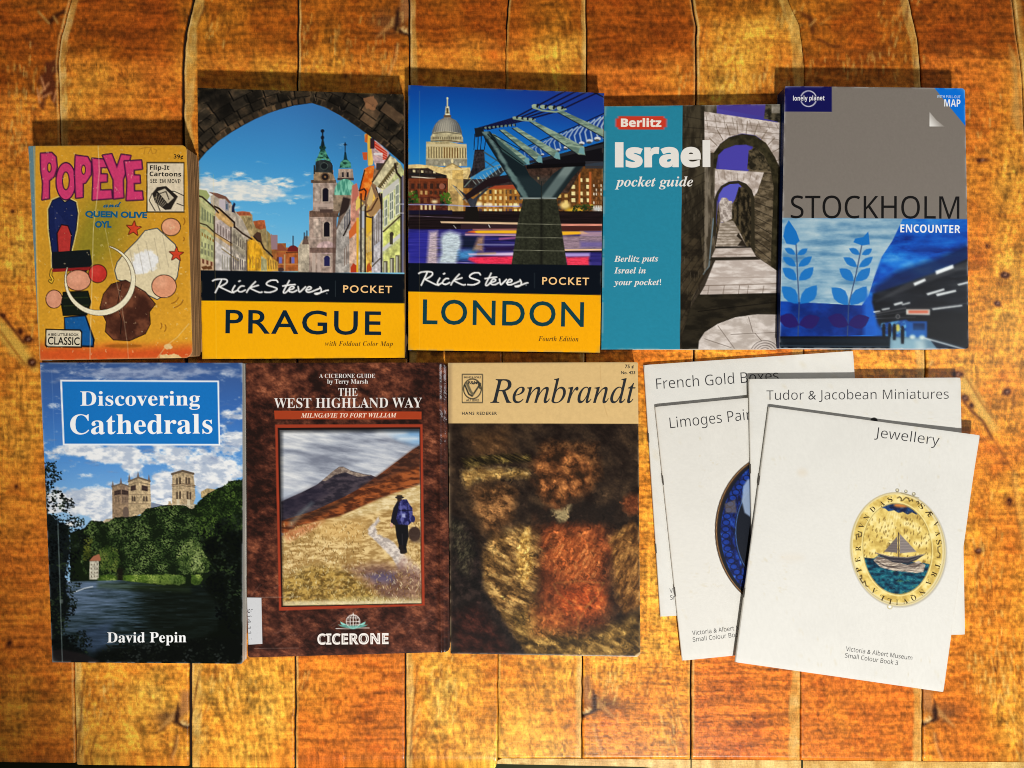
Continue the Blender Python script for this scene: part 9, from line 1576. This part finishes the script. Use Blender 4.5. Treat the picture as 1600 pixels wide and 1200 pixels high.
# walking guide in a plastic jacket
def jacket(x, y):
    t = (x - (385 + (y - 566) * .008)) / 313.
    return .0009 + .00075 * np.exp(-((t - .962) / .010) ** 2) + .00012 * (fbm(x + .6 * y, y - .6 * x, 34, oct=3, seed=3) - .5) * 2 - .0006 * sstep(.978, 1.0, t) - .0003 * sstep(1012, 1028, y)
b = Book('walking_guide', [(385, 567), (698, 566.5), (703, 1018), (388, 1027)], 0, .0098, 'brown leather-look walking guide in a shiny plastic jacket with a library label', 'book', G1, 1.0, jacket, round_px=(4, 9, 8, 4), cov_t=.001)
b.cover(paint_hillwalk(), printed('jacketed_print', .28, .8, .06, .06, 1100, var=.05, wrinkle=.35), FINE, FINE, (60, 36, 28))
body(b, (190, 170, 140), (50, 28, 22), (60, 34, 26), 12, (1.5, 1.5, 3.5, 1.5), seed=10)
v = (370, 555, .4042); wh = (238, 234, 230)
letter(b, 'author_line', 'A CICERONE GUIDE', 'sb', v, (320, 88), (536, 88), 16, wh, -.008)
letter(b, 'author_line', 'by Terry Marsh', 'sb', v, (351, 110), (508, 110), 17, wh, -.006)
letter(b, 'title', 'THE', 'sb', v, (394, 158), (468, 158), 31, wh, -.008)
letter(b, 'title', 'WEST HIGHLAND WAY', 'sb', v, (146, 204), (717, 202), 38, wh, -.006)
letter(b, 'subtitle', 'MILNGAVIE TO FORT WILLIAM', 'sbi', v, (250, 241), (619, 240), 17, (250, 222, 200), 0)
v = (370, 900, .21875)
letter(b, 'publisher_name', 'CICERONE', 'ssb', v, (579, 484), (1086, 480), 74, (240, 234, 228), .022)
letter(b, 'publisher_inline', 'CICERONE', 'ssb', v, (592, 478), (1076, 474), 62, (70, 42, 34), -.056, dz=.00008)
P = np.array([(78, 150), (180, 151), (187, 480), (88, 486)], float) * .21875 + np.array((370, 900))
lv = np.concatenate([b.loc(P[:, 0], P[:, 1], .00006), b.loc(P[:, 0], P[:, 1], .00018)])
lb_ = mesh_obj('library_label', lv, [(7, 6, 5, 4), (0, 1, 5, 4), (1, 2, 6, 5), (2, 3, 7, 6), (3, 0, 4, 7)], plain('label_paper', (206, 208, 212), .4, coat=.5), b.root)
letter(b, 'shelf_mark', 'ML', 'ssb', v, (108, 234), (108, 286), 32, (40, 40, 44), -.01, dz=.00022, parent=lb_)
letter(b, 'shelf_mark', '914.115', 'ss', v, (80, 232), (90, 452), 20, (70, 70, 74), .0, dz=.00022, parent=lb_)

# art paperback
b = Book('art_book', [(700, 567), (996.5, 566), (1000.6, 1026), (704, 1021)], 0, .0088, 'old art paperback with a cream title band over a dark brown oil painting', 'book', G1, 1.0, waves(.0001, .00022, 50, 70, 2), round_px=(0, 2, 7, 0))
b.cover(paint_darkpainting(), printed('matt_print', .32, .0, .3, .22, 900, var=.06), FINE, FINE, (200, 180, 140))
body(b, (206, 176, 126), (96, 80, 64), (190, 160, 110), 12, (1.5, 1.2, 1.2, 1.2), seed=11)
v = (690, 555, .4044); ik = (40, 44, 48)
letter(b, 'title', 'Rembrandt', 'si', v, (188, 184), (749, 184), 91, ik, .002)
letter(b, 'price', '75 ¢', 'g', v, (708, 50), (742, 50), 13, ik, .02); letter(b, 'price', 'No. 423', 'g', v, (693, 73), (748, 73), 11, ik, .02)
letter(b, 'author_name', 'HANS REDEKER', 'g', v, (79, 230), (214, 230), 11, ik, .02, 1.2)
letter(b, 'emblem_word', 'BARNES & NOBLE', 'g', v, (86, 89), (152, 89), 7, ik, .02); letter(b, 'emblem_word', 'ART SERIES', 'g', v, (95, 178), (145, 178), 9, ik, .02); letter(b, 'emblem_word', 'B&N', 'g', v, (103, 112), (137, 112), 12, ik, .02)

# ---------------------------------------------------------------- four white stapled booklets
G2 = 'white museum booklets fanned on the table'
va = (990, 540, .46667); ink = (52, 52, 54)
def vq(*p): return [(990 + x * .46667, 540 + y * .46667) for x, y in p]
BT = .0016
def plain_art(x0, y0, x1, y1, seed, col=(223, 222, 216)):
    A = Art(x0, y0, x1, y1, col); paper_wear(A, seed); return A
def booklet(quad, z0, label, art, us, vs, seed, warp=None, staples=(.27, .71)):
    b = Book('museum_booklet', quad, z0, BT, label, 'booklet', G2, 1.0, warp, round_px=1.5, cov_t=.00022)
    b.cover(art, printed('white_card', .4, .0, .3, .2, 1600, var=.025), us, vs, (214, 210, 200), dense=False)
    b.slab('page_block', page_mat('white_pages', (220, 216, 206), b.gain), .0004, BT - .00026, (.6, .8, 1.0, .8), 5, .3, seed)
    b.slab('back_cover', plain('white_back', (206, 202, 192), .5), 0, .00035, (0, 0, 0, 0))
    # folded spine: a rounded strip of card along the left edge, with two wire staples over it
    a, d = b.q[0], b.q[3]; V = []; F = []; n = 2; zt = b.z0 + b.h
    for (t) in (0, 1):
        p = a * (1 - t) + d * t
        for k in range(7):
            th = math.pi * k / 6 - math.pi / 2
            x = p[0] - math.cos(th) * 1.3; z = BT / 2 + math.sin(th) * (BT / 2 - .00012)
            V.append((wx(x, zt) - b.base[0], wy(p[1], zt) - b.base[1], z))
    for k in range(6): F.append((k, k + 1, k + 8, k + 7))
    mesh_obj('spine', V, F, plain('white_fold', (222, 218, 208), .5), b.root, smooth=True)
    for t in staples:
        V = []; F = []
        for s_ in (0, 1):
            p = a * (1 - t) + d * t + (d - a) / np.linalg.norm(d - a) * (s_ * 15)
            for (ox, oz) in ((-1.9, .0006), (-1.9, .0011), (-1.0, .00135), (.1, .0015), (.1, .0009)):
                V.append((wx(p[0] + ox, zt) - b.base[0], wy(p[1], zt) - b.base[1], oz))
        for k in range(4): F.append((k, k + 1, k + 6, k + 5))
        F += [(0, 1, 2, 3, 4), (9, 8, 7, 6, 5)]
        mesh_obj('staple', V, F, plain('staple_wire', (92, 88, 82), .35), b.root)
    return b

P = vq((36, 65), (735, 18), (791, 861), (92, 908))
b = booklet(P, 0, 'white booklet at the bottom of the fan, titled about gold boxes', plain_art(1000, 530, 1370, 980, 2), [(1, 8)], [(1, 8)], 1)
letter(b, 'title', 'French Gold Boxes', 'ss', va, (77, 146), (486, 117), 36, ink, -.009)
letter(b, 'series_line', 'Victoria & Albert Museum', 'ss', va, (121, 828), (342, 813), 15, ink, -.004); letter(b, 'series_line', 'Small Colour Book', 'ss', va, (123, 851), (284, 840), 15, ink, -.004)

P = vq((74, 205), (771, 137), (862, 987), (165, 1055))
b = booklet(P, BT + .0001, 'white booklet on the left with part of a dark blue round plate showing', paint_plate(), [(.16, 4), (.56, 1), (1, 8)], [(.2, 4), (.8, 1), (1, 6)], 2)
letter(b, 'title', 'Limoges Painted Enamels', 'ss', va, (123, 277), (665, 218), 36, ink, -.009)
letter(b, 'series_line', 'Victoria & Albert Museum', 'ss', va, (197, 970), (418, 944), 15, ink, -.004); letter(b, 'series_line', 'Small Colour Book', 'ss', va, (199, 992), (362, 973), 15, ink, -.004)

P = vq((388, 112), (1095, 107), (1110, 968), (403, 973))
A = plain_art(1160, 580, 1520, 1010, 3)
A.view(*va); A.ell(805, 252, 12, 11, (24, 20, 18), 1, .6)
A.leaves([(386, 110), (400, 110), (412, 500), (396, 980)], 60, .9, [(196, 176, 140), (214, 200, 170)], a=.4, seed=4)
b = booklet(P, 2 * BT + .0002, 'white booklet lying straight, titled about miniatures, third of the fan', A, [(.55, 6), (.64, 1), (1, 6)], [(.12, 6), (.2, 1), (1, 8)], 3, staples=(.33, .8))
letter(b, 'title', 'Tudor & Jacobean Miniatures', 'ss', va, (445, 182), (1055, 178), 32, ink, -.009)

P = vq((455, 205), (1156, 300), (1037, 1160), (342, 1060))
A = paint_medallion()
A.view(*va); A.leaves([(450, 205), (490, 215), (430, 560), (350, 1060), (342, 1050)], 130, .8, [(206, 184, 140), (222, 210, 184)], a=.35, seed=5)
A.ell(565, 425, 16, 12, (218, 206, 186), .5, 4); A.ell(530, 710, 40, 14, (222, 214, 200), .4, 5)
b = booklet(P, 3 * BT + .0003, 'white booklet on top of the fan with a gold oval medallion picture', A, [(.40, 3), (.93, 1), (1, 3)], [(.22, 4), (.72, 1), (1, 5)], 4,
            warp=lambda x, y: .0012 * sstep(1380, 1560, x) * sstep(760, 640, y) + .0002 + .0002 * np.sin(x / 120))
letter(b, 'title', 'Jewellery', 'ss', va, (806, 306), (1020, 334), 34, ink, -.009)
letter(b, 'series_line', 'Victoria & Albert Museum', 'ss', va, (710, 1022), (932, 1053), 15, ink, -.004); letter(b, 'series_line', 'Small Colour Book 3', 'ss', va, (707, 1044), (884, 1070), 15, ink, -.004)
vm = (1320, 750, .17497)
for (c, x, y) in (('P', 125, 800), ('E', 117, 712), ('R', 120, 612), ('V', 150, 410), ('N', 195, 335), ('D', 250, 262), ('A', 332, 212), ('S', 403, 175), ('S', 685, 235), ('Æ', 752, 297), ('V', 812, 395), ('A', 830, 478), ('S', 838, 555), ('T', 826, 765), ('R', 796, 842), ('A', 750, 915), ('N', 690, 1002), ('Q', 614, 1052), ('V', 540, 1080), ('I', 466, 1090), ('L', 398, 1080), ('L', 330, 1050), ('A', 262, 990)):
    nx_, ny_ = (x - 470) / 400 ** 2, (y - 612) / 490 ** 2; L_ = math.hypot(nx_, ny_); nx_, ny_ = nx_ / L_, ny_ / L_
    ex, ey = -ny_, nx_; hw = 22 if c not in 'IÆ' else (8 if c == 'I' else 30)
    cx, cy = x - nx_ * 22, y - ny_ * 22
    letter(b, 'engraved_letter', c, 'sb' if c != 'Æ' else 'g', vm, (cx - ex * hw, cy - ey * hw), (cx + ex * hw, cy + ey * hw), 46, (74, 58, 28), -.004 if c != 'Æ' else .02)
text_batch()
